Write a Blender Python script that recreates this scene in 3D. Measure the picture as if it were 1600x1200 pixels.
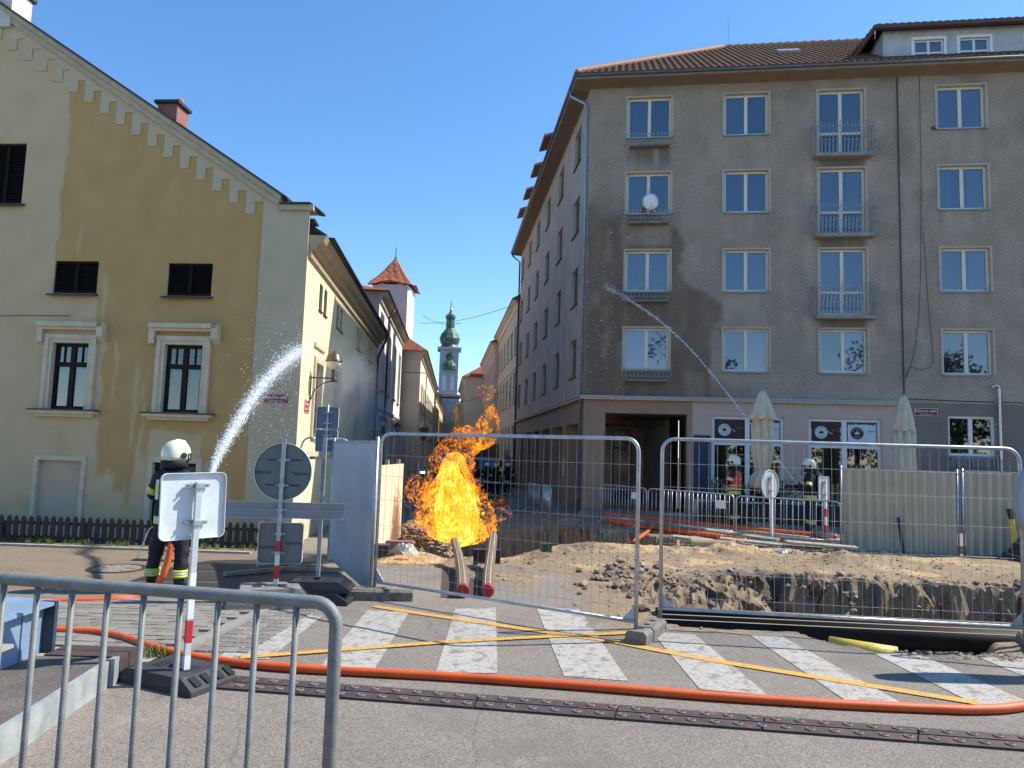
import bpy, bmesh, math, random
import numpy as np
from mathutils import Vector, Matrix
random.seed(7); RNG = np.random.default_rng(7)
SC = bpy.context.scene
for o in list(bpy.data.objects): bpy.data.objects.remove(o)
# ------------------------------------------------------------------ camera
F = 1130.0; PIT = math.radians(5.3); ROL = math.radians(1.8); HC = 1.88
_r0 = np.array([1, 0, 0.]); _u0 = np.array([0, -math.sin(PIT), math.cos(PIT)]); FWD = np.array([0, math.cos(PIT), math.sin(PIT)])
RIGHT = math.cos(ROL)*_r0 + math.sin(ROL)*_u0; UPV = -math.sin(ROL)*_r0 + math.cos(ROL)*_u0
CAMP = np.array([0, 0, HC])
cam_d = bpy.data.cameras.new('camera'); cam_d.sensor_width = 36; cam_d.lens = 36*F/1600; cam_d.clip_end = 2000; cam_d.clip_start = 0.05
cam = bpy.data.objects.new('camera', cam_d); SC.collection.objects.link(cam)
cam.matrix_world = Matrix(((RIGHT[0], UPV[0], -FWD[0], 0), (RIGHT[1], UPV[1], -FWD[1], 0), (RIGHT[2], UPV[2], -FWD[2], HC), (0, 0, 0, 1)))
SC.camera = cam
# ------------------------------------------------------------------ sky, sun, exposure
SUN_EL = math.radians(48); SUN_AZ = math.radians(12)          # azimuth measured from +X towards +Y
SDIR = Vector((math.cos(SUN_EL)*math.cos(SUN_AZ), math.cos(SUN_EL)*math.sin(SUN_AZ), math.sin(SUN_EL)))
W = bpy.data.worlds.new('World'); SC.world = W; W.use_nodes = True
wn = W.node_tree.nodes; wl = W.node_tree.links; bg = wn['Background']
sky = wn.new('ShaderNodeTexSky'); sky.sky_type = 'NISHITA'; sky.sun_disc = False
sky.sun_elevation = SUN_EL; sky.sun_rotation = math.atan2(SDIR.x, SDIR.y); sky.altitude = 400; sky.air_density = 1.0; sky.dust_density = 0.15; sky.ozone_density = 4.0
hs = wn.new('ShaderNodeHueSaturation'); hs.inputs['Saturation'].default_value = 1.15; wl.new(sky.outputs['Color'], hs.inputs['Color']); wl.new(hs.outputs['Color'], bg.inputs['Color']); bg.inputs['Strength'].default_value = 0.13
sl = bpy.data.lights.new('sun', 'SUN'); sl.energy = 3.9; sl.angle = math.radians(0.5); sl.color = (1, 0.94, 0.84)
so = bpy.data.objects.new('sun', sl); SC.collection.objects.link(so); so.rotation_euler = SDIR.to_track_quat('Z', 'Y').to_euler(); so.location = (30, 10, 40)
SC.view_settings.view_transform = 'Standard'; SC.view_settings.look = 'None'; SC.view_settings.exposure = 0.95; SC.view_settings.gamma = 1
SC.render.engine = 'CYCLES'; SC.cycles.max_bounces = 6; SC.cycles.transparent_max_bounces = 24; SC.cycles.use_denoising = True
SC.cycles.sample_clamp_indirect = 6
# ------------------------------------------------------------------ pixel helpers (photo pixels of the 1600x1200 picture -> direction)
def ray(x, y): return (x-800)/F*RIGHT - (y-600)/F*UPV + FWD
def G(x, y, z=0.0):
    d = ray(x, y); return CAMP + d*((z-HC)/d[2])
def DP(x, y, Y):
    d = ray(x, y); return CAMP + d*(Y/d[1])
def V(a): return Vector((float(a[0]), float(a[1]), float(a[2])))
# ------------------------------------------------------------------ noise
_T = RNG.random((256, 256))
def vn(x, y):
    x = np.asarray(x, float); y = np.asarray(y, float); xi = np.floor(x).astype(int); yi = np.floor(y).astype(int); fx = x-xi; fy = y-yi
    fx = fx*fx*(3-2*fx); fy = fy*fy*(3-2*fy); a = _T[xi & 255, yi & 255]; b = _T[(xi+1) & 255, yi & 255]; c = _T[xi & 255, (yi+1) & 255]; d = _T[(xi+1) & 255, (yi+1) & 255]
    return (a*(1-fx)+b*fx)*(1-fy)+(c*(1-fx)+d*fx)*fy
def fbm(x, y, o=4):
    s = 0; a = .5; t = 0
    for i in range(o): s = s+a*vn(np.asarray(x)*2**i+17*i, np.asarray(y)*2**i+5*i); t += a; a *= .5
    return s/t
def ss(a, b, x):
    t = np.clip((np.asarray(x, float)-a)/(b-a), 0, 1); return t*t*(3-2*t)
# ------------------------------------------------------------------ materials
MATS = {}
def mat(name, base, rough=.7, metal=0., var=.12, vs=3., bump=.0, bs=60., spec=.5, attr=None, coat=0., em=None, alpha=None, dirt=None, ior=1.5, trans=0.):
    """Principled with large + fine value variation; attr: list of colours mixed in by the mesh's mask channels R,G,B."""
    if name in MATS: return MATS[name]
    m = bpy.data.materials.new(name); m.use_nodes = True; nt = m.node_tree; N = nt.nodes; L = nt.links; b = N['Principled BSDF']
    tc = N.new('ShaderNodeTexCoord'); n1 = N.new('ShaderNodeTexNoise'); n1.inputs['Scale'].default_value = vs; n1.inputs['Detail'].default_value = 6
    L.new(tc.outputs['Object'], n1.inputs['Vector'])
    def mixc(f, a, c, mode='MIX'):
        x = N.new('ShaderNodeMix'); x.data_type = 'RGBA'; x.blend_type = mode
        for s, v in ((x.inputs[0], f), (x.inputs[6], a), (x.inputs[7], c)):
            if hasattr(v, 'links'): L.new(v, s)
            else: s.default_value = v if not isinstance(v, tuple) else (*v, 1)
        return x.outputs[2]
    col = None
    def c3(c, k): return tuple(max(0, min(1, x*k)) for x in c)
    rmp = N.new('ShaderNodeMapRange'); rmp.inputs[1].default_value = .3; rmp.inputs[2].default_value = .7; L.new(n1.outputs['Fac'], rmp.inputs[0])
    col = mixc(rmp.outputs[0], c3(base, 1-var), c3(base, 1+var))
    if dirt:
        n3 = N.new('ShaderNodeTexNoise'); n3.inputs['Scale'].default_value = dirt[1]; n3.inputs['Detail'].default_value = 8; n3.inputs['Roughness'].default_value = .65
        L.new(tc.outputs['Object'], n3.inputs['Vector']); r3 = N.new('ShaderNodeMapRange'); r3.inputs[1].default_value = dirt[2]; r3.inputs[2].default_value = dirt[2]+.12
        L.new(n3.outputs['Fac'], r3.inputs[0]); col = mixc(r3.outputs[0], col, dirt[0])
    if attr:
        at = N.new('ShaderNodeAttribute'); at.attribute_name = 'mask'; sp = N.new('ShaderNodeSeparateColor'); L.new(at.outputs['Color'], sp.inputs[0])
        for i, c in enumerate(attr):
            if c is None: continue
            cc = mixc(rmp.outputs[0], c3(c, 1-var), c3(c, 1+var)); col = mixc(sp.outputs[i], col, cc)
    n2 = N.new('ShaderNodeTexNoise'); n2.inputs['Scale'].default_value = bs; n2.inputs['Detail'].default_value = 4; L.new(tc.outputs['Object'], n2.inputs['Vector'])
    if bump > 0:
        r2 = N.new('ShaderNodeMapRange'); r2.inputs[1].default_value = .25; r2.inputs[2].default_value = .75; r2.inputs[3].default_value = 1-min(.45, bump*.55); r2.inputs[4].default_value = 1+min(.4, bump*.45); L.new(n2.outputs['Fac'], r2.inputs[0])
        cb = N.new('ShaderNodeCombineColor')
        for i in range(3): L.new(r2.outputs[0], cb.inputs[i])
        col = mixc(1.0, col, cb.outputs[0], 'MULTIPLY')
        bp = N.new('ShaderNodeBump'); bp.inputs['Strength'].default_value = min(1, bump); bp.inputs['Distance'].default_value = .012; L.new(n2.outputs['Fac'], bp.inputs['Height']); L.new(bp.outputs['Normal'], b.inputs['Normal'])
    L.new(col, b.inputs['Base Color'])
    b.inputs['Roughness'].default_value = rough; b.inputs['Metallic'].default_value = metal; b.inputs['Specular IOR Level'].default_value = spec; b.inputs['IOR'].default_value = ior
    b.inputs['Coat Weight'].default_value = coat; b.inputs['Coat Roughness'].default_value = .08
    if em: b.inputs['Emission Color'].default_value = (*em[0], 1); b.inputs['Emission Strength'].default_value = em[1]
    if alpha is not None: b.inputs['Alpha'].default_value = alpha
    if trans: b.inputs['Transmission Weight'].default_value = trans
    MATS[name] = m; return m
def glassmat(name, tint=(.66, .68, .74), refl=.17, rough=.02):
    if name in MATS: return MATS[name]
    m = bpy.data.materials.new(name); m.use_nodes = True; nt = m.node_tree; N = nt.nodes; L = nt.links; N.remove(N['Principled BSDF'])
    t = N.new('ShaderNodeBsdfTransparent'); t.inputs[0].default_value = (*tint, 1); g = N.new('ShaderNodeBsdfGlossy'); g.inputs['Roughness'].default_value = rough
    lw = N.new('ShaderNodeFresnel'); lw.inputs[0].default_value = 1.5; mr = N.new('ShaderNodeMapRange'); mr.inputs[1].default_value = .04; mr.inputs[2].default_value = 1; mr.inputs[3].default_value = refl; mr.inputs[4].default_value = 1
    L.new(lw.outputs[0], mr.inputs[0]); x = N.new('ShaderNodeMixShader'); L.new(mr.outputs[0], x.inputs[0]); L.new(t.outputs[0], x.inputs[1]); L.new(g.outputs[0], x.inputs[2]); L.new(x.outputs[0], N['Material Output'].inputs[0])
    MATS[name] = m; return m
# ------------------------------------------------------------------ mesh builder
class MB:
    def __init__(s): s.v = []; s.f = []; s.mi = []
    def add(s, vs, fs, m=0):
        b = len(s.v); s.v += [tuple(map(float, p)) for p in vs]; s.f += [tuple(i+b for i in f) for f in fs]; s.mi += [m]*len(fs); return s
    def box(s, x0, x1, y0, y1, z0, z1, m=0):
        return s.add([(x0, y0, z0), (x1, y0, z0), (x1, y1, z0), (x0, y1, z0), (x0, y0, z1), (x1, y0, z1), (x1, y1, z1), (x0, y1, z1)],
                     [(0, 3, 2, 1), (4, 5, 6, 7), (0, 1, 5, 4), (1, 2, 6, 5), (2, 3, 7, 6), (3, 0, 4, 7)], m)
    def cbox(s, c, sx, sy, sz, m=0, rz=0):
        k = len(s.v); s.box(-sx/2, sx/2, -sy/2, sy/2, -sz/2, sz/2, m); ca, sa = math.cos(rz), math.sin(rz)
        for i in range(k, len(s.v)):
            x, y, z = s.v[i]; s.v[i] = (c[0]+x*ca-y*sa, c[1]+x*sa+y*ca, c[2]+z)
        return s
    def prism(s, poly, axis, a, b, m=0):
        """poly: list of 2D points; extruded along axis 'x','y','z' from a to b."""
        n = len(poly)
        def p(q, t): return {'x': (t, q[0], q[1]), 'y': (q[0], t, q[1]), 'z': (q[0], q[1], t)}[axis]
        vs = [p(q, a) for q in poly]+[p(q, b) for q in poly]
        return s.add(vs, [tuple(range(n)), tuple(range(2*n-1, n-1, -1))]+[(i, (i+1) % n+0, (i+1) % n+n, i+n)[::-1] for i in range(n)], m)
    def tube(s, path, r, n=8, m=0, cap=True, flat=1.0):
        P = [Vector(tuple(map(float, p))) for p in path]; rs = r if isinstance(r, (list, tuple)) else [r]*len(P); b = len(s.v); prev = None; vs = []
        for i, p in enumerate(P):
            t = (P[min(i+1, len(P)-1)]-P[max(i-1, 0)])
            if t.length < 1e-9: t = Vector((0, 0, 1))
            t.normalize()
            if prev is None: a = Vector((0, 0, 1)) if abs(t.z) < .9 else Vector((1, 0, 0)); u = t.cross(a).normalized()
            else:
                u = prev-t*prev.dot(t)
                u = u.normalized() if u.length > 1e-6 else t.orthogonal().normalized()
            prev = u; w = t.cross(u)
            for k in range(n):
                an = 2*math.pi*k/n; vs.append(p+u*math.cos(an)*rs[i]+w*math.sin(an)*rs[i]*flat)
        fs = [(i*n+k, i*n+(k+1) % n, (i+1)*n+(k+1) % n, (i+1)*n+k) for i in range(len(P)-1) for k in range(n)]
        if cap: fs += [tuple(range(n-1, -1, -1)), tuple((len(P)-1)*n+k for k in range(n))]
        return s.add(vs, fs, m)
    def lathe(s, prof, c=(0, 0, 0), n=16, m=0, fn=None):
        vs = []
        for r, z in prof:
            for k in range(n):
                a = 2*math.pi*k/n; q = r if fn is None else fn(r, z, a); vs.append((c[0]+q*math.cos(a), c[1]+q*math.sin(a), c[2]+z))
        fs = [(i*n+k, i*n+(k+1) % n, (i+1)*n+(k+1) % n, (i+1)*n+k) for i in range(len(prof)-1) for k in range(n)]
        fs += [tuple(range(n-1, -1, -1)), tuple((len(prof)-1)*n+k for k in range(n))]
        return s.add(vs, fs, m)
    def grid(s, fn, nu, nv, m=0):
        vs = [fn(i/nu, j/nv) for j in range(nv+1) for i in range(nu+1)]
        return s.add(vs, [(j*(nu+1)+i, j*(nu+1)+i+1, (j+1)*(nu+1)+i+1, (j+1)*(nu+1)+i) for j in range(nv) for i in range(nu)], m)
    def ball(s, c, r, n=10, m=0, sz=1.0):
        k = n//2+2; return s.lathe([(max(1e-4, r*math.sin(math.pi*i/k)), -r*sz*math.cos(math.pi*i/k)) for i in range(k+1)], c, n, m)
    def mesh(s, name, smooth=False):
        me = bpy.data.meshes.new(name); me.from_pydata(s.v, [], s.f)
        if any(s.mi): me.polygons.foreach_set('material_index', s.mi)
        if smooth: me.polygons.foreach_set('use_smooth', [True]*len(me.polygons))
        me.update(); return me
def link(name, me, mats, parent=None, M=None):
    o = bpy.data.objects.new(name, me); SC.collection.objects.link(o)
    if me is not None and mats is not None and not me.materials:
        for m in (mats if isinstance(mats, (list, tuple)) else [mats]): me.materials.append(m)
    if parent is not None: o.parent = parent
    if M is not None: o.matrix_local = M
    return o
def part(name, mb, mats, parent=None, M=None, smooth=False): return link(name, mb.mesh(name, smooth), mats, parent, M)
def tag(o, label, cat, group=None):
    o['label'] = label; o['category'] = cat
    if group: o['group'] = group
    return o
def thing(name, label, cat, loc=(0, 0, 0), rz=0., group=None):
    o = link(name, None, None); o.location = tuple(map(float, loc)); o.rotation_euler = (0, 0, rz); o.empty_display_size = .2
    return tag(o, label, cat, group)
def struct(o): o['kind'] = 'structure'; return o
def stuff(o): o['kind'] = 'stuff'; return o
def copy_tree(o, parent=None):
    c = o.copy(); SC.collection.objects.link(c); c.parent = parent
    for ch in [x for x in list(SC.collection.objects) if x.parent == o]: copy_tree(ch, c)
    return c
def T(x, y, z, rz=0., rx=0., ry=0., s=1.): return Matrix.Translation((float(x), float(y), float(z))) @ Matrix.Rotation(rz, 4, 'Z') @ Matrix.Rotation(ry, 4, 'Y') @ Matrix.Rotation(rx, 4, 'X') @ Matrix.Scale(s, 4)
def catmull(pts, n=8):
    P = [np.array(p, float) for p in pts]; P = [2*P[0]-P[1]]+P+[2*P[-1]-P[-2]]; out = []
    for i in range(1, len(P)-2):
        a, b, c, d = P[i-1:i+3]
        for k in range(n):
            t = k/n; out.append(.5*((2*b)+(-a+c)*t+(2*a-5*b+4*c-d)*t*t+(-a+3*b-3*c+d)*t**3))
    out.append(P[-2]); return out
def text_mesh(txt, size, depth=.002, align='CENTER'):
    c = bpy.data.curves.new('lettering', 'FONT'); c.body = txt; c.size = size; c.extrude = depth; c.align_x = align; c.align_y = 'CENTER'; c.resolution_u = 3
    o = bpy.data.objects.new('lettering', c); SC.collection.objects.link(o); dg = bpy.context.evaluated_depsgraph_get(); me = bpy.data.meshes.new_from_object(o.evaluated_get(dg))
    bpy.data.objects.remove(o); bpy.data.curves.remove(c); me.name = 'lettering'; return me
RX90 = Matrix.Rotation(math.pi/2, 4, 'X')
# shared materials
M_GALV = mat('galvanised_steel', (.42, .45, .48), .42, .75, .2, 12, .08, 120)
M_GALVD = mat('dull_galvanised_steel', (.36, .39, .42), .5, .6, .25, 9, .08, 90)
M_BLACK = mat('black_plastic', (.02, .021, .024), .5, 0, .25, 8, .15, 80)
M_RUBBER = mat('recycled_rubber', (.035, .036, .038), .7, 0, .3, 6, .35, 60, dirt=((.16, .14, .12), 5, .62))
M_WHITE = mat('white_paint', (.72, .73, .72), .45, 0, .06, 4, .03, 80)
M_RED = mat('red_paint', (.5, .02, .03), .4, 0, .1, 6)
M_WOODD = mat('dark_brown_wood', (.035, .022, .016), .7, 0, .35, 14, .3, 50)
M_WOOD = mat('raw_timber', (.42, .31, .18), .75, 0, .25, 10, .25, 40)
M_CONC = mat('concrete', (.33, .30, .26), .85, 0, .2, 6, .35, 50)
M_ORANGE = mat('orange_hose_rubber', (.70, .10, .012), .5, 0, .16, 3, .25, 260, dirt=((.30, .085, .03), 4, .60))
M_DARK = mat('dark_interior', (.012, .013, .016), .9, 0, .2)
M_GLASS = glassmat('window_glass')
M_CURT = mat('net_curtain', (.27, .265, .27), .9, 0, .12, 6, .1, 30)
M_BLIND = mat('roller_blind', (.80, .78, .74), .8, 0, .04, 3, .05, 60)
# ================================================================== GROUND
POLY_A = np.array([(1.95, 8.2), (3.2, 8.08), (3.45, 7.62), (3.95, 7.44), (4.95, 7.42), (5.2, 7.85), (5.9, 7.85), (6.2, 7.5), (9.8, 7.2), (9.8, 11.4), (7.9, 11.7), (5.6, 11.95), (4.4, 12.6), (3.2, 12.15), (2.4, 11.8), (1.75, 11.9), (1.35, 10.6), (1.75, 9.2)])
POLY_B = np.array([(-2.5, 16.6), (-1.3, 16.05), (0, 16.2), (.9, 16.8), (1.6, 17.1), (2.9, 16.6), (4.2, 16.3), (5.2, 16.55), (5.9, 16.75), (5.0, 17.6), (3.6, 19.1), (2.3, 20.9), (0.8, 22.2), (-1.6, 22.8), (-2.5, 20.5)])
def inside_dist(P, x, y):
    """distance to the polygon's edge, positive inside."""
    d = np.full(x.shape, 1e9); ins = np.zeros(x.shape, bool); n = len(P)
    for i in range(n):
        a = P[i]; b = P[(i+1) % n]; e = b-a; t = np.clip(((x-a[0])*e[0]+(y-a[1])*e[1])/(e@e), 0, 1)
        d = np.minimum(d, np.hypot(x-a[0]-t*e[0], y-a[1]-t*e[1]))
        c = ((a[1] > y) != (b[1] > y)) & (x < (b[0]-a[0])*(y-a[1])/(b[1]-a[1]+1e-12)+a[0]); ins ^= c
    return np.where(ins, d, -d)
def zbase(x, y):
    wl = ss(2.5, -1.5, x); return -(.18+.50*wl)*ss(10.5, 17.5, y)+.36*ss(3.4, 2.4, y)
def soilmask(x, y):
    n = fbm(x*.9+3, y*.9, 5)-.5; n2 = fbm(x*3.1, y*3.1+9, 4)-.5
    a = ss(-.15, .5, (y-11.6)*.5+(x+.3)*.45+n*3.2+n2*1.1)                      # spilled earth towards the pits
    dA = inside_dist(POLY_A, x, y); a = np.maximum(a, ss(-1.1, -.15, dA+n*1.5+n2*.6)*ss(7.8, 8.6, y+n2*.8))
    a = np.maximum(a, ss(-.03, .05, dA)); dB = inside_dist(POLY_B, x, y); a = np.maximum(a, ss(-1.6, -.5, dB+n*2+n2))
    a = a*ss(28, 23, y)*ss(-3.4, -2.4, x+n*1.2)*ss(7.4, 7.9, y+n2)
    return np.clip(a, 0, 1)
def zg(x, y):
    x = np.asarray(x, float); y = np.asarray(y, float); z = zbase(x, y); s = soilmask(x, y)
    nA = fbm(x*1.3, y*1.3, 4)-.5; nB = fbm(x*4.5+40, y*4.5, 4)-.5; nC = fbm(x*11, y*11+70, 3)-.5
    z = z+s*(.08*nA+.035*nB+.018*nC+.02)
    dA = inside_dist(POLY_A, x, y)+nB*.55*ss(8.6, 9.4, y)+nA*.35*ss(8.8, 9.6, y); left = ss(0, 1.9, x-1.35-.35*nA)
    wd = .45+1.0*ss(4.9, 3.4, x+1.5*nA)*ss(8.8, 9.3, y); tr = np.minimum(ss(0, wd, dA), np.maximum(left, .25*ss(0, .3, dA))); lump = fbm(x*7+y*3, y*7+20, 3)-.5; zt = -1.05*tr+ss(0, .25, tr)*(nB*.55+lump*.35+nC*.2+nA*.35)*ss(8.9, 9.4, y)*.9
    yn = 8.05-.068*(x-1.95); ledge = ss(9.15, 8.9, y); zt = np.maximum(zt, zt*(1-ledge)-.21*np.minimum(1, ss(0, .06, dA))*ledge)
    z = z+zt
    dB = inside_dist(POLY_B, x, y)+nB*.7+nA*.5; trb = ss(0, .75, dB); z = z-1.45*trb+trb*(nB*.7+nC*.2)
    rim = np.exp(-((dB+.55)/.4)**2)*ss(-2.4, -1.4, x)*ss(18.5, 17, y); z = z+rim*(.07+.12*nA+.07*nB)
    for cx, cy, r, h in ((6.5, 14.0, .5, .24), (7.3, 14.3, .4, .14), (2.3, 12.3, .5, .12), (-1.9, 16.0, .6, .18), (4.9, 15.5, .6, .14), (8.6, 12.0, .5, .14)):
        z = z+h*np.exp(-(((x-cx)**2+(y-cy)**2)/(r*r)))*(1+.6*nB)
    return z
def zg1(x, y): return float(zg(np.array([x]), np.array([y]))[0])
def axis(parts):
    out = []
    for a, b, st in parts:
        n = max(1, int(round((b-a)/st))); out += list(a+(b-a)*np.arange(n)/n)
    return np.array(out+[parts[-1][1]])
gx = axis([(-400, -40, 60), (-40, -12, 4), (-12, -3, .3), (-3, 1, .1), (1, 9.8, .055), (9.8, 14, .2), (14, 40, 4), (40, 400, 60)])
gy = axis([(-60, -5, 11), (-5, 2, 1), (2, 7.6, .2), (7.6, 13, .05), (13, 17.5, .07), (17.5, 24, .14), (24, 40, 1), (40, 160, 10), (160, 900, 90)])
XX, YY = np.meshgrid(gx, gy); ZZ = zg(XX, YY); nx, ny = len(gx), len(gy)
_d = inside_dist(POLY_A, XX, YY); _m = ss(-.1, .25, _d)*ss(9.0, 9.5, YY)*ss(.3, -.1, ZZ); JX = XX+_m*.34*(fbm(YY*4+ZZ*5, ZZ*6.5+XX*2, 4)-.5); JY = YY+_m*.42*(fbm(XX*4.5+9, ZZ*6.5+YY*1.5, 4)-.5)
_d = inside_dist(POLY_B, XX, YY); _m = ss(0, .3, _d); JX = JX+_m*.4*(fbm(YY*3+ZZ*4, ZZ*5+50, 4)-.5); JY = JY+_m*.4*(fbm(XX*3+ZZ*4+20, ZZ*5, 4)-.5)
vs = np.stack([JX.ravel(), JY.ravel(), ZZ.ravel()], 1); ii = np.arange(nx*ny).reshape(ny, nx)
fs = np.stack([ii[:-1, :-1], ii[:-1, 1:], ii[1:, 1:], ii[1:, :-1]], -1).reshape(-1, 4)
me = bpy.data.meshes.new('ground'); me.from_pydata(vs.tolist(), [], fs.tolist())
ca = me.color_attributes.new('mask', 'FLOAT_COLOR', 'POINT'); s_ = soilmask(XX, YY)
n_ = fbm(XX*1.1+80, YY*1.1, 5); sand = s_*np.clip(ss(.57, .70, n_+.19*np.exp(-((YY-15.6)/.8)**2)+.08*np.exp(-((YY-13.2)/.5)**2)-.1*ss(-.25, -.6, ZZ)), 0, 1)*ss(12.3, 13.4, YY+n_)
dA_ = inside_dist(POLY_A, XX, YY); n2_ = fbm(XX*3, YY*6+200, 4)
rubble = np.clip(.7*np.exp(-((dA_-.12)/.14)**2)*ss(.42, .6, n2_)+ss(.05, .3, dA_)*ss(.6, .72, n2_)*.6+s_*ss(.6, .72, n2_)*ss(-1.2, -.2, dA_)*.5, 0, 1)
ca.data.foreach_set('color', np.stack([s_, sand, rubble, np.ones_like(s_)], -1).ravel().astype(np.float32))
def ground_mat():
    m = bpy.data.materials.new('asphalt_and_soil'); m.use_nodes = True; nt = m.node_tree; N = nt.nodes; L = nt.links; b = N['Principled BSDF']; b.inputs['Roughness'].default_value = .88; b.inputs['Specular IOR Level'].default_value = .3
    geo = N.new('ShaderNodeNewGeometry')
    def noise(sc, det=5, ro=.6):
        n = N.new('ShaderNodeTexNoise'); n.inputs['Scale'].default_value = sc; n.inputs['Detail'].default_value = det; n.inputs['Roughness'].default_value = ro; L.new(geo.outputs['Position'], n.inputs['Vector']); return n.outputs['Fac']
    def rng(f, a, b_, c=0., d=1.):
        r = N.new('ShaderNodeMapRange'); L.new(f, r.inputs[0])
        for i, v in enumerate((a, b_, c, d)): r.inputs[i+1].default_value = v
        return r.outputs[0]
    def mx(f, a, c, mode='MIX'):
        x = N.new('ShaderNodeMix'); x.data_type = 'RGBA'; x.blend_type = mode
        for s, v in ((x.inputs[0], f), (x.inputs[6], a), (x.inputs[7], c)):
            if hasattr(v, 'links'): L.new(v, s)
            else: s.default_value = (*v, 1) if isinstance(v, tuple) else v
        return x.outputs[2]
    fine = noise(75, 3, .7); mid = noise(7); big = noise(.7)
    vor = N.new('ShaderNodeTexVoronoi'); vor.inputs['Scale'].default_value = 120; L.new(geo.outputs['Position'], vor.inputs['Vector'])
    asp = mx(rng(big, .3, .7), (.185, .163, .139), (.24, .21, .176))
    asp = mx(rng(vor.outputs['Color'], .1, .95), mx(1., asp, (.55, .55, .55), 'MULTIPLY'), mx(1., asp, (1.4, 1.38, 1.35), 'MULTIPLY'))
    asp = mx(rng(fine, .62, .75), asp, (.42, .39, .34)); asp = mx(rng(fine, .36, .28), asp, (.03, .028, .026))
    asp = mx(rng(mid, .66, .8), asp, (.27, .23, .17))
    ck = N.new('ShaderNodeTexVoronoi'); ck.feature = 'DISTANCE_TO_EDGE'; ck.inputs['Scale'].default_value = .55
    dn = N.new('ShaderNodeTexNoise'); dn.inputs['Scale'].default_value = 2.2; dn.inputs['Detail'].default_value = 5; L.new(geo.outputs['Position'], dn.inputs['Vector'])
    mv = N.new('ShaderNodeMix'); mv.data_type = 'VECTOR'; mv.inputs[0].default_value = .18; L.new(geo.outputs['Position'], mv.inputs[4]); L.new(dn.outputs['Color'], mv.inputs[5]); L.new(mv.outputs[1], ck.inputs['Vector'])
    asp = mx(rng(ck.outputs['Distance'], .005, .001, 0., .3), asp, (.06, .054, .047)); asp = mx(rng(noise(.33, 4, .55), .54, .60, 0., .5), asp, (.13, .115, .10)); asp = mx(rng(noise(1.7, 6, .7), .60, .72, 0., .55), asp, (.31, .275, .225)); asp = mx(rng(noise(2.6, 5, .6), .66, .72, 0., .6), asp, (.085, .075, .066))
    at = N.new('ShaderNodeAttribute'); at.attribute_name = 'mask'; sp = N.new('ShaderNodeSeparateColor'); L.new(at.outputs['Color'], sp.inputs[0])
    soil = mx(rng(mid, .3, .7), (.19, .135, .082), (.29, .21, .128)); soil = mx(rng(fine, .55, .75), soil, (.44, .35, .24)); soil = mx(rng(fine, .42, .3), soil, (.09, .068, .045))
    snd = mx(rng(mid, .3, .7), (.34, .23, .11), (.45, .33, .18)); rub = mx(rng(fine, .3, .7), (.045, .04, .036), (.13, .115, .095))
    # fuzz the soil mask with fine noise so that it breaks up like scattered earth
    ad = N.new('ShaderNodeMath'); ad.operation = 'ADD'; L.new(sp.outputs[0], ad.inputs[0]); L.new(rng(noise(16, 6, .75), .25, .75, -.42, .42), ad.inputs[1])
    col = mx(rng(ad.outputs[0], .2, .5), asp, soil); ad2 = N.new('ShaderNodeMath'); ad2.operation = 'ADD'; L.new(sp.outputs[1], ad2.inputs[0]); L.new(rng(noise(9, 6, .7), .3, .7, -.3, .3), ad2.inputs[1])
    col = mx(rng(ad2.outputs[0], .3, .7), col, snd); col = mx(sp.outputs[2], col, rub)
    L.new(col, b.inputs['Base Color']); bp = N.new('ShaderNodeBump'); bp.inputs['Strength'].default_value = .55; bp.inputs['Distance'].default_value = .012; L.new(fine, bp.inputs['Height']); L.new(bp.outputs['Normal'], b.inputs['Normal'])
    return m
ground = struct(link('ground', me, ground_mat()))
# ---- painted markings: thin sheets lying on the road
def paint_mat(name, colr, wear):
    m = bpy.data.materials.new(name); m.use_nodes = True; nt = m.node_tree; N = nt.nodes; L = nt.links; b = N['Principled BSDF']; b.inputs['Roughness'].default_value = .75
    g = N.new('ShaderNodeNewGeometry'); n = N.new('ShaderNodeTexNoise'); n.inputs['Scale'].default_value = 8; n.inputs['Detail'].default_value = 12; n.inputs['Roughness'].default_value = .72; L.new(g.outputs['Position'], n.inputs['Vector'])
    v = N.new('ShaderNodeTexVoronoi'); v.feature = 'DISTANCE_TO_EDGE'; v.inputs['Scale'].default_value = 13; wn_ = N.new('ShaderNodeTexNoise'); wn_.inputs['Scale'].default_value = 6; L.new(g.outputs['Position'], wn_.inputs['Vector'])
    mv = N.new('ShaderNodeMix'); mv.data_type = 'VECTOR'; mv.inputs[0].default_value = .2; L.new(g.outputs['Position'], mv.inputs[4]); L.new(wn_.outputs['Color'], mv.inputs[5]); L.new(mv.outputs[1], v.inputs['Vector'])
    c = N.new('ShaderNodeMapRange'); c.inputs[1].default_value = 0; c.inputs[2].default_value = .05; L.new(v.outputs['Distance'], c.inputs[0])
    w = N.new('ShaderNodeMapRange'); w.inputs[1].default_value = wear; w.inputs[2].default_value = wear+.10; L.new(n.outputs['Fac'], w.inputs[0])
    mu = N.new('ShaderNodeMath'); mu.operation = 'MULTIPLY'; L.new(c.outputs[0], mu.inputs[0]); L.new(w.outputs[0], mu.inputs[1])
    x = N.new('ShaderNodeMix'); x.data_type = 'RGBA'; L.new(mu.outputs[0], x.inputs[0]); x.inputs[6].default_value = (.19, .17, .145, 1); x.inputs[7].default_value = (*colr, 1); L.new(x.outputs[2], b.inputs['Base Color']); return m
M_ZEBRA = paint_mat('worn_white_road_paint', (.38, .355, .31), .39); M_YEL = paint_mat('worn_yellow_tape', (.58, .31, .045), .33)
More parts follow.
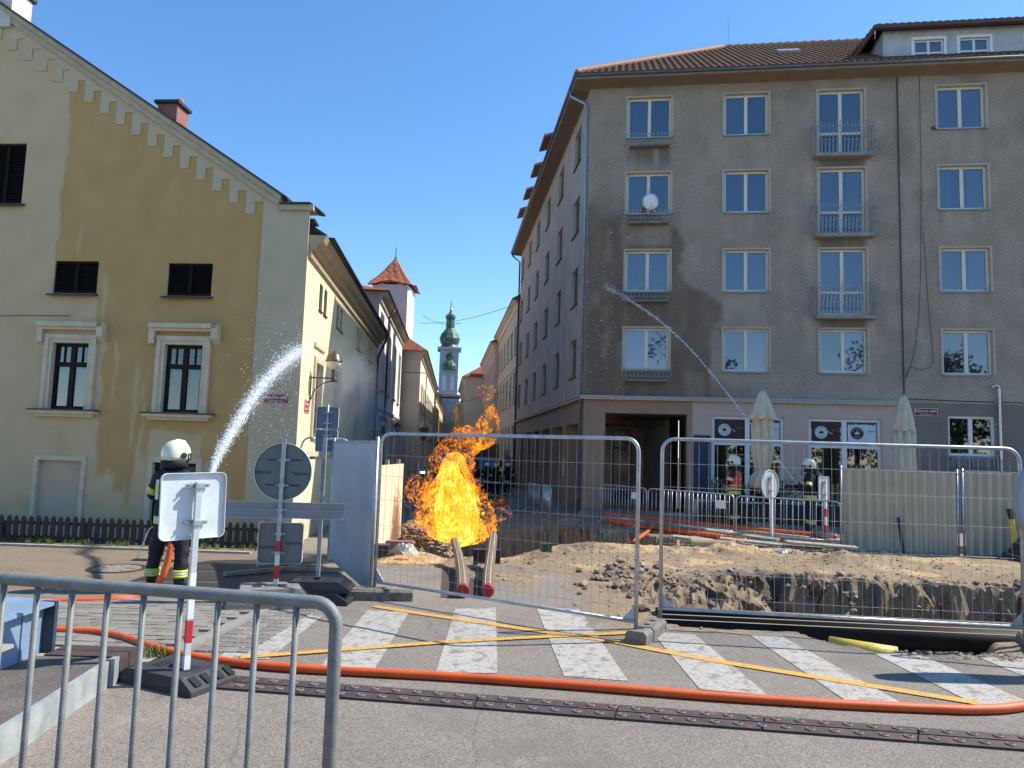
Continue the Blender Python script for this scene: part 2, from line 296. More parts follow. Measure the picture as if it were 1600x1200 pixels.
def sheet(name, quad, m, dz):
    P = [G(*q) for q in quad]; mb = MB(); n = 14
    def fn(u, v):
        a = P[0]*(1-u)+P[1]*u; b = P[3]*(1-u)+P[2]*u; p = a*(1-v)+b*v; return (p[0], p[1], zbase(p[0], p[1])+dz)
    mb.grid(fn, 3, n); return part(name, mb, m, ground)
for q in ([(340, 1029), (419, 1031), (505, 962), (427, 959)], [(500, 1042), (585, 1047), (639, 957), (574, 954)], [(681, 1051), (777, 1053), (775, 950), (711, 952)], [(881, 1057), (982, 1065), (905, 952), (838, 950)],
          [(1094, 1078), (1200, 1087), (1086, 992), (1018, 988)], [(1328, 1100), (1416, 1103), (1222, 995), (1172, 993)], [(1531, 1105), (1640, 1112), (1434, 1022), (1366, 1022)], [(1730, 1112), (1850, 1118), (1600, 1030), (1530, 1028)]):
    sheet('crosswalk_stripe', q, M_ZEBRA, .005)
def stroke(name, pts, w, m, dz):
    P = [G(*p) for p in pts]; mb = MB()
    for a, b in zip(P[:-1], P[1:]):
        d = b-a; nrm = np.array([-d[1], d[0], 0]); nrm /= np.linalg.norm(nrm); q = [a-nrm*w/2, b-nrm*w/2, b+nrm*w/2, a+nrm*w/2]; mb.add([(p[0], p[1], dz) for p in q], [(0, 1, 2, 3)])
    return part(name, mb, m, ground)
stroke('yellow_line', [(585, 948), (640, 957), (800, 981), (962, 1004), (1100, 1031), (1300, 1063), (1530, 1100)], .12, M_YEL, .009)
stroke('yellow_line', [(375, 1029), (560, 1015), (680, 1006), (800, 999), (985, 990), (1040, 986)], .10, M_YEL, .013)
# ---- scattered stones and clods on the dug-up ground (uncountable)
def rock(mb, c, r, sq=.75):
    a = random.uniform(0, 6.28); vs = []
    for p in ((1, 0, 0), (-1, 0, 0), (0, 1, 0), (0, -1, 0), (0, 0, 1), (0, 0, -1), (.6, .6, .5), (-.6, -.6, .5), (.6, -.6, .45), (-.6, .6, .45)):
        k = r*random.uniform(.75, 1.2); x = p[0]*math.cos(a)-p[1]*math.sin(a); y = p[0]*math.sin(a)+p[1]*math.cos(a); vs.append((c[0]+x*k, c[1]+y*k, c[2]+p[2]*k*sq))
    mb.add(vs, [(4, 6, 8), (4, 8, 7), (4, 7, 9), (4, 9, 6), (6, 0, 8), (8, 3, 7), (7, 1, 9), (9, 2, 6), (6, 2, 0), (8, 0, 3), (7, 3, 1), (9, 1, 2), (5, 0, 2), (5, 3, 0), (5, 1, 3), (5, 2, 1)], random.randrange(3))
M_ROCKS = [mat('grey_stone', (.30, .255, .195), .9, 0, .25, 20), mat('brown_clod', (.26, .18, .105), .95, 0, .25, 20), mat('dark_clod', (.12, .092, .065), .95, 0, .25, 20)]
mb = MB(); CX = RNG.uniform(-3, 9.5, 14000); CY = RNG.uniform(8, 22, 14000); CS = soilmask(CX, CY); CA = inside_dist(POLY_A, CX, CY); CZ = zg(CX, CY); n = 0
for x, y, s, dA, z in zip(CX, CY, CS, CA, CZ):
    if n >= 3000: break
    if random.random() > s*.9 or (y < 9.3 and dA > 0): continue
    r = random.uniform(.008, .026) if random.random() < .92 else random.uniform(.026, .055)
    rock(mb, (x, y, z+r*.1), r); n += 1
CX = 1.75+RNG.normal(0, .38, 60); CY = 11.0+RNG.normal(0, .75, 60)          # broken asphalt lumps on the left lip of the trench
for x, y, z in zip(CX, CY, zg(CX, CY)): r = random.uniform(.03, .10); rock(mb, (x, y, z+r*.3), r)
CX = RNG.uniform(1.6, 9.4, 1300); CY = RNG.uniform(9.6, 12.4, 1300); CA = inside_dist(POLY_A, CX, CY)
for x, y, d, z in zip(CX, CY, CA, zg(CX, CY)):                               # crumbling clods on the trench face
    if not -.15 < d < 1.1: continue
    r = random.uniform(.015, .05) if random.random() < .88 else random.uniform(.05, .10); rock(mb, (x, y, z+r*.1), r, .8)
for i in range(420):                                                 # heap of cobbles left of the fire
    x = -2.35+random.gauss(0, .42); y = 18.2+random.gauss(0, .9); r = random.uniform(.04, .085); h = .75*math.exp(-((x+2.35)/.55)**2-((y-18.2)/1.2)**2)
    rock(mb, (x, y, float(zbase(x, y))+h), r)
stuff(tag(part('scattered_stones', mb, M_ROCKS), 'loose stones, clods and broken asphalt strewn over the dug-up ground', 'rubble'))
# ---- raised corner of the left pavement with a steel edge
kz = .18
mbp = MB(); K = [(-2.86, 4.1), (-3.0, 5.65), (-3.0, 5.80), (-9, 5.95), (-9, 4.1)]
mbp.prism([(x, y) for x, y in K], 'z', -.02, kz)
pav = struct(part('pavement', mbp, mat('pavement_asphalt', (.12, .105, .09), .9, 0, .2, 3, .8, 70)))
M_EDGE = mat('weathered_steel_edging', (.40, .43, .42), .5, .35, .22, 6, .15, 40, dirt=((.5, .45, .36), 4, .55))
mb = MB(); mb.prism([(-2.84, 4.1), (-2.985, 5.66), (-3.03, 5.655), (-2.885, 4.1)], 'z', -.02, kz+.02); mb.box(-3.02, -2.975, 5.68, 5.79, -.02, kz+.02)
part('edging', mb, M_EDGE, pav)
M_RUST = mat('rusty_joint_plate', (.085, .062, .055), .62, .3, .3, 7, .3, 40, dirt=((.19, .11, .07), 5, .58))
for (y0, y1) in ((5.81, 5.945), (5.955, 6.09)):
    for (x0, x1) in ((-2.98, -3.30), (-3.31, -3.575)):
        mb = MB(); mb.box(x1, x0, y0, y1, -.02, kz+.012); part('joint_plate', mb, M_RUST, pav)
mb = MB(); mb.box(-9, -2.96, 6.1, 6.6, -.02, .03); part('kerb_stone', mb, M_CONC, pav)
# ---- bridge expansion joint across the road: steel plates with round studs
A0, A1, B0, B1 = G(345, 1056), G(1690, 1158), G(330, 1077), G(1690, 1182)
ej = thing('expansion_joint', 'long rusty brown steel bridge joint with two rows of round studs across road', 'bridge joint')
def lerp(a, b, t): return a*(1-t)+b*t
mb = MB(); mb.add([(p[0], p[1], .003) for p in (B0, B1, A1, A0)], [(0, 1, 2, 3)]); part('bed', mb, mat('joint_gap', (.008, .008, .008), .9), ej)
stud = MB(); stud.lathe([(.034, 0), (.034, .006), (.030, .010), (.022, .010), (.018, .004), (.010, .004), (.008, .009), (.0005, .010)], n=12); stud_me = stud.mesh('stud'); stud_me.materials.append(mat('stud_steel', (.15, .12, .105), .7, .1, .3, 20))
for row, (a, b) in enumerate(((.03, .46), (.53, .95))):
    for k in range(6):
        t0, t1 = k/6+.0012, (k+1)/6-.0012; mb = MB(); q = []
        for t, w in ((t0, a), (t1, a), (t1, b), (t0, b)):
            p = lerp(lerp(B0, B1, t), lerp(A0, A1, t), w); q.append((p[0], p[1]))
        mb.prism(q, 'z', .002, .016); part('steel_plate', mb, M_RUST, ej)
    for k in range(38):
        t = (k+.3+.5*row)/38; p = lerp(lerp(B0, B1, t), lerp(A0, A1, t), (a+b)/2); link('stud', stud_me, None, ej, T(p[0], p[1], .0155))
# ---- block paving of the far-left footway and the cobbled gutter beside the crossing
M_PAVER = [mat('paver_a', (.21, .19, .16), .85, 0, .12, 9, .3, 60), mat('paver_b', (.18, .163, .138), .85, 0, .12, 9, .3, 60), mat('paver_c', (.235, .213, .178), .85, 0, .12, 9, .3, 60)]
pvm = []
for m in M_PAVER:
    b = MB(); b.add([(-.098, -.064, 0), (.098, -.064, 0), (.098, .064, 0), (-.098, .064, 0), (-.095, -.061, .03), (.095, -.061, .03), (.095, .061, .03), (-.095, .061, .03)], [(4, 5, 6, 7), (0, 1, 5, 4), (1, 2, 6, 5), (2, 3, 7, 6), (3, 0, 4, 7)]); me_ = b.mesh('paving_block'); me_.materials.append(m); pvm.append(me_)
foot = MB(); foot.add([(-9, 6.62, .012), (-3.02, 6.62, .012), (-2.75, 8.75, .012), (-9, 9.0, .012)], [(0, 1, 2, 3)])
fw_ = struct(part('footway', foot, mat('joint_sand', (.17, .15, .12), .95, 0, .2, 9, .4, 80)))
cnt = 0
for j in range(15):
    for i in range(20):
        x = -3.17-i*.2+.1*(j % 2)-.0+j*.017; y = 6.72+j*.134
        if cnt < 300: link('paving_block', random.choice(pvm), None, fw_, T(x, y, .006+random.uniform(-.003, .003), random.uniform(-.012, .012))); cnt += 1
M_COB = [mat('granite_sett_a', (.22, .20, .175), .8, 0, .15, 12, .3, 50), mat('granite_sett_b', (.17, .155, .135), .8, 0, .15, 12, .3, 50)]
for j in range(13):
    for i in range(4):
        b = MB(); sx, sy = .061+random.uniform(-.003, .001), .076+random.uniform(-.004, .001); b.add([(-sx, -sy, 0), (sx, -sy, 0), (sx, sy, 0), (-sx, sy, 0), (-sx*.9, -sy*.92, .016), (sx*.9, -sy*.92, .016), (sx*.9, sy*.92, .016), (-sx*.9, sy*.92, .016)], [(4, 5, 6, 7), (0, 1, 5, 4), (1, 2, 6, 5), (2, 3, 7, 6), (3, 0, 4, 7)])
        part('granite_sett', b, M_COB[random.randrange(2)], fw_, T(-2.72+i*.125+j*.013, 6.75+j*.155, 0, random.uniform(-.1, .1)))
b = MB(); b.prism([(-2.98, 6.62), (-2.86, 6.62), (-2.6, 8.75), (-2.72, 8.75)], 'z', -.02, .03); part('kerb_stone', b, mat('granite_kerb', (.25, .235, .21), .8, 0, .12, 8, .3, 60), fw_)
# manhole cover
mh = G(183, 889); m0 = thing('manhole_cover', 'round cast iron manhole cover set in the paving before the picket fence', 'manhole', (mh[0], mh[1], zg1(mh[0], mh[1])+.004))
b = MB(); b.lathe([(.40, 0), (.40, .012), (.335, .012), (.33, .004)], n=32); part('rim', b, mat('cast_iron', (.07, .06, .052), .6, .4, .2, 20, .3, 50), m0)
b = MB(); b.lathe([(.322, .0), (.322, .010), (.0005, .010)], n=32)
for k in range(8):
    a = k*math.pi/4; b.cbox((.2*math.cos(a), .2*math.sin(a), .012), .16, .02, .008, 0, a)
part('lid', b, mat('worn_cover', (.24, .205, .165), .8, .1, .2, 20, .4, 50), m0)

# ---- brownish block-paved square and a dark sheet of painted-in shadow on the left
def drape(name, poly, m, dz, nu=10, nv=14):
    P = [np.array(q, float) for q in poly]; mb = MB()
    def fn(u, v): a = P[0]*(1-u)+P[1]*u; b = P[3]*(1-u)+P[2]*u; p = a*(1-v)+b*v; return (p[0], p[1], float(zbase(p[0], p[1]))+dz)
    mb.grid(fn, nu, nv); return struct(part(name, mb, m))
def blockmat():
    m = mat('tan_block_paving', (.235, .18, .12), .9, 0, .12, 1.2, .35, 45); N = m.node_tree.nodes; L = m.node_tree.links; b = N['Principled BSDF']; g = N.new('ShaderNodeNewGeometry'); k = N.new('ShaderNodeTexBrick'); k.inputs['Scale'].default_value = 4.5; k.inputs['Mortar Size'].default_value = .018; k.inputs['Color1'].default_value = (1, 1, 1, 1); k.inputs['Color2'].default_value = (.8, .8, .8, 1); k.inputs['Mortar'].default_value = (.45, .45, .45, 1); L.new(g.outputs['Position'], k.inputs['Vector']); src = b.inputs['Base Color'].links[0].from_socket; x = N.new('ShaderNodeMix'); x.data_type = 'RGBA'; x.blend_type = 'MULTIPLY'; x.inputs[0].default_value = 1; L.new(src, x.inputs[6]); L.new(k.outputs['Color'], x.inputs[7]); L.new(x.outputs[2], b.inputs['Base Color']); return m
drape('paved_square', [(-16, 9.02), (-4.55, 8.85), (-4.9, 17.2), (-16, 17.3)], blockmat(), .004)
drape('shade_patch', [(-4.98, 9.3), (-2.75, 9.1), (-3.6, 17.4), (-5.05, 17.4)], mat('shade_dark_asphalt', (.045, .04, .035), .5, 0, .25, 2, .5, 90), .008)  # corrugated panel's ground shadow put into this sheet's dark colour
for q in ([(-4.7, 10.6), (-3.2, 10.75), (-3.2, 10.78), (-4.7, 10.63)], [(-4.85, 9.75), (-3.0, 9.95), (-3.0, 9.98), (-4.85, 9.78)]): drape('worn_line', q, mat('worn_line_grey', (.20, .19, .175), .8, 0, .3, 9), .012, 4, 1)

for q in ([(689, 934), (718, 934), (713, 857), (694, 857)], [(732, 934), (758, 934), (765, 857), (738, 857)]): sheet('dark_strip', q, mat('strip_dark_brown', (.06, .042, .03), .95, 0, .25, 8, .5, 50), .007)  # flat dark brown strips on the ground beside the capped pipes
# ================================================================== BUILDING KIT (local frame: x along the wall, y inwards, z up; seen from -y)
def wall(name, parent, M, u0, u1, z0, z1, ops, mats, res=.25, mask=None, top=None, rev=.2):
    us = set(np.round(np.arange(u0, u1, res), 4)) | {u1}; zs = set(np.round(np.arange(z0, z1, res), 4)) | {z1}
    for a, b, c, d in ops: us |= {a, b}; zs |= {c, d}
    us = sorted(u for u in us if u0 <= u <= u1); zs = sorted(z for z in zs if z0 <= z <= z1)
    def clean(l, keep):
        o = [l[0]]
        for x in l[1:]:
            if x-o[-1] < .02:
                if x in keep: o[-1] = x
                continue
            o.append(x)
        return o
    us = clean(us, {a for q in ops for a in q[:2]} | {u1}); zs = clean(zs, {a for q in ops for a in q[2:]} | {z1})
    idx = {}; vs = []; fs = []; mi = []
    def vid(u, z):
        k = (round(u, 4), round(z, 4))
        if k not in idx: idx[k] = len(vs); vs.append((u, 0., z))
        return idx[k]
    for a, b in zip(us[:-1], us[1:]):
        ta, tb = (z1, z1) if top is None else (top(a), top(b))
        for c, d in zip(zs[:-1], zs[1:]):
            if c >= min(ta, tb) and top is not None: break
            um, zm = (a+b)/2, (c+d)/2
            if any(q[0] < um < q[1] and q[2] < zm < q[3] for q in ops): continue
            last = top is not None and (d >= min(ta, tb))
            da, db = (ta, tb) if last else (d, d)
            fs.append((vid(a, c), vid(b, c), vid(b, db), vid(a, da)))
            if last: break
    n = len(fs)
    for a, b, c, d in ops:
        k = len(vs); vs += [(a, 0, c), (b, 0, c), (b, 0, d), (a, 0, d), (a, rev, c), (b, rev, c), (b, rev, d), (a, rev, d)]; fs += [(k, k+4, k+5, k+1), (k+1, k+5, k+6, k+2), (k+2, k+6, k+7, k+3), (k+3, k+7, k+4, k)]
    me = bpy.data.meshes.new(name); me.from_pydata(vs, [], fs)
    if len(mats) > 1: me.polygons.foreach_set('material_index', [0]*n+[1]*(len(fs)-n))
    if mask is not None:
        P = np.array(vs); ca = me.color_attributes.new('mask', 'FLOAT_COLOR', 'POINT'); c = np.ones((len(P), 4)); c[:, :3] = np.stack(mask(P[:, 0], P[:, 2]), -1); ca.data.foreach_set('color', c.ravel().astype(np.float32))
    return link(name, me, mats, parent, M)
_WC = {}
def cached(key, fn, m, smooth=False):
    if key not in _WC:
        me = fn().mesh(key[0], smooth)
        for x in (m if isinstance(m, (list, tuple)) else [m]): me.materials.append(x)
        _WC[key] = me
    return _WC[key]
def frame_mb(w, h, leaves=2, f=.06, mid=None, y=0., t=.07, bars=None):
    b = MB(); b.box(0, f, y, y+t, 0, h); b.box(w-f, w, y, y+t, 0, h); b.box(f, w-f, y, y+t, 0, f); b.box(f, w-f, y, y+t, h-f, h)
    for k in range(1, leaves): c = w*k/leaves; b.box(c-f*.75, c+f*.75, y-.008, y+t-.01, f, h-f)
    if mid: b.box(f, w-f, y-.004, y+t-.006, mid-f*.6, mid+f*.6)
    return b
def window(parent, M, u0, u1, z0, z1, rev, fm, leaves=2, mid=None, curtain=None, sill=None, sillmat=None, glass=None, f=.06, name='window', detail=True, open_leaf=False):
    w, h = round(u1-u0, 3), round(z1-z0, 3); Mw = M @ T(u0, rev-.07, z0)
    o = link(name, cached(('window', w, h, leaves, mid, f, fm.name), lambda: frame_mb(w, h, leaves, f, mid), fm), None, parent, Mw)
    lw = w/leaves
    for k in range(leaves):
        a, b = k*lw+f*.8, (k+1)*lw-f*.8
        link('pane', cached(('pane', round(b-a, 3), h, (glass or M_GLASS).name), lambda: MB().box(0, b-a, 0, .008, f, h-f), glass or M_GLASS), None, o, T(a, .028+(.006 if k else 0), 0))
    if detail:
        link('interior', cached(('interior', w, h), lambda: MB().add([(0, .08, 0), (w, .08, 0), (w, .08, h), (0, .08, h), (0, .6, 0), (w, .6, 0), (w, .6, h), (0, .6, h)], [(4, 5, 6, 7), (0, 4, 7, 3), (1, 2, 6, 5), (0, 1, 5, 4), (3, 7, 6, 2)]), M_DARK), None, o)
        if curtain:
            for a, b, zb, zt, m in curtain(w, h):
                cb = MB(); n = max(6, int((b-a)/.03)); am = .018 if m is M_CURT else .0; ph = random.uniform(0, 6)
                cb.grid(lambda s, t: (a+(b-a)*s+(.12*(1-t)*math.sin(3.1*s+ph)*am*8), .16+am*math.sin(s*(b-a)*38+ph+.8*math.sin(s*9))+am*.4*math.sin(s*(b-a)*77), zb+(zt-zb)*t), n, 4); part('curtain' if m is M_CURT else 'blind', cb, m, o, None, True)
    if sill: part('sill', MB().add([(-.05, .07-rev-sill, -.03), (w+.05, .07-rev-sill, -.03), (w+.05, .07, .0), (-.05, .07, .0), (-.05, .07-rev-sill, -.055), (w+.05, .07-rev-sill, -.055), (w+.05, .07, -.03), (-.05, .07, -.03)], [(0, 1, 2, 3), (4, 7, 6, 5), (0, 4, 5, 1), (1, 5, 6, 2), (3, 2, 6, 7), (0, 3, 7, 4)]), sillmat or M_GALVD, o)
    return o
def cur_full(w, h): return [(.07, w-.07, .06, h-.07, M_CURT)]
def cur_blind(w, h): return [(.07, w/2-.03, .06, h-.07, M_BLIND), (w/2+.03, w-.07, .06, h-.07, M_BLIND)]
def cur_blindR(w, h): return [(w/2+.03, w-.07, .06, h-.07, M_BLIND)]
def cur_sides(w, h): return [(.07, w*.32, .06, h-.07, M_CURT), (w*.66, w-.07, .06, h-.07, M_CURT)]
def cur_left(w, h): return [(.07, w*.45, .06, h-.07, M_CURT)]
def streaks(u, z, u0, u1, ztop, L, seed):
    n = fbm(u*5+seed, z*.35+seed, 4); return ss(u0-.05, u0+.1, u)*ss(u1+.05, u1-.1, u)*ss(ztop-L, ztop-L*.2, z+.6*(n-.5)*L)*(z < ztop+.02)*ss(.35, .6, n)
# ================================================================== RIGHT CORNER APARTMENT BUILDING
AF = math.atan2(-.143, .99); RB = thing('apartment_building', 'grey rendered five storey corner apartment block with tiled hip roof and cafe below', 'building', (2.51, 25, 0), AF)
I4 = Matrix.Identity(4); MF = RB.matrix_basis.copy(); bpy.context.view_layer.update(); MF = T(2.51, 25, 0, AF)
MS = MF.inverted() @ T(2.51, 25, 0, math.atan2(-.9955, .0945))        # street wall frame: x runs towards the camera (negative = away)
M_WFR = mat('cream_window_frame', (.60, .585, .50), .5, 0, .06, 5); M_REVEAL = mat('pale_reveal_plaster', (.40, .36, .29), .85, 0, .12, 6, .3, 60)
M_RBW = mat('grey_roughcast', (.285, .245, .195), .92, 0, .13, 1.2, 1.0, 24, attr=[(.125, .092, .062), (.11, .094, .075), (.40, .355, .29)])
ROWS = [(13.1, 14.58), (10.32, 11.8), (7.55, 9.0), (4.8, 6.26)]; COLS = [(1.34, 2.86), (4.68, 6.16), (7.8, 9.3), (11.62, 13.12), (15.4, 16.9)]
ops = []
for r, (a, b) in enumerate(ROWS):
    for c, (p, q) in enumerate(COLS): ops.append((p, q, a-.8 if (c == 2 and r < 3) else a, b))
ZL = 3.86
def rb_mask(u, z):
    n = fbm(u*1.1+9, z*1.1, 5); n2 = fbm(u*3+2, z*.9+50, 4)
    edge = 3.35+1.1*ss(8.6, 6.6, z)-1.5*ss(9.2, 11.0, z)+(n-.5)*1.5+(n2-.5)*.5+.9*ss(6.8, 5, z)*0
    wet = ss(.12, -.12, u-edge)*ss(11.6, 10.2, z+(n-.5)*2.2)*(.78+.4*(n2-.5)); wet = np.maximum(wet, .55*ss(4.6, 4.0, z+(n-.5))*ss(6.2, 4.6, u))
    dry = ss(1.1, 1.25, u)*ss(2.95, 2.8, u)*ss(9.1, 9.25, z)*ss(10.05, 9.9, z)*.55; wet = np.clip(wet-dry, 0, 1)
    dk = np.zeros_like(u); lt = np.zeros_like(u)
    for (p, q) in COLS[:1]:
        for (a, b) in ROWS: dk = np.maximum(dk, streaks(u, z, p, q, a-.45, .8, a)*.7)
    for (a, b) in ROWS[:3]:
        dk = np.maximum(dk, .75*ss(7.75, 7.85, u)*ss(9.35, 9.25, u)*ss(a-1.75, a-1.25, z+.25*(n2-.5))*(z < a-.85))
        for p in (7.45, 9.45): lt = np.maximum(lt, .5*np.exp(-((u-p-.12*(n2-.5))/.14)**2)*ss(a-3.0, a-1.3, z+.6*(n-.5))*(z < a-.8))
    for (p, q) in (COLS[1], COLS[3]):
        for (a, b) in ROWS: lt = np.maximum(lt, .3*streaks(u, z, p+.1, q-.1, a, 1.3, p+a))
    dk = np.maximum(dk, .5*ss(.52, .72, n)*ss(13.9, 15.2, z)); lt = np.maximum(lt, .35*ss(4.7, 3.9, z+(n-.5)*.6)*ss(5.5, 6.5, u)); lt = np.maximum(lt, .25*ss(.62, .75, n2))
    dk = np.maximum(dk, .25*ss(.6, .75, fbm(u*.7+90, z*.5, 4)))
    return np.clip(wet, 0, 1), np.clip(dk, 0, 1), np.clip(lt, 0, 1)
wall('wall', RB, I4, 0, 20, ZL, 15.1, ops, [M_RBW, M_REVEAL], .1, rb_mask, rev=.2)
M_SILLZ = mat('zinc_sill', (.26, .29, .33), .45, .5, .15, 8)
CURT = {(0, 0): cur_left, (1, 0): cur_left, (2, 0): cur_full, (3, 0): cur_blind, (3, 1): cur_blindR, (3, 2): cur_blindR, (0, 3): cur_full, (1, 3): cur_sides, (2, 3): cur_sides, (3, 3): cur_full, (1, 2): cur_sides, (2, 2): cur_left, (2, 1): cur_full, (0, 1): cur_left, (0, 4): cur_full}
for r, (a, b) in enumerate(ROWS):
    for c, (p, q) in enumerate(COLS):
        fr = c == 2 and r < 3
        window(RB, I4, p, q, a-.8 if fr else a, b, .2, M_WFR, 2, .78 if fr else None, CURT.get((r, c)), None if fr else .06, M_SILLZ, f=.075)
        sb = MB()
        z0 = a-.8 if fr else a
        for (x0, x1, y0, y1) in ((p-.07, p, z0, b+.06), (q, q+.07, z0, b+.06), (p, q, b, b+.06)): sb.box(x0, x1, -.022, .0, y0, y1)
        part('surround', sb, M_REVEAL, RB)
M_IRON = mat('painted_wrought_iron', (.27, .29, .30), .55, .3, .2, 10)
def bar_prof(z0, z1, bulge, n=8): return [(-(.04+bulge*math.sin(math.pi*min(1, t*1.15))**1.0*(1-.35*t)), z0+(z1-z0)*t) for t in [i/n for i in range(n+1)]]
for r, (a, b) in enumerate(ROWS[:3]):                                    # bellied balconies
    z0 = a-.86; pr = thing_part = MB(); pr.box(7.62, 9.48, -.34, -.001, z0-.12, z0); bal = part('balcony', pr, mat('balcony_slab', (.25, .24, .22), .9, 0, .2, 5, .4, 40), RB)
    for k in range(17):
        x = 7.6+1.9*k/16; bulge = .30; pts = [(x+(x-8.55)*.0, y-.27, z) for y, z in bar_prof(z0, z0+1.05, .11)]
        e = (x-8.55)/1.05; pts = [(8.55+(p[0]-8.55)*(1+.07*math.sin(math.pi*i/8)), p[1], p[2]) for i, p in enumerate(pts)]; pts.append((pts[-1][0], pts[-1][1]-.06, pts[-1][2]+.05))
        bb = MB(); bb.tube(pts, .011, 5); part('baluster', bb, M_IRON, bal)
    for s in (7.6, 9.5):
        for yy in (-.07, -.18):
            bb = MB(); sg = -1 if s < 8 else 1; bb.tube([(s+sg*.09*math.sin(math.pi*min(1, i/8*1.15))*(1-.3*i/8), yy, z0+1.05*i/8) for i in range(9)], .011, 5); part('baluster', bb, M_IRON, bal)
    bb = MB(); bb.tube([(7.6, 0, z0+.93), (7.6, -.31, z0+.93), (9.5, -.31, z0+.93), (9.5, 0, z0+.93)], .013, 6); bb.tube([(7.53, 0, z0+.42), (7.52, -.40, z0+.42), (9.58, -.40, z0+.42), (9.57, 0, z0+.42)], .011, 6); part('rail', bb, M_IRON, bal)
for r, (a, b) in enumerate(ROWS):                                        # flower-box baskets under the first column
    tray = MB(); tray.box(1.42, 2.78, -.30, -.001, a-.42, a-.36); fb = part('window_basket', tray, mat('flower_box', (.16, .17, .18), .7, 0, .2, 5), RB)
    for k in range(13):
        x = 1.28+1.64*k/12; bb = MB(); bb.tube([(1.42+1.36*k/12, -.28, a-.40), (x, -.36, a-.22), (x, -.31, a-.02), (x, -.33, a+.06)], .009, 5); part('bar', bb, M_IRON, fb)
    bb = MB(); bb.tube([(1.28, 0, a), (1.28, -.31, a), (2.92, -.31, a), (2.92, 0, a)], .011, 6); bb.tube([(1.3, 0, a-.25), (1.3, -.355, a-.25), (2.9, -.355, a-.25), (2.9, 0, a-.25)], .009, 6); part('rail', bb, M_IRON, fb)
# satellite dish in the second basket
sd_ = tag(link('satellite_dish', MB().lathe([(.0005, .06), (.12, .055), (.22, .03), (.29, 0), (.30, .005), (.22, .04), (.12, .068), (.0005, .075)], n=24).mesh('dish', True), mat('dish_white', (.70, .71, .70), .5, 0, .05)), 'white satellite dish fixed to a window railing of the grey block', 'satellite dish')
sd_.matrix_world = MF @ T(2.16, -.34, 10.62, .35, math.radians(98)); bb = MB(); bb.tube([(0, 0, .05), (.05, -.28, .12), (.02, -.38, .34)], .012, 6); bb.cbox((.02, -.38, .36), .06, .06, .09); part('feed_arm', bb, M_GALVD, sd_)
bb = MB(); bb.tube([(0, .0, .05), (0, .1, -.12), (0, .42, -.16)], .014, 6); part('bracket', bb, M_GALVD, sd_)
# street wall
wcent = [2.3, 6.25, 10.15, 13.95, 17.65, 21.5]; sops = []; SR = [(13.05, 14.45), (10.28, 11.68), (7.5, 8.9), (4.73, 6.15)]
for a, b in SR:
    for c in wcent: sops.append((-c-.66, -c+.66, a, b))
M_RBS = mat('street_roughcast', (.40, .30, .225), .92, 0, .12, 1.0, .6, 28, attr=[(.42, .35, .29), (.26, .195, .15), None])
def rs_mask(u, z):
    n = fbm(u*.9+5, z*.9+40, 5); n2 = fbm(u*3, z*1.2+10, 4); t = -u
    blue = ss(.35, 0, z-(8.9-.19*t)+(n-.5)*.8)*.75; blue = np.maximum(blue, ss(5.2, 3.4, t+(n-.5)*2.5)*ss(15, 12, z)*.8); return np.clip(blue, 0, 1), .4*ss(.58, .7, n2), 0*u
wall('wall', RB, MS, -22.7, 0, ZL, 15.1, sops, [M_RBS, M_REVEAL], .22, rs_mask, rev=.18)
M_SFR = mat('brown_window_frame', (.20, .165, .13), .6, 0, .1, 5)
for a, b in SR:
    for c in wcent: window(RB, MS, -c-.66, -c+.66, a, b, .18, M_SFR, 2, None, None, .07, mat('dark_sill', (.07, .065, .06), .6), detail=True)
# ground floor
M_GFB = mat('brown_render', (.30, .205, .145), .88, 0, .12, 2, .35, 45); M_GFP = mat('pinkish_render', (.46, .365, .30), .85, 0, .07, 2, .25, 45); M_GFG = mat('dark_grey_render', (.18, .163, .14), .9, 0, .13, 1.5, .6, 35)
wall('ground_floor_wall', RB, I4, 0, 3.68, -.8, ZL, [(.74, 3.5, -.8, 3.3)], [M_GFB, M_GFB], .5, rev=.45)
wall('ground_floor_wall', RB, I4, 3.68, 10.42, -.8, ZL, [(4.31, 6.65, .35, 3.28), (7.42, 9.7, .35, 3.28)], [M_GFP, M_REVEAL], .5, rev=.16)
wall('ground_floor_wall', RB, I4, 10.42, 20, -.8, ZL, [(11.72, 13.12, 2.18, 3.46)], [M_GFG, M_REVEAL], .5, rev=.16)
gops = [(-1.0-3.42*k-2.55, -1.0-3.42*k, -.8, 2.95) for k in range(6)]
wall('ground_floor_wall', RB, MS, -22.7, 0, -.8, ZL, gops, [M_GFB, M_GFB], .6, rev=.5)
b_ = MB(); b_.add([(.6, .45, 3.31), (20, .45, 3.31), (20, 4.6, 3.31), (.6, 4.6, 3.31)], [(0, 1, 2, 3)]); b_.add([(.5, 4.6, -.8), (3.6, 4.6, -.8), (3.6, 4.6, 3.4), (.5, 4.6, 3.4)], [(0, 1, 2, 3)]); b_.add([(3.62, .45, -.8), (3.62, 4.6, -.8), (3.62, 4.6, 3.4), (3.62, .45, 3.4)], [(3, 2, 1, 0)])
part('arcade_lining', b_, M_GFB, RB)
b_ = MB(); b_.add([(-26, 3.2, -.8), (-.5, 3.2, -.8), (-.5, 3.2, 3.2), (-26, 3.2, 3.2)], [(0, 1, 2, 3)]); b_.add([(-26, .5, 3.0), (-.8, .5, 3.0), (-.8, 3.2, 3.0), (-26, 3.2, 3.0)], [(0, 1, 2, 3)]); part('arcade_lining', b_, mat('arcade_back', (.13, .11, .095), .9, 0, .15, 2), RB, MS)
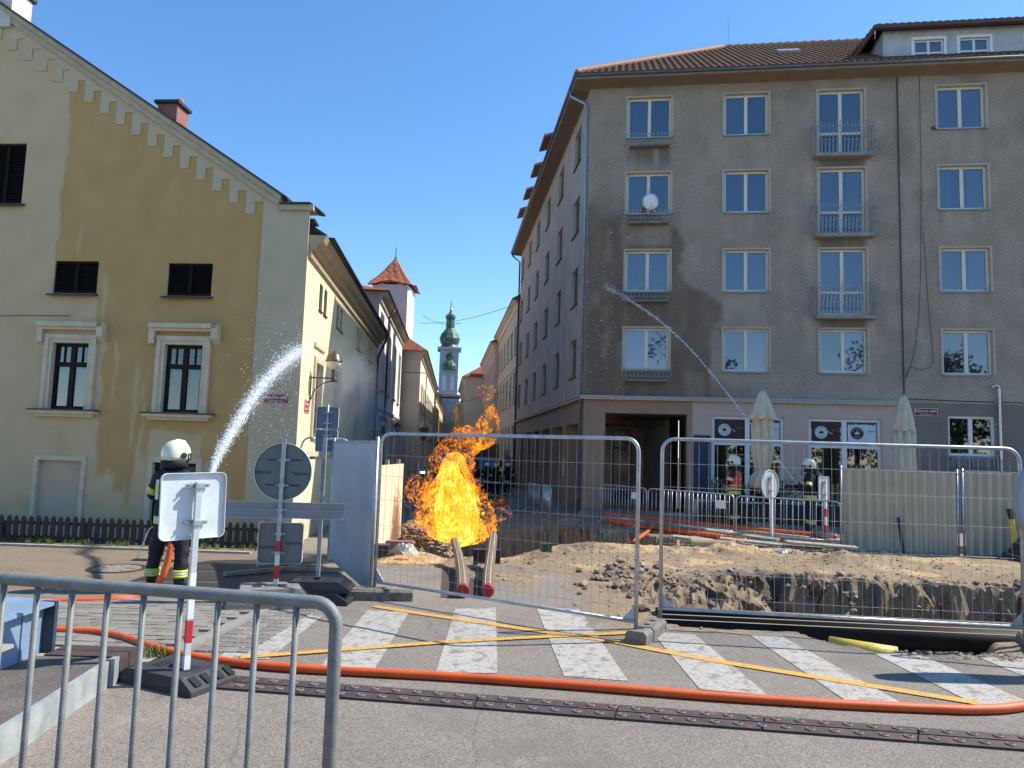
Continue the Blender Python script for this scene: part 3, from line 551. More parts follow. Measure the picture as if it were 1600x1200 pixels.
for (p, q, kind) in ((1.0, 1.75, 'w'), (1.95, 2.75, 'd'), (2.95, 3.5, 'w')):                         # shop front inside the passage
    b_ = MB(); b_.box(0, q-p, 0, .06, 0, .08); b_.box(0, .07, 0, .06, .08, 2.9); b_.box(q-p-.07, q-p, 0, .06, .08, 2.9); b_.box(.07, q-p-.07, 0, .06, 2.1, 2.2); b_.box(.07, q-p-.07, 0, .06, 2.82, 2.9)
    dr = part('door' if kind == 'd' else 'shop_window', b_, mat('dark_brown_joinery', (.07, .05, .04), .5, 0, .15), RB, T(p, 4.45, 0)); part('pane', MB().box(.07, q-p-.07, .02, .03, .08, 2.82), mat('dark_glass', (.02, .022, .025), .08, 0, .1, spec=.8), dr)
window(RB, I4 @ T(0, 0, 0), 3.05, 3.45, .9, 3.1, .44, mat('dark_brown_joinery', (.07, .05, .04)), 1) if False else None
M_WHFR = mat('white_window_frame', (.66, .68, .70), .4, 0, .04, 4)
cafe = []
for (p, q) in ((4.31, 6.65), (7.42, 9.7)): cafe.append(window(RB, I4, p, q, .35, 3.28, .16, M_WHFR, 2, 2.02, lambda w, h: [], None, f=.1, name='cafe_window'))
window(RB, I4, 11.72, 13.12, 2.18, 3.46, .16, M_WHFR, 2, None, None, .08, M_SILLZ, f=.08)
tray = MB(); tray.box(11.75, 13.1, -.28, -.001, 1.68, 1.74); fb = part('window_basket', tray, M_IRON, RB)
for k in range(13):
    x = 11.7+1.44*k/12; bb = MB(); bb.tube([(x, -.26, 1.7), (x, -.36, 1.85), (x, -.30, 2.1)], .010, 5); part('bar', bb, M_IRON, fb)
bb = MB(); bb.tube([(11.7, 0, 2.08), (11.7, -.30, 2.08), (13.14, -.30, 2.08), (13.14, 0, 2.08)], .013, 6); part('rail', bb, M_IRON, fb)
b_ = MB(); b_.box(3.72, 4.27, -.02, 0, .5, 2.62); part('blue_panel', b_, mat('navy_panel', (.018, .028, .07), .35, 0, .1, 4), RB)
b_ = MB(); b_.box(-.12, 10.5, -.14, 0, ZL-.11, ZL-.012); led = part('ledge', b_, M_REVEAL, RB); b_ = MB(); b_.box(-.14, 10.52, -.17, .0, ZL-.012, ZL+.022); part('flashing', b_, mat('zinc_flashing', (.33, .38, .44), .35, .7, .12, 6), RB)
b_ = MB(); b_.box(-22.7, .12, -.14, 0, ZL-.11, ZL-.012); part('ledge', b_, M_REVEAL, RB, MS); b_ = MB(); b_.box(-22.7, .12, -.17, 0, ZL-.012, ZL+.022); part('flashing', b_, mat('dull_flashing', (.20, .20, .21), .5, .4, .12, 6), RB, MS)
# cornice, gutters, downpipes, cables
M_COR = mat('cornice_plaster', (.21, .165, .125), .88, 0, .15, 2, .3, 40); M_GUT = mat('zinc_gutter', (.17, .195, .22), .42, .6, .15, 5)
cp = [(.0, 14.97), (-.1, 14.99), (-.62, 15.03), (-.66, 15.15), (0, 15.2)]
def along(prof, u0, u1, m0=0., m1=0.):
    """profile (y,z) swept in x with mitred ends: x shifts by m*y."""
    n = len(prof); vs = [(u0+m0*y, y, z) for y, z in prof]+[(u1+m1*y, y, z) for y, z in prof]
    return MB().add(vs, [tuple(range(n-1, -1, -1)), tuple(range(n, 2*n))]+[(i, (i+1) % n, (i+1) % n+n, i+n) for i in range(n)])
mit = math.tan(math.radians(90-103.6/2))
part('cornice', along(cp, 0, 20, mit, 0), M_COR, RB); part('cornice', along(cp, -22.9, 0, 0, -mit), M_COR, RB, MS)
gp = [(-.66+.075*math.cos(a), 15.17+.075*math.sin(a)) for a in [math.pi*k/6+math.pi for k in range(7)]]
part('gutter', along(gp, 0, 20, mit, 0), M_GUT, RB, None, True); part('gutter', along(gp, -22.9, 0, 0, -mit), M_GUT, RB, MS, True)
M_PIPE = mat('zinc_downpipe', (.24, .28, .36), .4, .6, .15, 4)
def dpipe(parent, M, pts, r=.055, m=None, clamps=True):
    o = part('downpipe', MB().tube(pts, r, 8), m or M_PIPE, parent, M, True)
    if clamps:
        for z in np.arange(pts[-1][2]+1, pts[-2][2]-.5, 2.0): part('clamp', MB().lathe([(r+.012, 0), (r+.012, .03)], (pts[-1][0], pts[-1][1], z), 8), M_GALVD, o)
    return o
dpipe(RB, MS, [(-.55, -.66, 15.12), (-.5, -.62, 14.9), (-.18, -.12, 14.5), (-.16, -.09, 14.3), (-.16, -.09, -.6)])
dpipe(RB, MS, [(-22.6, -.66, 15.12), (-22.6, -.6, 14.9), (-22.6, -.1, 14.5), (-22.6, -.09, -.6)], m=mat('dark_downpipe', (.05, .05, .055), .5, .4))
part('cable', MB().tube([(10.36, -.03, 14.95), (10.37, -.035, 9), (10.4, -.03, 4.0)], .02, 6), M_BLACK, RB)
part('cable', MB().tube(catmull([(11.08, -.015, 14.95), (11.05, -.02, 11), (10.95, -.02, 7.5), (10.75, -.02, 5.6), (10.45, -.02, 4.6)], 6), .007, 5), M_BLACK, RB)
part('cable', MB().tube(catmull([(11.1, -.015, 9.5), (11.2, -.02, 7), (11.3, -.02, 5.3), (11.0, -.02, 4.95), (10.6, -.02, 5.0), (10.45, -.02, 4.6)], 6), .007, 5), M_BLACK, RB)
part('cable', MB().tube([(10.4, -.02, 3.98), (12, -.02, 3.94), (16, -.02, 3.9)], .012, 5), M_BLACK, RB)
vp = part('vent_pipe', MB().tube(catmull([(13.02, -.1, 4.38), (13.08, -.14, 4.45), (13.2, -.12, 4.4), (13.22, -.1, 4.1), (13.22, -.1, 1.0)], 5), .045, 8), mat('steel_vent', (.5, .5, .5), .3, .8), RB, None, True)
for z in (3.9, 3.2, 2.2): part('clamp', MB().box(13.12, 13.3, -.06, 0, z, z+.04), M_GALVD, vp)
part('vent_hole', MB().box(11.42, 11.58, -.012, 0, 13.05, 13.18), mat('rust_vent', (.10, .035, .02), .8), RB)
# ---- roof: tiled hip roof
M_TILE = mat('brown_clay_tile', (.13, .085, .065), .95, 0, .3, 9, .4, 30, dirt=((.10, .075, .06), 3, .55), spec=.08); M_TILEL = mat('ridge_clay_tile', (.36, .19, .12), .8, 0, .25, 8, .3, 40)
def W2(M, p): return MF @ M @ Vector(p)
EZ, RZ, RIN = 15.2, 20.4, 7.2
fe = lambda u: MF @ Vector((u, -.68, EZ)); se = lambda u: MF @ MS @ Vector((u, -.68, EZ))
cor = MF @ Vector((mit*-.68, -.68, EZ)); iF = MF @ Vector((0, RIN, RZ)); dF = (MF.to_3x3() @ Vector((1, 0, 0))); iS = MF @ MS @ Vector((0, RIN, RZ)); dS = ((MF @ MS).to_3x3() @ Vector((1, 0, 0)))
den = dF.x*(-dS.y)-dF.y*(-dS.x); rx, ry = iS.x-iF.x, iS.y-iF.y; tt = (rx*(-dS.y)-ry*(-dS.x))/den; apex = iF+dF*tt
def roof_plane(name, e0, e1, r1, r0, courses, waves, mats, parent, flip=False):
    """tiled slope between the eave e0-e1 and the ridge r0-r1: rows of lapped, rounded tiles as real relief."""
    e0, e1, r0, r1 = map(Vector, (e0, e1, r0, r1)); nrm = (e1-e0).cross(r0-e0).normalized()
    if nrm.z < 0: nrm = -nrm
    mb = MB(); ed = (e1-e0).normalized(); nw = int((e1-e0).length/.24*5)
    for c in range(courses):
        t0, t1 = c/courses, (c+1)/courses
        def fn(s, t):
            tt_ = t0+(t1-t0)*max(0, t*2-1); off = -.03 if t < .25 else (.035 if t < .75 else 0.); p = (e0*(1-s)+e1*s)*(1-tt_)+(r0*(1-s)+r1*s)*tt_; return p+nrm*(off+.03*abs(math.sin((p-e0).dot(ed)*math.pi/.24)))
        mb.grid(fn, nw, 2)
    return part(name, mb, mats, parent, MF.inverted() if parent is RB else None)
farS = MF @ MS @ Vector((-22.9, -.68, EZ)); farSr = MF @ MS @ Vector((-22.9, RIN, RZ)); farF = fe(20.3); farFr = MF @ Vector((20.3, RIN, RZ))
rf = roof_plane('roof', cor, farF, farFr, apex, 22, 90, M_TILE, RB); roof_plane('roof', farS, cor, apex, farSr, 16, 70, M_TILE, RB)
hip = MB(); hip.tube([(0, 0, 0), (.34, 0, .03)], [.09, .115], 8); hme = hip.mesh('ridge_tile'); hme.materials.append(M_TILEL)
hd = apex-cor; nh = int(hd.length/.33)
for k in range(nh):
    p = cor+hd*((k+.3)/nh); q = hd.to_track_quat('X', 'Z').to_matrix().to_4x4(); o = link('ridge_tile', hme, None, rf); o.matrix_local = Matrix.Translation(p+Vector((0, 0, .07))) @ q
d2 = (farFr-apex)
for k in range(30):
    p = apex+d2.normalized()*(.36*k); o = link('ridge_tile', hme, None, rf); o.matrix_local = Matrix.Translation(p+Vector((0, 0, .05))) @ d2.to_track_quat('X', 'Z').to_matrix().to_4x4()
part('lightning_rod', MB().tube([(0, 0, 0), (0, 0, 1.3)], .012, 5), M_GALVD, RB, MF.inverted() @ Matrix.Translation(apex+d2.normalized()*.2))
part('skylight', MB().box(-.4, .4, -.3, .3, 0, .1), M_GALVD, RB, T(7.6, 3.4, 17.95, 0, math.radians(33)))
# street-side dormers
for t in (10.3, 14.0, 17.7, 21.3):
    b_ = MB(); b_.box(-.72, .72, 0, 3.2, 0, 2.05); dm = part('dormer', b_, mat('dormer_boards', (.11, .085, .07), .8, 0, .2, 6), RB, MS @ T(-t, .02, 15.3)); part('pane', MB().box(-.5, .5, -.01, .0, .7, 1.8), mat('dark_glass', (.02, .022, .025)), dm)
    b_ = MB(); b_.grid(lambda s, v: (-.95+1.9*s, -.44+3.4*v, 2.14+1.15*v+.05*abs(math.sin(s*7*math.pi))), 28, 3); b_.add([(-.95, -.44, 2.03), (.95, -.44, 2.03), (.95, 2.9, 3.16), (-.95, 2.9, 3.16), (-.95, -.44, 2.14), (.95, -.44, 2.14), (.95, 2.9, 3.27), (-.95, 2.9, 3.27)], [(0, 3, 2, 1), (0, 1, 5, 4), (1, 2, 6, 5), (3, 0, 4, 7)]); part('dormer_roof', b_, M_TILEL, dm)
# wide front dormer
M_DW = mat('dormer_plaster', (.42, .44, .46), .8, 0, .18, 2.5, .2, 30, dirt=((.2, .2, .2), 1.6, .62))
dops = [(1.0, 1.95, .22, 1.12), (2.45, 3.4, .22, 1.12), (4.55, 5.5, .22, 1.12)]
MD = T(10.05, .3, 15.3); dw = wall('dormer', RB, MD, 0, 10, -.1, 1.5, dops, [M_DW, M_DW], .5, rev=.12)
b_ = MB(); b_.add([(0, 0, -.1), (0, 4.5, -.1), (0, 4.5, 1.5), (0, 0, 1.5)], [(0, 3, 2, 1)]); part('dormer_cheek', b_, M_DW, RB, MD)
for a, b, c, d in dops:
    o = window(RB, MD, a, b, c, d, .12, M_WHFR, 2, .45, cur_full, None, f=.055); sb = MB()
    for (x0, x1, y0, y1) in ((a-.09, a, c, d+.1), (b, b+.09, c, d+.1), (a, b, d, d+.1)): sb.box(x0, x1, -.03, 0, y0, y1)
    part('surround', sb, M_WHITE, RB, MD)
def Q(p): return MF @ MD @ Vector(p)
roof_plane('dormer_roof', Q((-.35, -.35, 1.52)), Q((10, -.35, 1.52)), Q((10, 4.4, 2.9)), Q((1.2, 4.4, 2.9)), 12, 40, M_TILE, RB); roof_plane('dormer_roof', Q((-1.15, 3.8, 1.1)), Q((-.35, -.35, 1.52)), Q((1.2, 4.4, 2.9)), Q((1.1, 4.4, 2.9)), 8, 16, M_TILE, RB)
b_ = MB(); b_.box(-.4, 10, -.38, -.2, 1.42, 1.54); b_.tube([(-.36, -.3, 1.48), (-1.25, 1.6, .2)], .08, 6); part('dormer_fascia', b_, mat('brown_fascia', (.10, .045, .03), .6), RB, MD)
an = thing('antenna', 'thin television antenna mast on the ridge above the wide dormer', 'antenna', MF @ Vector((11.9, 4.6, 17.9))); part('mast', MB().tube([(0, 0, -.4), (0, 0, 1.9)], .02, 6), M_GALVD, an)
for z, w in ((1.1, .35), (1.35, .25), (.7, .3)): part('crossbar', MB().tube([(-w, 0, z), (w, 0, z+.03)], .012, 5), M_GALVD, an)
# street name plate and cafe window decals
def name_plate(name, label, M, lines, w, h, colr=(.17, .012, .016)):
    b = MB(); b.box(-w/2, w/2, -.012, 0, -h/2, h/2); o = tag(part(name, b, mat('plate_red_%d' % int(colr[0]*100), colr, .35, 0, .08)), label, 'street sign'); o.matrix_world = M
    bb = MB(); e = .012
    for x0, x1, z0, z1 in ((-w/2+.01, w/2-.01, h/2-.022, h/2-.010), (-w/2+.01, w/2-.01, -h/2+.010, -h/2+.022), (-w/2+.01, -w/2+.022, -h/2+.022, h/2-.022), (w/2-.022, w/2-.01, -h/2+.022, h/2-.022)): bb.box(x0, x1, -.015, -.012, z0, z1)
    part('border', bb, M_WHITE, o)
    for txt, sz, z in lines: link('lettering', text_mesh(txt, sz), M_WHITE, o, T(0, -.0145, z) @ RX90)
    return o
name_plate('street_name_plate', 'dark red street name plate on the grey block beside a closed parasol', MF @ T(11.06, -.002, 3.56), [('Zátkovo nábř.', .118, .035), ('České Budějovice 1', .05, -.065)], .72, .27)
M_DECB = mat('dark_decal', (.035, .012, .010), .3, 0, .2); M_DECW = mat('pale_decal', (.50, .58, .64), .35, 0, .08); M_DECT = mat('decal_text_brown', (.25, .2, .17), .5)
for wi, o in enumerate(cafe):
    W0 = 2.34 if wi == 0 else 2.28
    for leaf in (0, 1):
        pale = leaf == 1; x0, x1 = (.14, W0/2-.12) if leaf == 0 else (W0/2+.12, W0-.14); M0 = T(0, .012, 0)
        d = part('window_decal', MB().box(x0, x1, 0, .004, 2.13, 2.80), M_DECW if pale else M_DECB, o, M0); cx = x0+.29; cz = 2.47
        disc = MB(); disc.add([(cx+.205*math.cos(a), -.003, cz+.205*math.sin(a)) for a in [2*math.pi*k/32 for k in range(32)]], [tuple(range(32))]); part('emblem', disc, M_DECB if pale else M_DECW, o, M0)
        tm = M_DECW if pale else M_DECB
        bird = MB(); bird.add([(cx+x, -.006, cz+z) for x, z in ((-.09, -.005), (-.02, .045), (0, .09), (.02, .045), (.085, .01), (.05, -.05), (.02, -.02), (-.03, -.055))], [tuple(range(8))]); part('emblem_bird', bird, tm, o, M0)
        for i, ch in enumerate('RESTAURANT'): a = math.radians(160-i*15.5); link('lettering', text_mesh(ch, .055), tm, o, M0 @ T(cx+.155*math.cos(a), -.006, cz+.155*math.sin(a), 0, 0, math.pi/2-a) @ RX90)
        link('lettering', text_mesh('Restaurace', .045), tm, o, M0 @ T(cx, -.006, cz-.125) @ RX90); link('lettering', text_mesh('P U R O', .075), M_DECT if not pale else M_DECB, o, M0 @ T(cx+.47, -.006, cz+.07) @ RX90)
        fz = MB()
        for k in range(26):
            x = x0+(x1-x0)*(k+random.random())/26; r = random.uniform(.015, .05); z = 2.13 if not pale else 2.80; sg = 1 if not pale else -1
            fz.add([(x-r, -.005, z), (x+r, -.005, z), (x+r*.3, -.005, z+sg*r*1.7), (x-r*.5, -.005, z+sg*r*1.3)], [(0, 1, 2, 3)])
        part('leaf_print', fz, mat('leaf_print_green', (.05, .11, .09), .5, 0, .3, 30), o, M0)
        fish = MB(); fish.add([(cx+.28+x, -.005, cz+z) for x, z in ((-.06, .05), (-.02, .02), (.08, -.04), (.05, -.05), (-.03, 0))], [tuple(range(5))]); part('fish_print', fish, tm if pale else M_DECW, o, M0)
M_ = None
# ================================================================== LEFT GABLED HOUSE
LO = DP(469, 600, 18.5); LO = (float(LO[0]), 18.5); AG = math.atan2(-.0852, .9964)
LB = thing('gabled_house', 'ochre gabled house with stepped plaster frieze and dark shuttered windows', 'building', (LO[0], LO[1], 0), AG); MG = T(LO[0], LO[1], 0, AG); ML = MG.inverted() @ T(LO[0], LO[1], 0, math.atan2(.997, -.075))
M_OCH = mat('ochre_plaster', (.45, .295, .11), .9, 0, .07, 1.5, .3, 40, attr=[(.52, .405, .235), (.48, .34, .15), None]); M_PALE = mat('pale_plaster', (.475, .405, .27), .88, 0, .07, 1.5, .25, 40); M_TRIM = mat('cream_trim', (.56, .485, .34), .85, 0, .1, 4, .2, 40, dirt=((.38, .35, .27), 3, .6))
M_SHUT = mat('black_brown_shutter', (.008, .006, .006), .7, 0, .2, 8, spec=.15); M_GLASSD = glassmat('dim_window_glass', (.8, .82, .84), .075)
def gtop(x):
    u = -x
    if u < .79: return 8.1
    if u <= 9.3: return 8.19+(u-.79)*(13.72-8.19)/8.51
    return 13.72-(u-9.3)*.65
gops = [(2.55, 3.78, 5.68, 6.56), (5.73, 6.97, 5.71, 6.59), (2.65, 3.68, 2.6, 4.38), (5.78, 6.79, 2.61, 4.37), (8.1, 9.2, 8.17, 9.87), (5.72, 6.92, -.6, 1.27), (2.6, 3.77, -.6, 1.31)]
def g_mask(x, z):
    u = -x; n = fbm(u*1.6+30, z*1.6, 5); n2 = fbm(u*6+3, z*.8, 5); e = 6.95-1.25*ss(5.75, 5.65, z)-.35*ss(4.9, 4.6, z)
    dry = ss(-.025, .025, u-e+(n-.5)*.35)
    low = ss(2.2, 2.1, z+(n-.5)*.5)                                     # lower part dry except long drips
    dr = np.zeros_like(u)
    for c, w, zb in ((5.15, .34, 1.0), (4.72, .2, .5), (4.42, .17, .25), (4.05, .10, 1.4), (1.8, .55, 1.0), (1.45, .4, .2), (2.35, .2, 1.4)): dr = np.maximum(dr, ss(w+.015, w-.015, np.abs(u-c+(n2-.5)*.25)*(1+.6*ss(1.6, .3, z)))*ss(zb-.15, zb+.15, z+(n2-.5)*.8))
    d2 = np.maximum(dry, low*(1-dr)*ss(.9, 1.2, u))
    for c, w, z0, z1 in ((5.05, .06, 2.2, 4.6), (4.45, .07, 1.6, 3.9), (5.5, .06, 4.9, 6.3), (6.35, .05, 6.7, 7.6), (4.2, .04, 2.0, 3.4)): d2 = np.maximum(d2, .8*ss(w, w*.4, np.abs(u-c+(n2-.5)*.22))*ss(z0-.1, z0+.2, z)*ss(z1+.1, z1-.3, z))
    return np.clip(d2, 0, 1), .35*ss(.6, .75, n), 0*u
wall('wall', LB, I4, -12.6, -.0, -1.2, 14, [(-b, -a, c, d) for a, b, c, d in gops], [M_OCH, M_TRIM], .06, g_mask, gtop, rev=.16)
# frieze with teeth: individual raised columns joined to a band
fz = MB(); step = .4785; zs_ = lambda u: 8.19+(u-.79)*.6498
def strip(u0, u1, d0, m=0):
    za, zb = zs_(u0), zs_(u1); lo = zs_(u1 if d0 > 1 else u0)-d0
    return za, zb
k = 0; u = 1.28
while u < 9.2:
    ug = min(u+.215, 9.29); ut = min(u+step, 9.29); zn = zs_(u)-.28-.0; zt = zs_(u+step)-.92
    for (a, b, lo) in ((u, ug, zn), (ug, ut, zt)):
        if b-a > .01: fz.add([(-b, -.025, lo), (-a, -.025, lo), (-a, -.025, zs_(a)), (-b, -.025, zs_(b)), (-b, 0, lo), (-a, 0, lo), (-a, 0, zs_(a)), (-b, 0, zs_(b))], [(0, 1, 2, 3), (0, 4, 5, 1), (1, 5, 6, 2), (0, 3, 7, 4)])
    u += step
part('stepped_frieze', fz, M_PALE, LB)
pl = MB(); pl.add([(-1.27, -.03, -1.2), (0, -.03, -1.2), (0, -.03, 8.1), (-.79, -.03, 8.1), (-1.27, -.03, zs_(1.27)), (-1.27, 0, -1.2), (-1.27, 0, 8.45)], [(0, 1, 2, 3, 4), (0, 4, 6, 5)]); pl.add([(0, -.03, -1.2), (0, .0, -1.2), (0, 0, 8.1), (0, -.03, 8.1)], [(0, 1, 2, 3)]); part('corner_pilaster', pl, M_PALE, LB)
def slope_mould(name, y0, d0, d1, m, u0=.75, u1=9.3):
    b = MB(); b.add([(-u1, y0, zs_(u1)-d0), (-u0, y0, zs_(u0)-d0), (-u0, y0, zs_(u0)-d1), (-u1, y0, zs_(u1)-d1), (-u1, .3, zs_(u1)-d0), (-u0, .3, zs_(u0)-d0), (-u0, .3, zs_(u0)-d1), (-u1, .3, zs_(u1)-d1)], [(0, 1, 2, 3), (0, 4, 5, 1), (3, 2, 6, 7), (1, 5, 6, 2)]); return part(name, b, m, LB)
M_CORN = mat('gable_cornice', (.42, .37, .26), .85, 0, .12, 4, .2, 40)
slope_mould('cornice', -.10, .12, -.06, M_CORN); slope_mould('cornice', -.17, -.06, -.20, M_CORN); slope_mould('verge_cap', -.22, -.20, -.26, mat('dark_verge', (.03, .025, .022), .6), .55)
b = MB(); b.box(-.8, .12, -.12, .35, 7.98, 8.12); part('cornice', b, M_CORN, LB); b = MB(); b.add([(-.8, -.16, 8.13), (.02, -.16, 8.13), (.24, .1, 7.98), (.24, .45, 7.98), (-.8, .45, 8.17), (-.8, -.16, 8.18), (.04, -.16, 8.18), (.26, .1, 8.03), (.26, .45, 8.03), (-.8, .45, 8.22)], [(5, 6, 7, 8, 9), (0, 5, 6, 1)[::-1], (1, 2, 7, 6), (2, 3, 8, 7), (4, 3, 2, 1, 0)]); part('verge_cap', b, mat('dark_verge', (.03, .025, .022)), LB)
b = MB(); b.box(-9.55, -8.85, -.12, .6, 13.2, 14.35); cp_ = part('apex_pier', b, mat('pier_plaster', (.50, .50, .48), .85, 0, .1, 3), LB); b = MB(); b.box(-9.62, -8.78, -.2, .7, 14.36, 14.46); part('cap', b, mat('dark_verge', (.03, .025, .022)), cp_)
b = MB(); b.box(-5.44, -4.84, 1.6, 2.2, 9.6, 11.78)
M_BRK = mat('red_brick', (.25, .075, .05), .85, 0, .2, 10, .2, 40)
def brick_mat():
    m = bpy.data.materials.new('brick_courses'); m.use_nodes = True; N = m.node_tree.nodes; L = m.node_tree.links; bs = N['Principled BSDF']; t = N.new('ShaderNodeTexCoord'); mp = N.new('ShaderNodeMapping'); mp.inputs['Rotation'].default_value = (math.pi/2, 0, 0); L.new(t.outputs['Object'], mp.inputs[0])
    bk = N.new('ShaderNodeTexBrick'); bk.inputs['Scale'].default_value = 4.2; bk.inputs['Color1'].default_value = (.27, .085, .06, 1); bk.inputs['Color2'].default_value = (.20, .06, .045, 1); bk.inputs['Mortar'].default_value = (.42, .36, .30, 1); bk.inputs['Mortar Size'].default_value = .02; L.new(mp.outputs[0], bk.inputs['Vector']); L.new(bk.outputs['Color'], bs.inputs['Base Color']); bs.inputs['Roughness'].default_value = .85; return m
ch_ = part('chimney', b, brick_mat(), LB); b = MB(); b.box(-5.52, -4.76, 1.52, 2.28, 11.78, 11.87); part('cap', b, mat('dark_verge', (.03, .025, .022)), ch_); part('pot', MB().lathe([(.1, 0), (.12, .14), (.06, .2)], (-4.94, 1.9, 11.87), 10), mat('clay_pot', (.4, .22, .13), .8), ch_)
# windows of the gable
def shutter(u0, u1, z0, z1):
    w, h = u1-u0, z1-z0; o = part('shutter', frame_mb(w, h, 2, .06), M_SHUT, LB, T(-u1, .05, z0)); n = int(h/.085)
    for leaf in (0, 1):
        for i in range(n):
            z = .07+(h-.14)*i/n; link('slat', cached(('slat', round(w/2-.1, 3)), lambda: MB().add([(0, 0, 0), (w/2-.1, 0, 0), (w/2-.1, .05, .075), (0, .05, .075), (0, .008, 0), (w/2-.1, .008, 0), (w/2-.1, .058, .075), (0, .058, .075)], [(0, 1, 2, 3), (4, 7, 6, 5), (0, 4, 5, 1)]), M_SHUT), None, o, T(.05+leaf*w/2, .01, z))
    part('backing', MB().box(.02, w-.02, .075, .085, .02, h-.02), M_SHUT, o)
shutter(2.55, 3.78, 5.68, 6.56); shutter(5.73, 6.97, 5.71, 6.59); shutter(8.1, 9.2, 8.17, 9.87)
for (a, b, c) in ((2.5, 3.86, 5.68), (5.68, 7.05, 5.71), (8.0, 9.3, 8.17)): part('sill', MB().add([(-b, -.14, c-.05), (-a, -.14, c-.05), (-a+.03, .1, c+.02), (-b-.03, .1, c+.02), (-b, -.14, c-.09), (-a, -.14, c-.09), (-a, .0, c-.06), (-b, .0, c-.06)], [(0, 1, 2, 3), (0, 4, 5, 1), (4, 7, 6, 5), (1, 5, 6, 2), (0, 3, 7, 4)]), mat('dark_metal_sill', (.018, .015, .016), .5), LB)
M_BFR = mat('dark_brown_frame', (.012, .008, .007), .6, 0, .15, spec=.2); M_VEN = mat('venetian_blind', (.27, .28, .32), .7, 0, .05, 3, .1, 80)
def tall_window(u0, u1, z0, z1, hood=True):
    w, h = u1-u0, z1-z0; o = part('window', frame_mb(w, h, 2, .09, h*.68), M_BFR, LB, T(-u1, .09, z0)); part('transom', MB().box(.05, w-.05, -.02, .06, h*.68-.06, h*.68+.06), M_BFR, o)
    for k in range(1, 4): part('glazing_bar', MB().box(w*k/4-.012, w*k/4+.012, -.005, .03, h*.68, h-.05), M_BFR, o)
    for (a, b, c, d) in ((.06, w/2-.05, .06, h*.66), (w/2+.05, w-.06, .06, h*.66), (.06, w-.06, h*.70, h-.06)): part('pane', MB().box(a, b, .028, .036, c, d), M_GLASSD, o)
    for (a, b) in ((.12, w/2-.06), (w/2+.11, w-.06)): part('blind', MB().box(a, b, .08, .085, .08, h*.62), M_VEN, o)
    part('interior', MB().add([(0, .07, 0), (w, .07, 0), (w, .07, h), (0, .07, h), (0, .5, 0), (w, .5, 0), (w, .5, h), (0, .5, h)], [(4, 5, 6, 7), (0, 4, 7, 3), (1, 2, 6, 5), (0, 1, 5, 4), (3, 7, 6, 2)]), M_DARK, o)
    b = MB()
    for e0, e1, y in ((0, .10, -.05), (.10, .22, -.085)):
        b.box(-u1-e1, -u1-e0, y, 0, z0, z1+e1); b.box(-u0+e0, -u0+e1, y, 0, z0, z1+e1); b.box(-u1-e0, -u0+e0, y, 0, z1+e0, z1+e1)
    part('surround', b, M_TRIM, LB)
    b = MB(); b.box(-u1-.42, -u0+.42, -.20, 0, z1+.42, z1+.54); b.box(-u1-.38, -u0+.38, -.13, 0, z1+.34, z1+.42); b.box(-u1-.42, -u1-.27, -.14, 0, z1+.0, z1+.42); b.prism([(0, z1+.0), (-.2, z1+.16), (-.2, z1+.54), (0, z1+.54)], 'x', -u0+.27, -u0+.44); part('hood', b, M_TRIM, LB)
    b = MB(); b.box(-u1-.40, -u0+.40, -.20, 0, z0-.12, z0-.04); b.box(-u1-.30, -u0+.30, -.12, 0, z0-.2, z0-.12); s = part('sill', b, M_TRIM, LB); b = MB(); b.box(-u1-.44, -u0+.44, -.24, .08, z0-.04, z0-.005); part('sill_cap', b, mat('dark_metal_sill', (.018, .015, .016)), LB)
tall_window(2.65, 3.68, 2.6, 4.38); tall_window(5.78, 6.79, 2.61, 4.37)
b = MB()
for e0, e1, y in ((0, .12, -.04),): b.box(-6.92-e1, -6.92, y, 0, -1.1, 1.27+e1); b.box(-5.72, -5.72+e1, y, 0, -1.1, 1.27+e1); b.box(-6.92, -5.72, y, 0, 1.27, 1.27+e1)
part('surround', b, M_TRIM, LB); part('blind_panel', MB().box(-6.92, -5.72, .08, .12, -1.1, 1.27), mat('blank_panel', (.47, .38, .265), .88, 0, .05, 2, .2, 40), LB)
b = MB(); b.box(-3.77-.14, -3.77, -.05, 0, -1.1, 1.45); b.box(-2.6, -2.6+.14, -.05, 0, -1.1, 1.45); b.box(-3.77, -2.6, -.05, 0, 1.31, 1.45); part('surround', b, M_TRIM, LB)
dd = part('door', frame_mb(1.17, 2.4, 2, .09, 1.9), M_BFR, LB, T(-3.77, .08, -1.1)); part('pane', MB().box(.09, 1.08, .03, .04, .09, 2.3), mat('dark_glass', (.02, .022, .025)), dd)
part('cable', MB().tube(catmull([(-9.2, -.02, 5.02), (-8, -.02, 5.08), (-6.4, -.02, 5.1)], 5), .012, 5), mat('old_cable', (.2, .19, .15), .7), LB)
rp = [(-18.6, 13.72-(18.6-9.3)*.65), (-9.3, 13.55), (.42, 7.45), (.42, 7.38), (-9.3, 13.4), (-18.6, 7.4)]; sdl = MG.inverted().to_3x3() @ Vector((-.075, .997, 0)); b = MB(); b.add([(x+sdl.x*t, sdl.y*t, z) for t in (.32, 16.9) for x, z in rp], [tuple(range(6)), tuple(range(11, 5, -1))]+[(i, (i+1) % 6, (i+1) % 6+6, i+6) for i in range(6)]); part('roof', b, mat('dark_slate', (.035, .032, .032), .7, 0, .2, 5, .3, 30), LB)
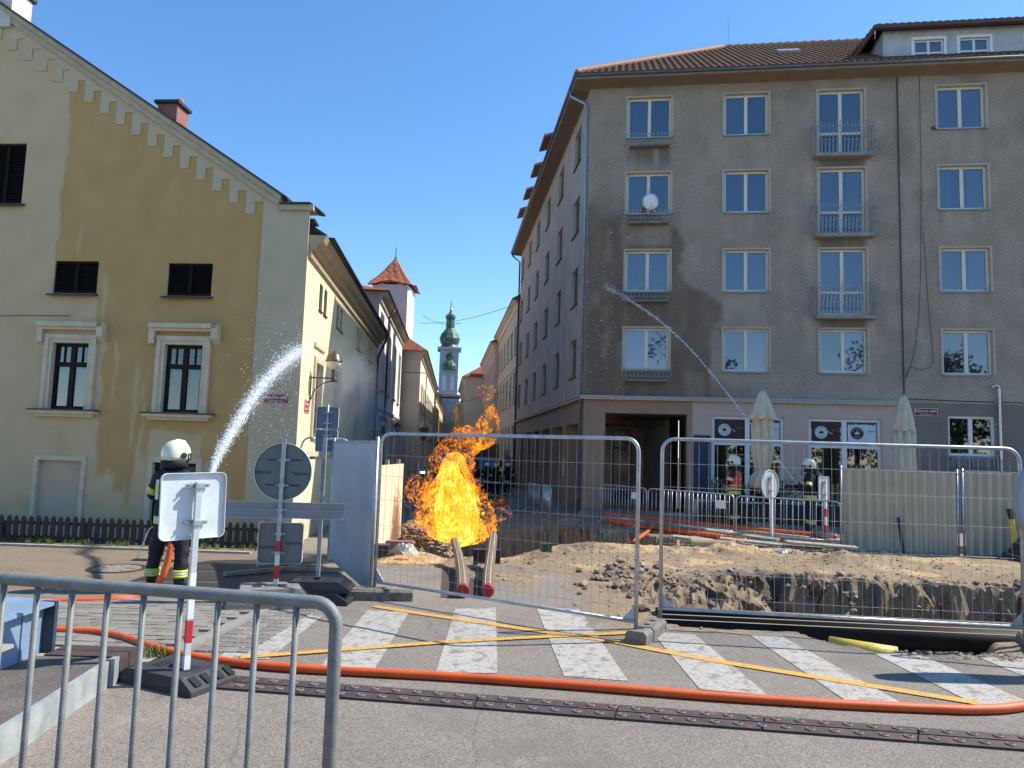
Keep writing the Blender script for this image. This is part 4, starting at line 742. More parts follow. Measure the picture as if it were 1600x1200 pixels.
# street side
M_YEL2 = mat('yellow_street_plaster', (.82, .69, .40), .9, 0, .06, 1.2, .2, 40)
lops = []
for c in (2.45, 5.5, 10.35, 14.2): lops += [(c-.62, c-.12, 5.75, 6.5), (c+.12, c+.62, 5.75, 6.5)]
tops = [(1.75, 2.75, 2.1, 4.2), (5.0, 6.0, 2.4, 4.35), (9.9, 10.9, 2.4, 4.35), (13.7, 14.7, 2.4, 4.35)]
wall('street_wall', LB, ML, 0, 16.8, -1.2, 7.0, lops+tops, [M_YEL2, M_TRIM], .5, rev=.16)
for a, b, c, d in lops: window(LB, ML, a, b, c, d, .14, M_BFR, 1, None, None, .05, mat('dark_metal_sill', (.018, .015, .016)))
for a, b, c, d in tops:
    window(LB, ML, a, b, c, d, .14, mat('grey_brown_frame', (.2, .17, .14), .6), 2, (d-c)*.66, cur_full, .08, M_TRIM); sb = MB()
    for (x0, x1, y0, y1) in ((a-.16, a, c, d+.16), (b, b+.16, c, d+.16), (a, b, d, d+.16), (a-.26, b+.26, d+.42, d+.55)): sb.box(x0, x1, -.06, 0, y0, y1)
    part('surround', sb, M_TRIM, LB, ML)
cp2 = [(0, 6.75), (-.08, 6.78), (-.10, 6.95), (-.2, 7.0), (-.24, 7.12), (-.38, 7.2), (-.45, 7.36), (0, 7.36)]
part('cornice', along(cp2, .03, 17.0), mat('street_cornice', (.42, .33, .20), .85, 0, .1, 4, .2, 40), LB, ML); gp2 = [(-.50+.08*math.cos(a), 7.45+.08*math.sin(a)) for a in [math.pi*k/6+math.pi for k in range(7)]]
part('gutter', along(gp2, .5, 17.1), M_BLACK, LB, ML); b = MB(); b.box(0, 16.8, -.07, 0, 1.55, 1.72); b.box(0, 16.8, -.05, 0, -1.2, -.1); part('string_course', b, M_TRIM, LB, ML)
dpipe(LB, ML, [(16.6, -.5, 7.4), (16.65, -.45, 7.1), (16.7, -.1, 6.3), (16.7, -.09, -1)], m=mat('dark_downpipe', (.05, .05, .055)))
for x, y, w, h in ((9.0, 2.0, .35, 1.6), (12.5, 2.2, .5, 1.2)):
    b = MB(); b.box(x-w, x+w, y-.3, y+.3, 7.6, 8.6+h); c_ = part('chimney', b, M_PALE, LB, ML); b = MB(); b.box(x-w-.06, x+w+.06, y-.36, y+.36, 8.6+h+.22, 8.6+h+.28); [b.box(x+sx*w*.8-.03, x+sx*w*.8+.03, y-.25, y+.25, 8.6+h, 8.6+h+.22) for sx in (-1, 1)]; part('cap', b, M_BLACK, c_)
name_plate('street_name_plate', 'dark red street name plate on the pale corner of the ochre house', MG @ T(-.6, -.034, 3.03), [('Zátkovo nábř.', .118, .035), ('České Budějovice 1', .05, -.065)], .72, .27, (.24, .03, .035))
name_plate('street_name_plate', 'small bright red street plate on the sunlit yellow street wall', MG @ ML @ T(.95, -.002, 2.9), [('Hroznová', .13, .07), ('České Budějovice 1', .055, -.07)], .6, .36, (.45, .03, .03))
# ================================================================== THE STREET BEYOND
def house(name, label, M, L, D_, zc, wallc, endc=None, cols=(), rows=(), w=1.0, roof=(.16, .06, .035), rh=3.5, fm=None, trim=None, z0=-1.2, endwin=False):
    """plain town house: front on local y=0 from x=0..L, eaves at zc, gabled/hipped roof, end walls."""
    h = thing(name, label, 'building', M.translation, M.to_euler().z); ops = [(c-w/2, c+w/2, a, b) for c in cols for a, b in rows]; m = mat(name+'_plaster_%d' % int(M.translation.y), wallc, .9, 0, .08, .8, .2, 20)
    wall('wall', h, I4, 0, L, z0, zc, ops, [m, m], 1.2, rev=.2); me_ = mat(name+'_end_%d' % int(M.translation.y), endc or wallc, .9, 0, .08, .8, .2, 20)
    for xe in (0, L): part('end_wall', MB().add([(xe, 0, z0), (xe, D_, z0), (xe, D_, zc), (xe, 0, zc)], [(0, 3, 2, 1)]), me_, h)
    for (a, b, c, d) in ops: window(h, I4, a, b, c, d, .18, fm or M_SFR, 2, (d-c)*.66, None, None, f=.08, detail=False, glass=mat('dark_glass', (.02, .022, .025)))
    tm = trim or M_TRIM
    for (a, b, c, d) in ops:
        sb = MB(); sb.box(a-.14, a, -.05, 0, c, d+.14); sb.box(b, b+.14, -.05, 0, c, d+.14); sb.box(a, b, -.05, 0, d, d+.14); sb.box(a-.2, b+.2, -.12, 0, c-.12, c); part('surround', sb, tm, h)
    part('cornice', along([(0, zc-.55), (-.1, zc-.5), (-.15, zc-.25), (-.4, zc-.1), (-.42, zc), (0, zc)], -.02, L+.02), tm, h)
    if rows: part('string_course', MB().box(0, L, -.06, 0, rows[0][0]-1.1, rows[0][0]-.95), tm, h)
    b = MB(); o_ = .35; vs = [(-o_, -.5, zc), (L+o_, -.5, zc), (L+o_, D_, zc), (-o_, D_, zc), (D_*.3, D_/2, zc+rh), (L-D_*.3, D_/2, zc+rh)]; b.add(vs, [(0, 1, 5, 4), (1, 2, 5), (2, 3, 4, 5), (3, 0, 4), (0, 3, 2, 1)]); part('roof', b, mat('roof_%d_%d' % (int(roof[0]*99), int(M.translation.y)), roof, .85, 0, .25, 2.5, .4, 9), h)
    return h
def LW(t, off=0.): p = np.array([LO[0], LO[1]])+np.array([-.075, .997])*t+np.array([.997, .075])*off; return T(p[0], p[1], 0, math.atan2(.997, -.075))
def RW(t, off=0.): p = np.array([2.51, 25])+np.array([-.0945, .9955])*t+np.array([-.9955, -.0945])*off; return T(p[0], p[1], 0, math.atan2(-.9955, .0945))
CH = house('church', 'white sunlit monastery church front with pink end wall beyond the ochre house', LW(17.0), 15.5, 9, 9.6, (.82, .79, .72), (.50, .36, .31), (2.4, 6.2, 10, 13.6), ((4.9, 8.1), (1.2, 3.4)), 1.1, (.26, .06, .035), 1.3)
dpipe(CH, I4, [(4.2, -.4, 9.5), (4.2, -.1, 9.0), (4.2, -.09, -1)], m=mat('dark_downpipe', (.05, .05, .055)))
b = MB(); b.prism([(3.6, 9.6), (5.6, 9.6), (5.5, 9.9), (5.0, 10.0), (4.75, 10.35), (4.5, 10.35), (4.2, 10.0), (3.7, 9.9)], 'y', -.15, .25); part('gable_ornament', b, mat('white_plaster', (.72, .70, .65), .85, 0, .06), CH)
b = MB(); b.prism([(3.5, 9.6), (5.7, 9.6), (4.6, 10.3)], 'y', .6, 4); part('cross_roof', b, mat('red_sheet', (.30, .05, .035), .6, 0, .1), CH)
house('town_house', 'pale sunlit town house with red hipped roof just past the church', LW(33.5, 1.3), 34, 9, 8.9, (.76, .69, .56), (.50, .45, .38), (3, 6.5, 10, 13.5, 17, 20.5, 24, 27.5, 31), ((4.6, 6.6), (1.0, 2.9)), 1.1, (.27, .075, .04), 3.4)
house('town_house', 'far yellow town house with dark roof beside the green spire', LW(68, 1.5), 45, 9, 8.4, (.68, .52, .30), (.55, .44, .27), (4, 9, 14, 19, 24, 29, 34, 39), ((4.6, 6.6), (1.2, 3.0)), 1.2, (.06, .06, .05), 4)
# right row
M_RD = RW(25.4); 
def rhouse(label, t0, L, off, zc, wc, n, rows, roof, rh, endc=None):
    # mirrored frame: x must run towards the camera, so put the origin at the far end
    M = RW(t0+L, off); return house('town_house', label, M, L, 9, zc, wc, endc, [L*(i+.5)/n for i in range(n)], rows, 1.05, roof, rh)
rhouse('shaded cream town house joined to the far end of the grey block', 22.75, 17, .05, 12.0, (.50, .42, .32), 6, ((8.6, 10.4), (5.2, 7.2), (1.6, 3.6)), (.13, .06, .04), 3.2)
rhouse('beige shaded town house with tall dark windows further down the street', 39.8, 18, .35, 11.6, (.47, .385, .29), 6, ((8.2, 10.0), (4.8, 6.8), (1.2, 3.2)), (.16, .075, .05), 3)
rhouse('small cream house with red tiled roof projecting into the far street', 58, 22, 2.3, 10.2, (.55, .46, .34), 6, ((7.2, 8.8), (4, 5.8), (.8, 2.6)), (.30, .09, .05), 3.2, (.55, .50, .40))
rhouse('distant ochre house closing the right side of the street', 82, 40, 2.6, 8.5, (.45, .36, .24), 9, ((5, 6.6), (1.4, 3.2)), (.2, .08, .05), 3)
# church tower with red tiled tent roof
tw = DP(609, 600, 56.); MT = T(tw[0], 56., 0, -.06); TW = thing('church_tower', 'square pale church tower with curved red tiled tent roof and round arched opening', 'tower', (tw[0], 56., 0), -.06)
M_TP = mat('tower_plaster', (.52, .49, .46), .9, 0, .08, .8, .2, 14); M_TPK = mat('tower_pink_plaster', (.40, .31, .29), .9, 0, .08, .8, .2, 14)
hw = 1.36; ZT = 14.35
wall('wall', TW, T(-hw, -hw, 0), 0, 2*hw, -1, ZT, [(hw-.42, hw+.42, 10.9, 13.2)], [M_TP, M_TP], .4, top=lambda x: ZT-.15+.55*math.exp(-((x-hw)/.8)**2), rev=.5)
part('lower_panel', MB().box(-hw+.25, hw-.25, -hw-.03, -hw, 2, 10.6), M_TPK, TW)
b = MB(); b.add([(hw, -hw, -1), (hw, hw, -1), (hw, hw, ZT), (hw, -hw, ZT), (-hw, -hw, -1), (-hw, hw, -1), (-hw, hw, ZT), (-hw, -hw, ZT)], [(0, 1, 2, 3), (4, 7, 6, 5), (1, 5, 6, 2)]); part('side_wall', b, mat('white_plaster', (.72, .70, .65)), TW)
b = MB()
for k in range(9):
    a0, a1 = math.pi*k/9, math.pi*(k+1)/9; b.add([(r*math.cos(a), -hw-.05, 12.8+r*math.sin(a)) for r, a in ((.42, a0), (.58, a0), (.58, a1), (.42, a1))], [(0, 1, 2, 3)])
b.box(-.58, -.42, -hw-.05, -hw, 10.9, 12.8); b.box(.42, .58, -hw-.05, -hw, 10.9, 12.8); part('arch_surround', b, M_TRIM, TW)
part('bell_chamber', MB().add([(-.6, -hw+.5, 10.8), (.6, -hw+.5, 10.8), (.6, -hw+.5, 13.4), (-.6, -hw+.5, 13.4)], [(0, 1, 2, 3)]), M_DARK, TW)
b = MB(); b.box(-.36, .25, -hw+.2, -hw+.45, 10.9, 12.7); part('louvre', b, mat('red_sheet', (.30, .05, .035)), TW)
pr = [(1.75, ZT-.1), (1.6, ZT+.08), (1.2, ZT+.5), (.78, ZT+1.1), (.38, ZT+1.8), (.06, ZT+2.35)]; b = MB()
for i in range(len(pr)-1):
    (r0, z0), (r1, z1) = pr[i], pr[i+1]
    for s in range(4):
        def fn(u, v, s=s):
            r = r0+(r1-r0)*v; x = -r+2*r*u; y = -r; zz = z0+(z1-z0)*v+.06*abs(math.sin(u*r0*9)); a = s*math.pi/2; lift = (.5*math.exp(-(x/.9)**2) if i == 0 else 0)*(1-v); return (x*math.cos(a)-y*math.sin(a), x*math.sin(a)+y*math.cos(a), zz+lift*.6)
        b.grid(fn, 24, 3)
part('roof', b, mat('orange_clay_tile', (.36, .11, .055), .85, 0, .3, 4, .4, 10), TW); part('finial', MB().tube([(0, 0, ZT+2.3), (0, 0, ZT+3.3)], .03, 6), M_BLACK, TW); part('ball', MB().ball((0, 0, ZT+2.42), .1), M_BLACK, TW)
# green baroque spire
gt = DP(700, 600, 135.); GT = thing('town_hall_tower', 'slender blue grey tower with green copper onion spire at the end of the street', 'tower', (gt[0], 135., 0), .1)
M_CU = mat('green_copper', (.055, .125, .09), .55, .15, .4, 1.6, .4, 6, dirt=((.02, .035, .03), 1.3, .5)); M_TB = mat('blue_grey_plaster', (.30, .33, .38), .9, 0, .12, .5, .2, 6)
zt = lambda y: 1.88+(703-y)/1130*135
b = MB(); b.box(-1.75, 1.75, -1.75, 1.75, zt(622), zt(548)); b.box(-2.15, 2.15, -2.15, 2.15, -1, zt(625)); part('shaft', b, M_TB, GT)
for z, r in ((zt(623), 2.5), (zt(549), 2.2), (zt(665), 2.4)): b = MB(); b.box(-r, r, -r, r, z, z+.45); part('cornice', b, mat('tower_cornice', (.4, .2, .15), .8) if r == 2.5 else M_TB, GT)
for x in (-.75, .75):
    b = MB(); b.add([(x-.35, -1.78, zt(612)), (x+.35, -1.78, zt(612)), (x+.35, -1.78, zt(592)), (x, -1.78, zt(586)), (x-.35, -1.78, zt(592))], [(0, 1, 2, 3, 4)]); part('window', b, mat('pale_niche', (.5, .5, .52), .9), GT)
b = MB(); b.box(-.5, .5, -2.2, -2.14, -.5, 3.6); part('portal', b, mat('dark_glass', (.02, .022, .025)), GT)
part('spire', MB().lathe([(1.95, zt(549)), (1.9, zt(545)), (1.5, zt(540)), (1.75, zt(536)), (1.95, zt(530)), (1.6, zt(522)), (1.0, zt(516)), (.75, zt(513)), (.85, zt(510)), (.75, zt(500)), (.95, zt(497)), (.95, zt(493)), (.5, zt(490)), (.25, zt(487)), (.12, zt(482)), (.05, zt(468))], (0, 0, 0), 10), M_CU, GT); part('lower_onion', MB().lathe([(1.2, zt(580)), (1.3, zt(575)), (1.1, zt(570)), (.5, zt(566)), (.55, zt(562)), (.3, zt(558)), (.05, zt(552))], (.2, -1.9, 0), 10), M_CU, GT)
part('clock', MB().lathe([(.6, 0), (.6, .1), (.0005, .1)], (0, 0, 0), 16), M_BLACK, GT, T(0, -1.76, zt(560), 0, math.pi/2))
part('ball', MB().ball((0, 0, zt(483)), .28), mat('gilded', (.6, .42, .12), .3, .8), GT)
# wires slung across the street
for (a, b_) in (((655, 505), (800, 478)), ((660, 492), (720, 505)), ((655, 628), (790, 612))):
    p, q = DP(*a, 60.), DP(*b_, 46.); pts = [p*(1-t)+q*t-np.array([0, 0, .35*math.sin(math.pi*t)]) for t in np.linspace(0, 1, 12)]; tag(part('overhead_wire', MB().tube(pts, .018, 5), M_BLACK), {(655, 505): 'thin dark wire slung high across the street past the green spire', (660, 492): 'short faint wire running from the church tower over the street', (655, 628): 'low thin wire slung across the far street'}[a], 'wire')
# lamps
def wall_lamp(M, label, s=1., group=None):
    o = thing('wall_lamp', label, 'street lamp', M.translation, M.to_euler().z, group)
    part('wall_plate', MB().box(-.03, .03, -.02, 0, -.75, .06), M_BLACK, o); b = MB(); b.tube([(0, -.01, 0), (0, -.72, 0)], .022, 6); b.tube(catmull([(0, -.02, -.62), (0, -.12, -.35), (0, -.32, -.16), (0, -.56, -.08), (0, -.72, -.06)], 5), .016, 6); part('bracket', b, mat('lamp_iron', (.05, .045, .04), .5, .4, .2), o, None, True)
    b = MB(); b.lathe([(.05, -.1), (.05, .22), (.035, .26)], (0, -.6, 0), 10); part('socket', b, mat('lamp_iron', (.05, .045, .04)), o, None, True)
    part('globe', MB().lathe([(.05, .24), (.14, .28), (.2, .38), (.215, .48)], (0, -.6, 0), 20), mat('opal_globe', (.60, .55, .42), .25, 0, .08, spec=.6), o, None, True); part('hood', MB().lathe([(.235, .46), (.235, .49), (.215, .5), (.195, .6), (.14, .69), (.06, .735), (.04, .77), (.0005, .775)], (0, -.6, 0), 20), mat('bronze_hood', (.10, .075, .05), .35, .5, .2, 10), o, None, True); return o
wall_lamp(MG @ ML @ T(1.3, 0, 3.72), 'globe wall lamp with bronze hood on the sunlit yellow wall corner'); wall_lamp(MG @ ML @ T(15.3, 0, 2.6), 'globe wall lamp at the shaded far end of the ochre house'); wall_lamp(LW(24) @ T(0, 0, 2.6), 'globe wall lamp on the white church front'); wall_lamp(LW(45, 1.3) @ T(0, 0, 2.5), 'globe wall lamp on the pale town house beyond the church')
p = DP(662, 672, 48.); hl = thing('hanging_lantern', 'ornate gilt lantern hanging on a long chain in the street', 'lantern', (p[0], 48, p[2]-.4)); part('chain', MB().tube([(0, 0, .9), (.05, 0, 4.2)], .03, 5), M_BLACK, hl); part('cage', MB().lathe([(.08, -.3), (.2, -.1), (.34, .5), (.38, .55), (.2, .72), (.05, .95)], n=6), mat('gilt_lantern', (.25, .18, .08), .4, .5, .3, 12), hl); part('bracket', MB().tube([(-1.6, 0, 4.2), (.05, 0, 4.2)], .03, 5), M_BLACK, hl)
p = G(621, 745, -.66); ki = thing('kiosk', 'dark street booth with black pyramid roof beside the left wall', 'kiosk', (p[0], p[1], -.66)); kw = .95
part('body', MB().box(-kw, kw, -kw, kw, 0, 2.2), mat('kiosk_dark', (.06, .06, .065), .6, .1, .2), ki); b = MB(); b.lathe([(kw*1.55, 2.2), (kw*1.5, 2.3), (kw*.35, 3.15), (.05, 3.3)], n=4); part('roof', b, mat('kiosk_roof', (.03, .03, .032), .6, .2), ki, T(0, 0, 0, math.pi/4)); part('window', MB().box(-kw*.7, kw*.7, -kw-.01, -kw, 1.0, 1.9), mat('kiosk_pane', (.10, .11, .13), .3), ki)
# ================================================================== FENCES AND BARRIERS
def seg_frame(P0, P1, z=0.):
    d = (P1[0]-P0[0], P1[1]-P0[1]); return math.hypot(*d), math.atan2(d[1], d[0])
def arc_path(L, H, r=.14, n=6, z0=0.):
    p = [(0, 0, z0), (0, 0, H-r)]+[(r-r*math.cos(a), 0, H-r+r*math.sin(a)) for a in [math.pi/2*k/n for k in range(1, n+1)]]
    return p+[(L-q[0], 0, q[2]) for q in reversed(p)]
M_WIRE = mat('dull_wire', (.30, .31, .32), .65, .2, .2, 9)
def mesh_panel(label, P0, P1, z, H=2.05, rail=.2):
    L, a = seg_frame(P0, P1); o = thing('mesh_fence_panel', label, 'fence', (P0[0], P0[1], z), a, 'mesh site fence panels')
    part('frame', MB().tube(arc_path(L, H), .021, 10), M_GALV, o, None, True); part('bottom_rail', MB().tube([(0, 0, rail), (L, 0, rail)], .019, 8), M_GALV, o, None, True)
    n = int(L/.1); vm = cached(('wire', H), lambda: MB().tube([(0, 0, rail), (0, 0, H)], .0019, 4), M_WIRE)
    for k in range(1, n): x = L*k/n; link('wire', vm, None, o, T(x+random.uniform(-.004, .004), .004, 0, 0, 0, random.uniform(-.004, .004)))
    for zz in (.33, .6, .9, 1.22, 1.52, 1.78): part('wire', MB().tube([(0, -.004, zz), (L*.5, -.004, zz-.006), (L, -.004, zz)], .0018, 4), M_WIRE, o)
    part('gusset', MB().prism([(.02, rail), (.02, rail+.16), (.16, rail)], 'y', -.003, .003), M_GALVD, o); part('gusset', MB().prism([(L-.02, rail), (L-.02, rail+.16), (L-.16, rail)], 'y', -.003, .003), M_GALVD, o)
    return o
mesh_panel('galvanised mesh fence panel standing before the fire and the red-capped pipes', (-1.64, 9.25), (1.33, 7.5), .0)
mesh_panel('galvanised mesh fence panel along the open trench with black pipes', (1.70, 8.10), (5.42, 7.72), .02)
mesh_panel('galvanised mesh fence panel continuing right of the trench past the round sign', (5.55, 7.66), (8.9, 6.75), .02)
def block_foot(label, c, rz, L=.62, w=.22, h=.13):
    b = MB(); b.prism([(-w/2, 0), (w/2, 0), (w/2, h*.75), (w/2-.03, h), (-w/2+.03, h), (-w/2, h*.75)], 'x', -L/2, L/2)
    o = tag(part('fence_foot', b, mat('dark_stained_concrete', (.19, .17, .14), .9, 0, .25, 5, .4, 40, dirt=((.10, .09, .075), 4, .55))), label, 'fence foot', 'feet of the site fence'); o.location = (c[0], c[1], c[2]); o.rotation_euler = (0, 0, rz)
    for x in (-.2, 0, .2): part('socket', MB().lathe([(.032, h+.0005), (.032, h+.004), (.0005, h+.004)], (x, 0, 0), 10), M_DARK, o)
    return o
block_foot('concrete fence foot where two mesh panels meet by the trench', (1.48, 7.72, 0), math.radians(62), .72); block_foot('long concrete fence foot under the corrugated panel corner', (-1.72, 9.18, 0), math.radians(4), 1.15, .24, .14); block_foot('concrete fence foot beneath the large round sign', (5.48, 7.62, 0), math.radians(70))
def corr_panel(label, P0, P1, z, H, m, pitch=.11, amp=.018, group='corrugated hoarding panels'):
    L, a = seg_frame(P0, P1); o = thing('corrugated_panel', label, 'hoarding', (P0[0], P0[1], z), a, group); n = int(L/pitch)
    def prof(s): ph = (s*n) % 1.; return amp*(min(1, max(-1, 2.2*math.sin(2*math.pi*ph))))
    b = MB(); b.grid(lambda s, t: (.03+(L-.06)*s, prof(s), .1+(H-.15)*t), n*8, 1); part('sheet', b, m, o)
    for x in (0, L): part('post', MB().tube([(x, 0, 0), (x, 0, H+.03)], .022, 8), M_GALV, o, None, True)
    for zz in (.09, H-.04): part('rail', MB().box(0, L, -.022, .022, zz-.022, zz+.022), M_GALVD, o)
    return o
M_CORR = mat('galvanised_sheet', (.44, .48, .54), .45, .35, .08, 2, .03, 30); M_CORR2 = mat('beige_sheet', (.42, .39, .29), .6, .1, .08, 2, .05, 30)
corr_panel('blue grey corrugated hoarding panel standing next to the mesh fence', (-2.95, 12.2), (-1.70, 9.32), -.02, 2.0, M_CORR, .11, .02)
corr_panel('beige corrugated hoarding panel beside the crowd barriers below the parasol', (7.75, 17.0), (10.25, 16.65), -.22, 1.97, M_CORR2, .2, .03); corr_panel('beige corrugated hoarding panel with yellow tool leaning at its edge', (10.36, 16.63), (12.95, 16.25), -.22, 2.0, M_CORR2, .2, .03)
pr_ = DP(1404, 780, 16.7); tag(part('prop_rod', MB().tube([(pr_[0], 16.72, .65), (pr_[0]+.02, 16.55, -.22)], .035, 6), M_BLACK), 'dark strut leaning on the beige corrugated panel', 'strut')
tag(part('yellow_tool', MB().tube([(11.18, 16.15, .15), (11.16, 16.2, .72)], .06, 8), mat('tool_yellow', (.62, .42, .05), .5, 0, .15, 6)), 'yellow handled tool leaning against the beige corrugated panel', 'tool'); yt = bpy.data.objects['yellow_tool']; part('grip', MB().tube([(11.16, 16.2, .7), (11.13, 16.22, .95)], [.05, .07], 8), M_BLACK, yt)
p = G(1585, 880, -.3); o = thing('rubber_slab_pile', 'pile of ribbed black rubber slabs at the end of the beige hoarding', 'pile', (11.35, 15.55, -.2), -.1)
for k in range(5): part('slab', MB().prism([(-.7+.12*k, .11*k), (.9, .11*k), (.9, .11*k+.1), (-.66+.12*k, .11*k+.1)], 'y', -.5, .5), M_RUBBER, o, T(random.uniform(-.03, .03), random.uniform(-.04, .04), 0, random.uniform(-.05, .05)))
def barrier(label, P0, P1, z, H=1.1, nb=None, rb=.009, rr=.019, feet=True, r=.12, zb=.2, group='crowd barriers round the pit', m=None):
    L, a = seg_frame(P0, P1); m = m or M_GALV; o = thing('crowd_barrier', label, 'barrier', (P0[0], P0[1], z), a, group); part('frame', MB().tube(arc_path(L, H, r, 7), rr, 10), m, o, None, True); part('bottom_rail', MB().tube([(0, 0, zb), (L, 0, zb)], rr*.85, 8), m, o, None, True)
    n = nb or int(L/.125); bm = cached(('bar', H, zb, rb, m.name), lambda: MB().tube([(0, 0, zb), (0, 0, H)], rb, 8), m, True)
    for k in range(1, n): link('bar', bm, None, o, T(L*k/n, 0, 0))
    if feet:
        for x in (.25, L-.25): part('foot', MB().tube([(x, -.3, .0), (x, -.12, .1), (x, 0, zb), (x, .12, .1), (x, .3, 0)], .016, 6), m, o, None, True)
    return o
P = DP(515, 950, 2.0); Q_ = DP(0, 912, 2.2); dv = (P-Q_)[:2]; dv = dv/np.linalg.norm(dv); P0 = (P[0]-2.35*dv[0]+.02, P[1]-2.35*dv[1]); P1 = (P[0]+.02, P[1])
M_GALVL = mat('pale_galvanised_tube', (.185, .19, .182), .6, .12, .2, 18, .15, 150, dirt=((.32, .33, .32), 14, .66))
barrier('weathered galvanised crowd barrier standing on the pavement before the white sign', P0, P1, .355, 1.1, 20, .0088, .018, True, .062, .15, m=M_GALVL)['group'] = 'single near barrier'
barrier('crowd barrier nearest the corrugated hoarding with a red and white post behind', (5.6, 17.95), (7.62, 16.75), -.14); barrier('crowd barrier in the middle of the row before the cafe planters', (3.82, 19.95), (5.56, 18.0), -.12); barrier('crowd barrier at the passage end of the row by the corner pillar', (2.72, 21.7), (3.78, 20.0), -.12)
barrier('crowd barrier along the arcade of the grey block behind the pit', (1.35, 23.2), (1.2, 25.5), -.35); barrier('tilted crowd barrier further along the arcade near the far firefighters', (1.1, 25.7), (.75, 27.9), -.4)
b = MB(); b.cbox((4.05, 20.88, .52), .22, .01, .16, 0, -.63); b.cbox((5.9, 19.5, .5), .22, .01, .16, 0, -.63)
tag(part('paper_notice', MB().cbox((3.52, 20.4, .75), .26, .012, .18, 0, -1.0), M_WHITE), 'small white notice hung on a barrier near the corner pillar', 'notice'); tag(part('paper_notice', MB().cbox((5.3, 18.24, .72), .26, .012, .2, 0, -.84), M_WHITE), 'small white notice hung on the middle barrier', 'notice')
for t, z, lab in ((-.55, 1.25, 'pale notice sheet taped to the corner pillar of the block'), (-2.9-.9, 1.3, 'pale notice sheet taped to an arcade pillar')): o = tag(part('notice_sheet', MB().box(-.3, .3, -.01, 0, -.35, .35), mat('notice_paper', (.45, .43, .40), .8, 0, .25, 8)), lab, 'notice'); o.matrix_world = MF @ MS @ T(t, -.003, z)
# paved strip in front of the cafe
K2 = [(2.2, 23.2), (3.2, 22.0), (8.0, 17.3), (20, 15.7), (20, 23), (2.6, 25.0)]; b = MB(); b.prism(K2, 'z', -.7, .02); cafe_pav = struct(part('pavement', b, mat('cafe_paving', (.20, .18, .155), .9, 0, .15, 2, .3, 30)))
for k in range(9): a0 = np.array(K2[1])+(np.array(K2[2])-np.array(K2[1]))*(k/9); a1 = np.array(K2[1])+(np.array(K2[2])-np.array(K2[1]))*((k+1)/9-.002); L, a = seg_frame(a0, a1); part('kerb_stone', MB().box(0, L, -.12, .02, -.6, .03), M_CONC, cafe_pav, T(a0[0], a0[1], 0, a))
# ================================================================== TRAFFIC SIGNS (seen from behind)
def rrect(w, h, r, n=5):
    pts = []
    for cx, cz, a0 in ((w/2-r, h/2-r, 0), (-w/2+r, h/2-r, 90), (-w/2+r, -h/2+r, 180), (w/2-r, -h/2+r, 270)): pts += [(cx+r*math.cos(math.radians(a0+90*k/n)), cz+r*math.sin(math.radians(a0+90*k/n))) for k in range(n+1)]
    return pts
def disc(r, n=40): return [(r*math.cos(2*math.pi*k/n), r*math.sin(2*math.pi*k/n)) for k in range(n)]
def plate(parent, poly, m, mrim, M, rim=.022, lip=.025):
    """sign plate seen from the back (camera side is -y) with a folded rim standing towards the back."""
    o = part('plate', MB().prism(poly, 'y', 0, .003), m, parent, M); n = len(poly); q = [(x*(1-rim/max(.05, math.hypot(x, z))), z*(1-rim/max(.05, math.hypot(x, z)))) for x, z in poly]; b = MB()
    for i in range(n):
        j = (i+1) % n; b.add([(poly[i][0], -lip, poly[i][1]), (poly[j][0], -lip, poly[j][1]), (poly[j][0], .004, poly[j][1]), (poly[i][0], .004, poly[i][1])], [(0, 1, 2, 3)]); b.add([(poly[i][0], -lip, poly[i][1]), (poly[j][0], -lip, poly[j][1]), (q[j][0]*.0+poly[j][0]*.985, -lip, q[j][1]*0+poly[j][1]*.985), (poly[i][0]*.985, -lip, poly[i][1]*.985)], [(0, 1, 2, 3)])
    part('rim', b, mrim, o); return o
def clamp(parent, M, w=.17): b = MB(); b.box(-w/2, w/2, -.012, .012, -.012, .012); b.box(-.03, .03, -.055, .012, -.018, .018); [b.tube([(sx, -.03, 0), (sx, .03, 0)], .008, 6) for sx in (-w*.4, w*.4)]; return part('clamp', b, M_GALVD, parent, M)
def rubber_base(parent, M, L=.8, w=.4, h=.11, m=None):
    b = MB(); b.add([(-L/2, -w/2, 0), (L/2, -w/2, 0), (L/2, w/2, 0), (-L/2, w/2, 0), (-L/2, -w/2, h*.35), (L/2, -w/2, h*.35), (L/2, w/2, h*.35), (-L/2, w/2, h*.35), (-L/2+.14, -w/2+.02, h), (L/2-.14, -w/2+.02, h), (L/2-.14, w/2-.02, h), (-L/2+.14, w/2-.02, h)], [(0, 3, 2, 1), (0, 1, 5, 4), (1, 2, 6, 5), (2, 3, 7, 6), (3, 0, 4, 7), (4, 5, 9, 8), (5, 6, 10, 9), (6, 7, 11, 10), (7, 4, 8, 11), (8, 9, 10, 11)])
    o = part('base', b, m or M_RUBBER, parent, M)
    for sx in (-1, 1):
        for k in range(4): y = -w*.36+w*.24*k; part('slot', MB().add([(sx*(L/2-.115), y, h*.94), (sx*(L/2-.02), y, h*.52), (sx*(L/2-.02), y+w*.13, h*.52), (sx*(L/2-.115), y+w*.13, h*.94)], [(0, 1, 2, 3)] if sx > 0 else [(3, 2, 1, 0)]), M_DARK, o, T(0, 0, .006))
    for x in (-.14, .14): part('recess', MB().box(x-.05, x+.05, -.07, .07, h, h+.003), M_DARK, o)
    part('socket', MB().box(-.035, .035, -.035, .035, h, h+.025), m or M_RUBBER, o); return o
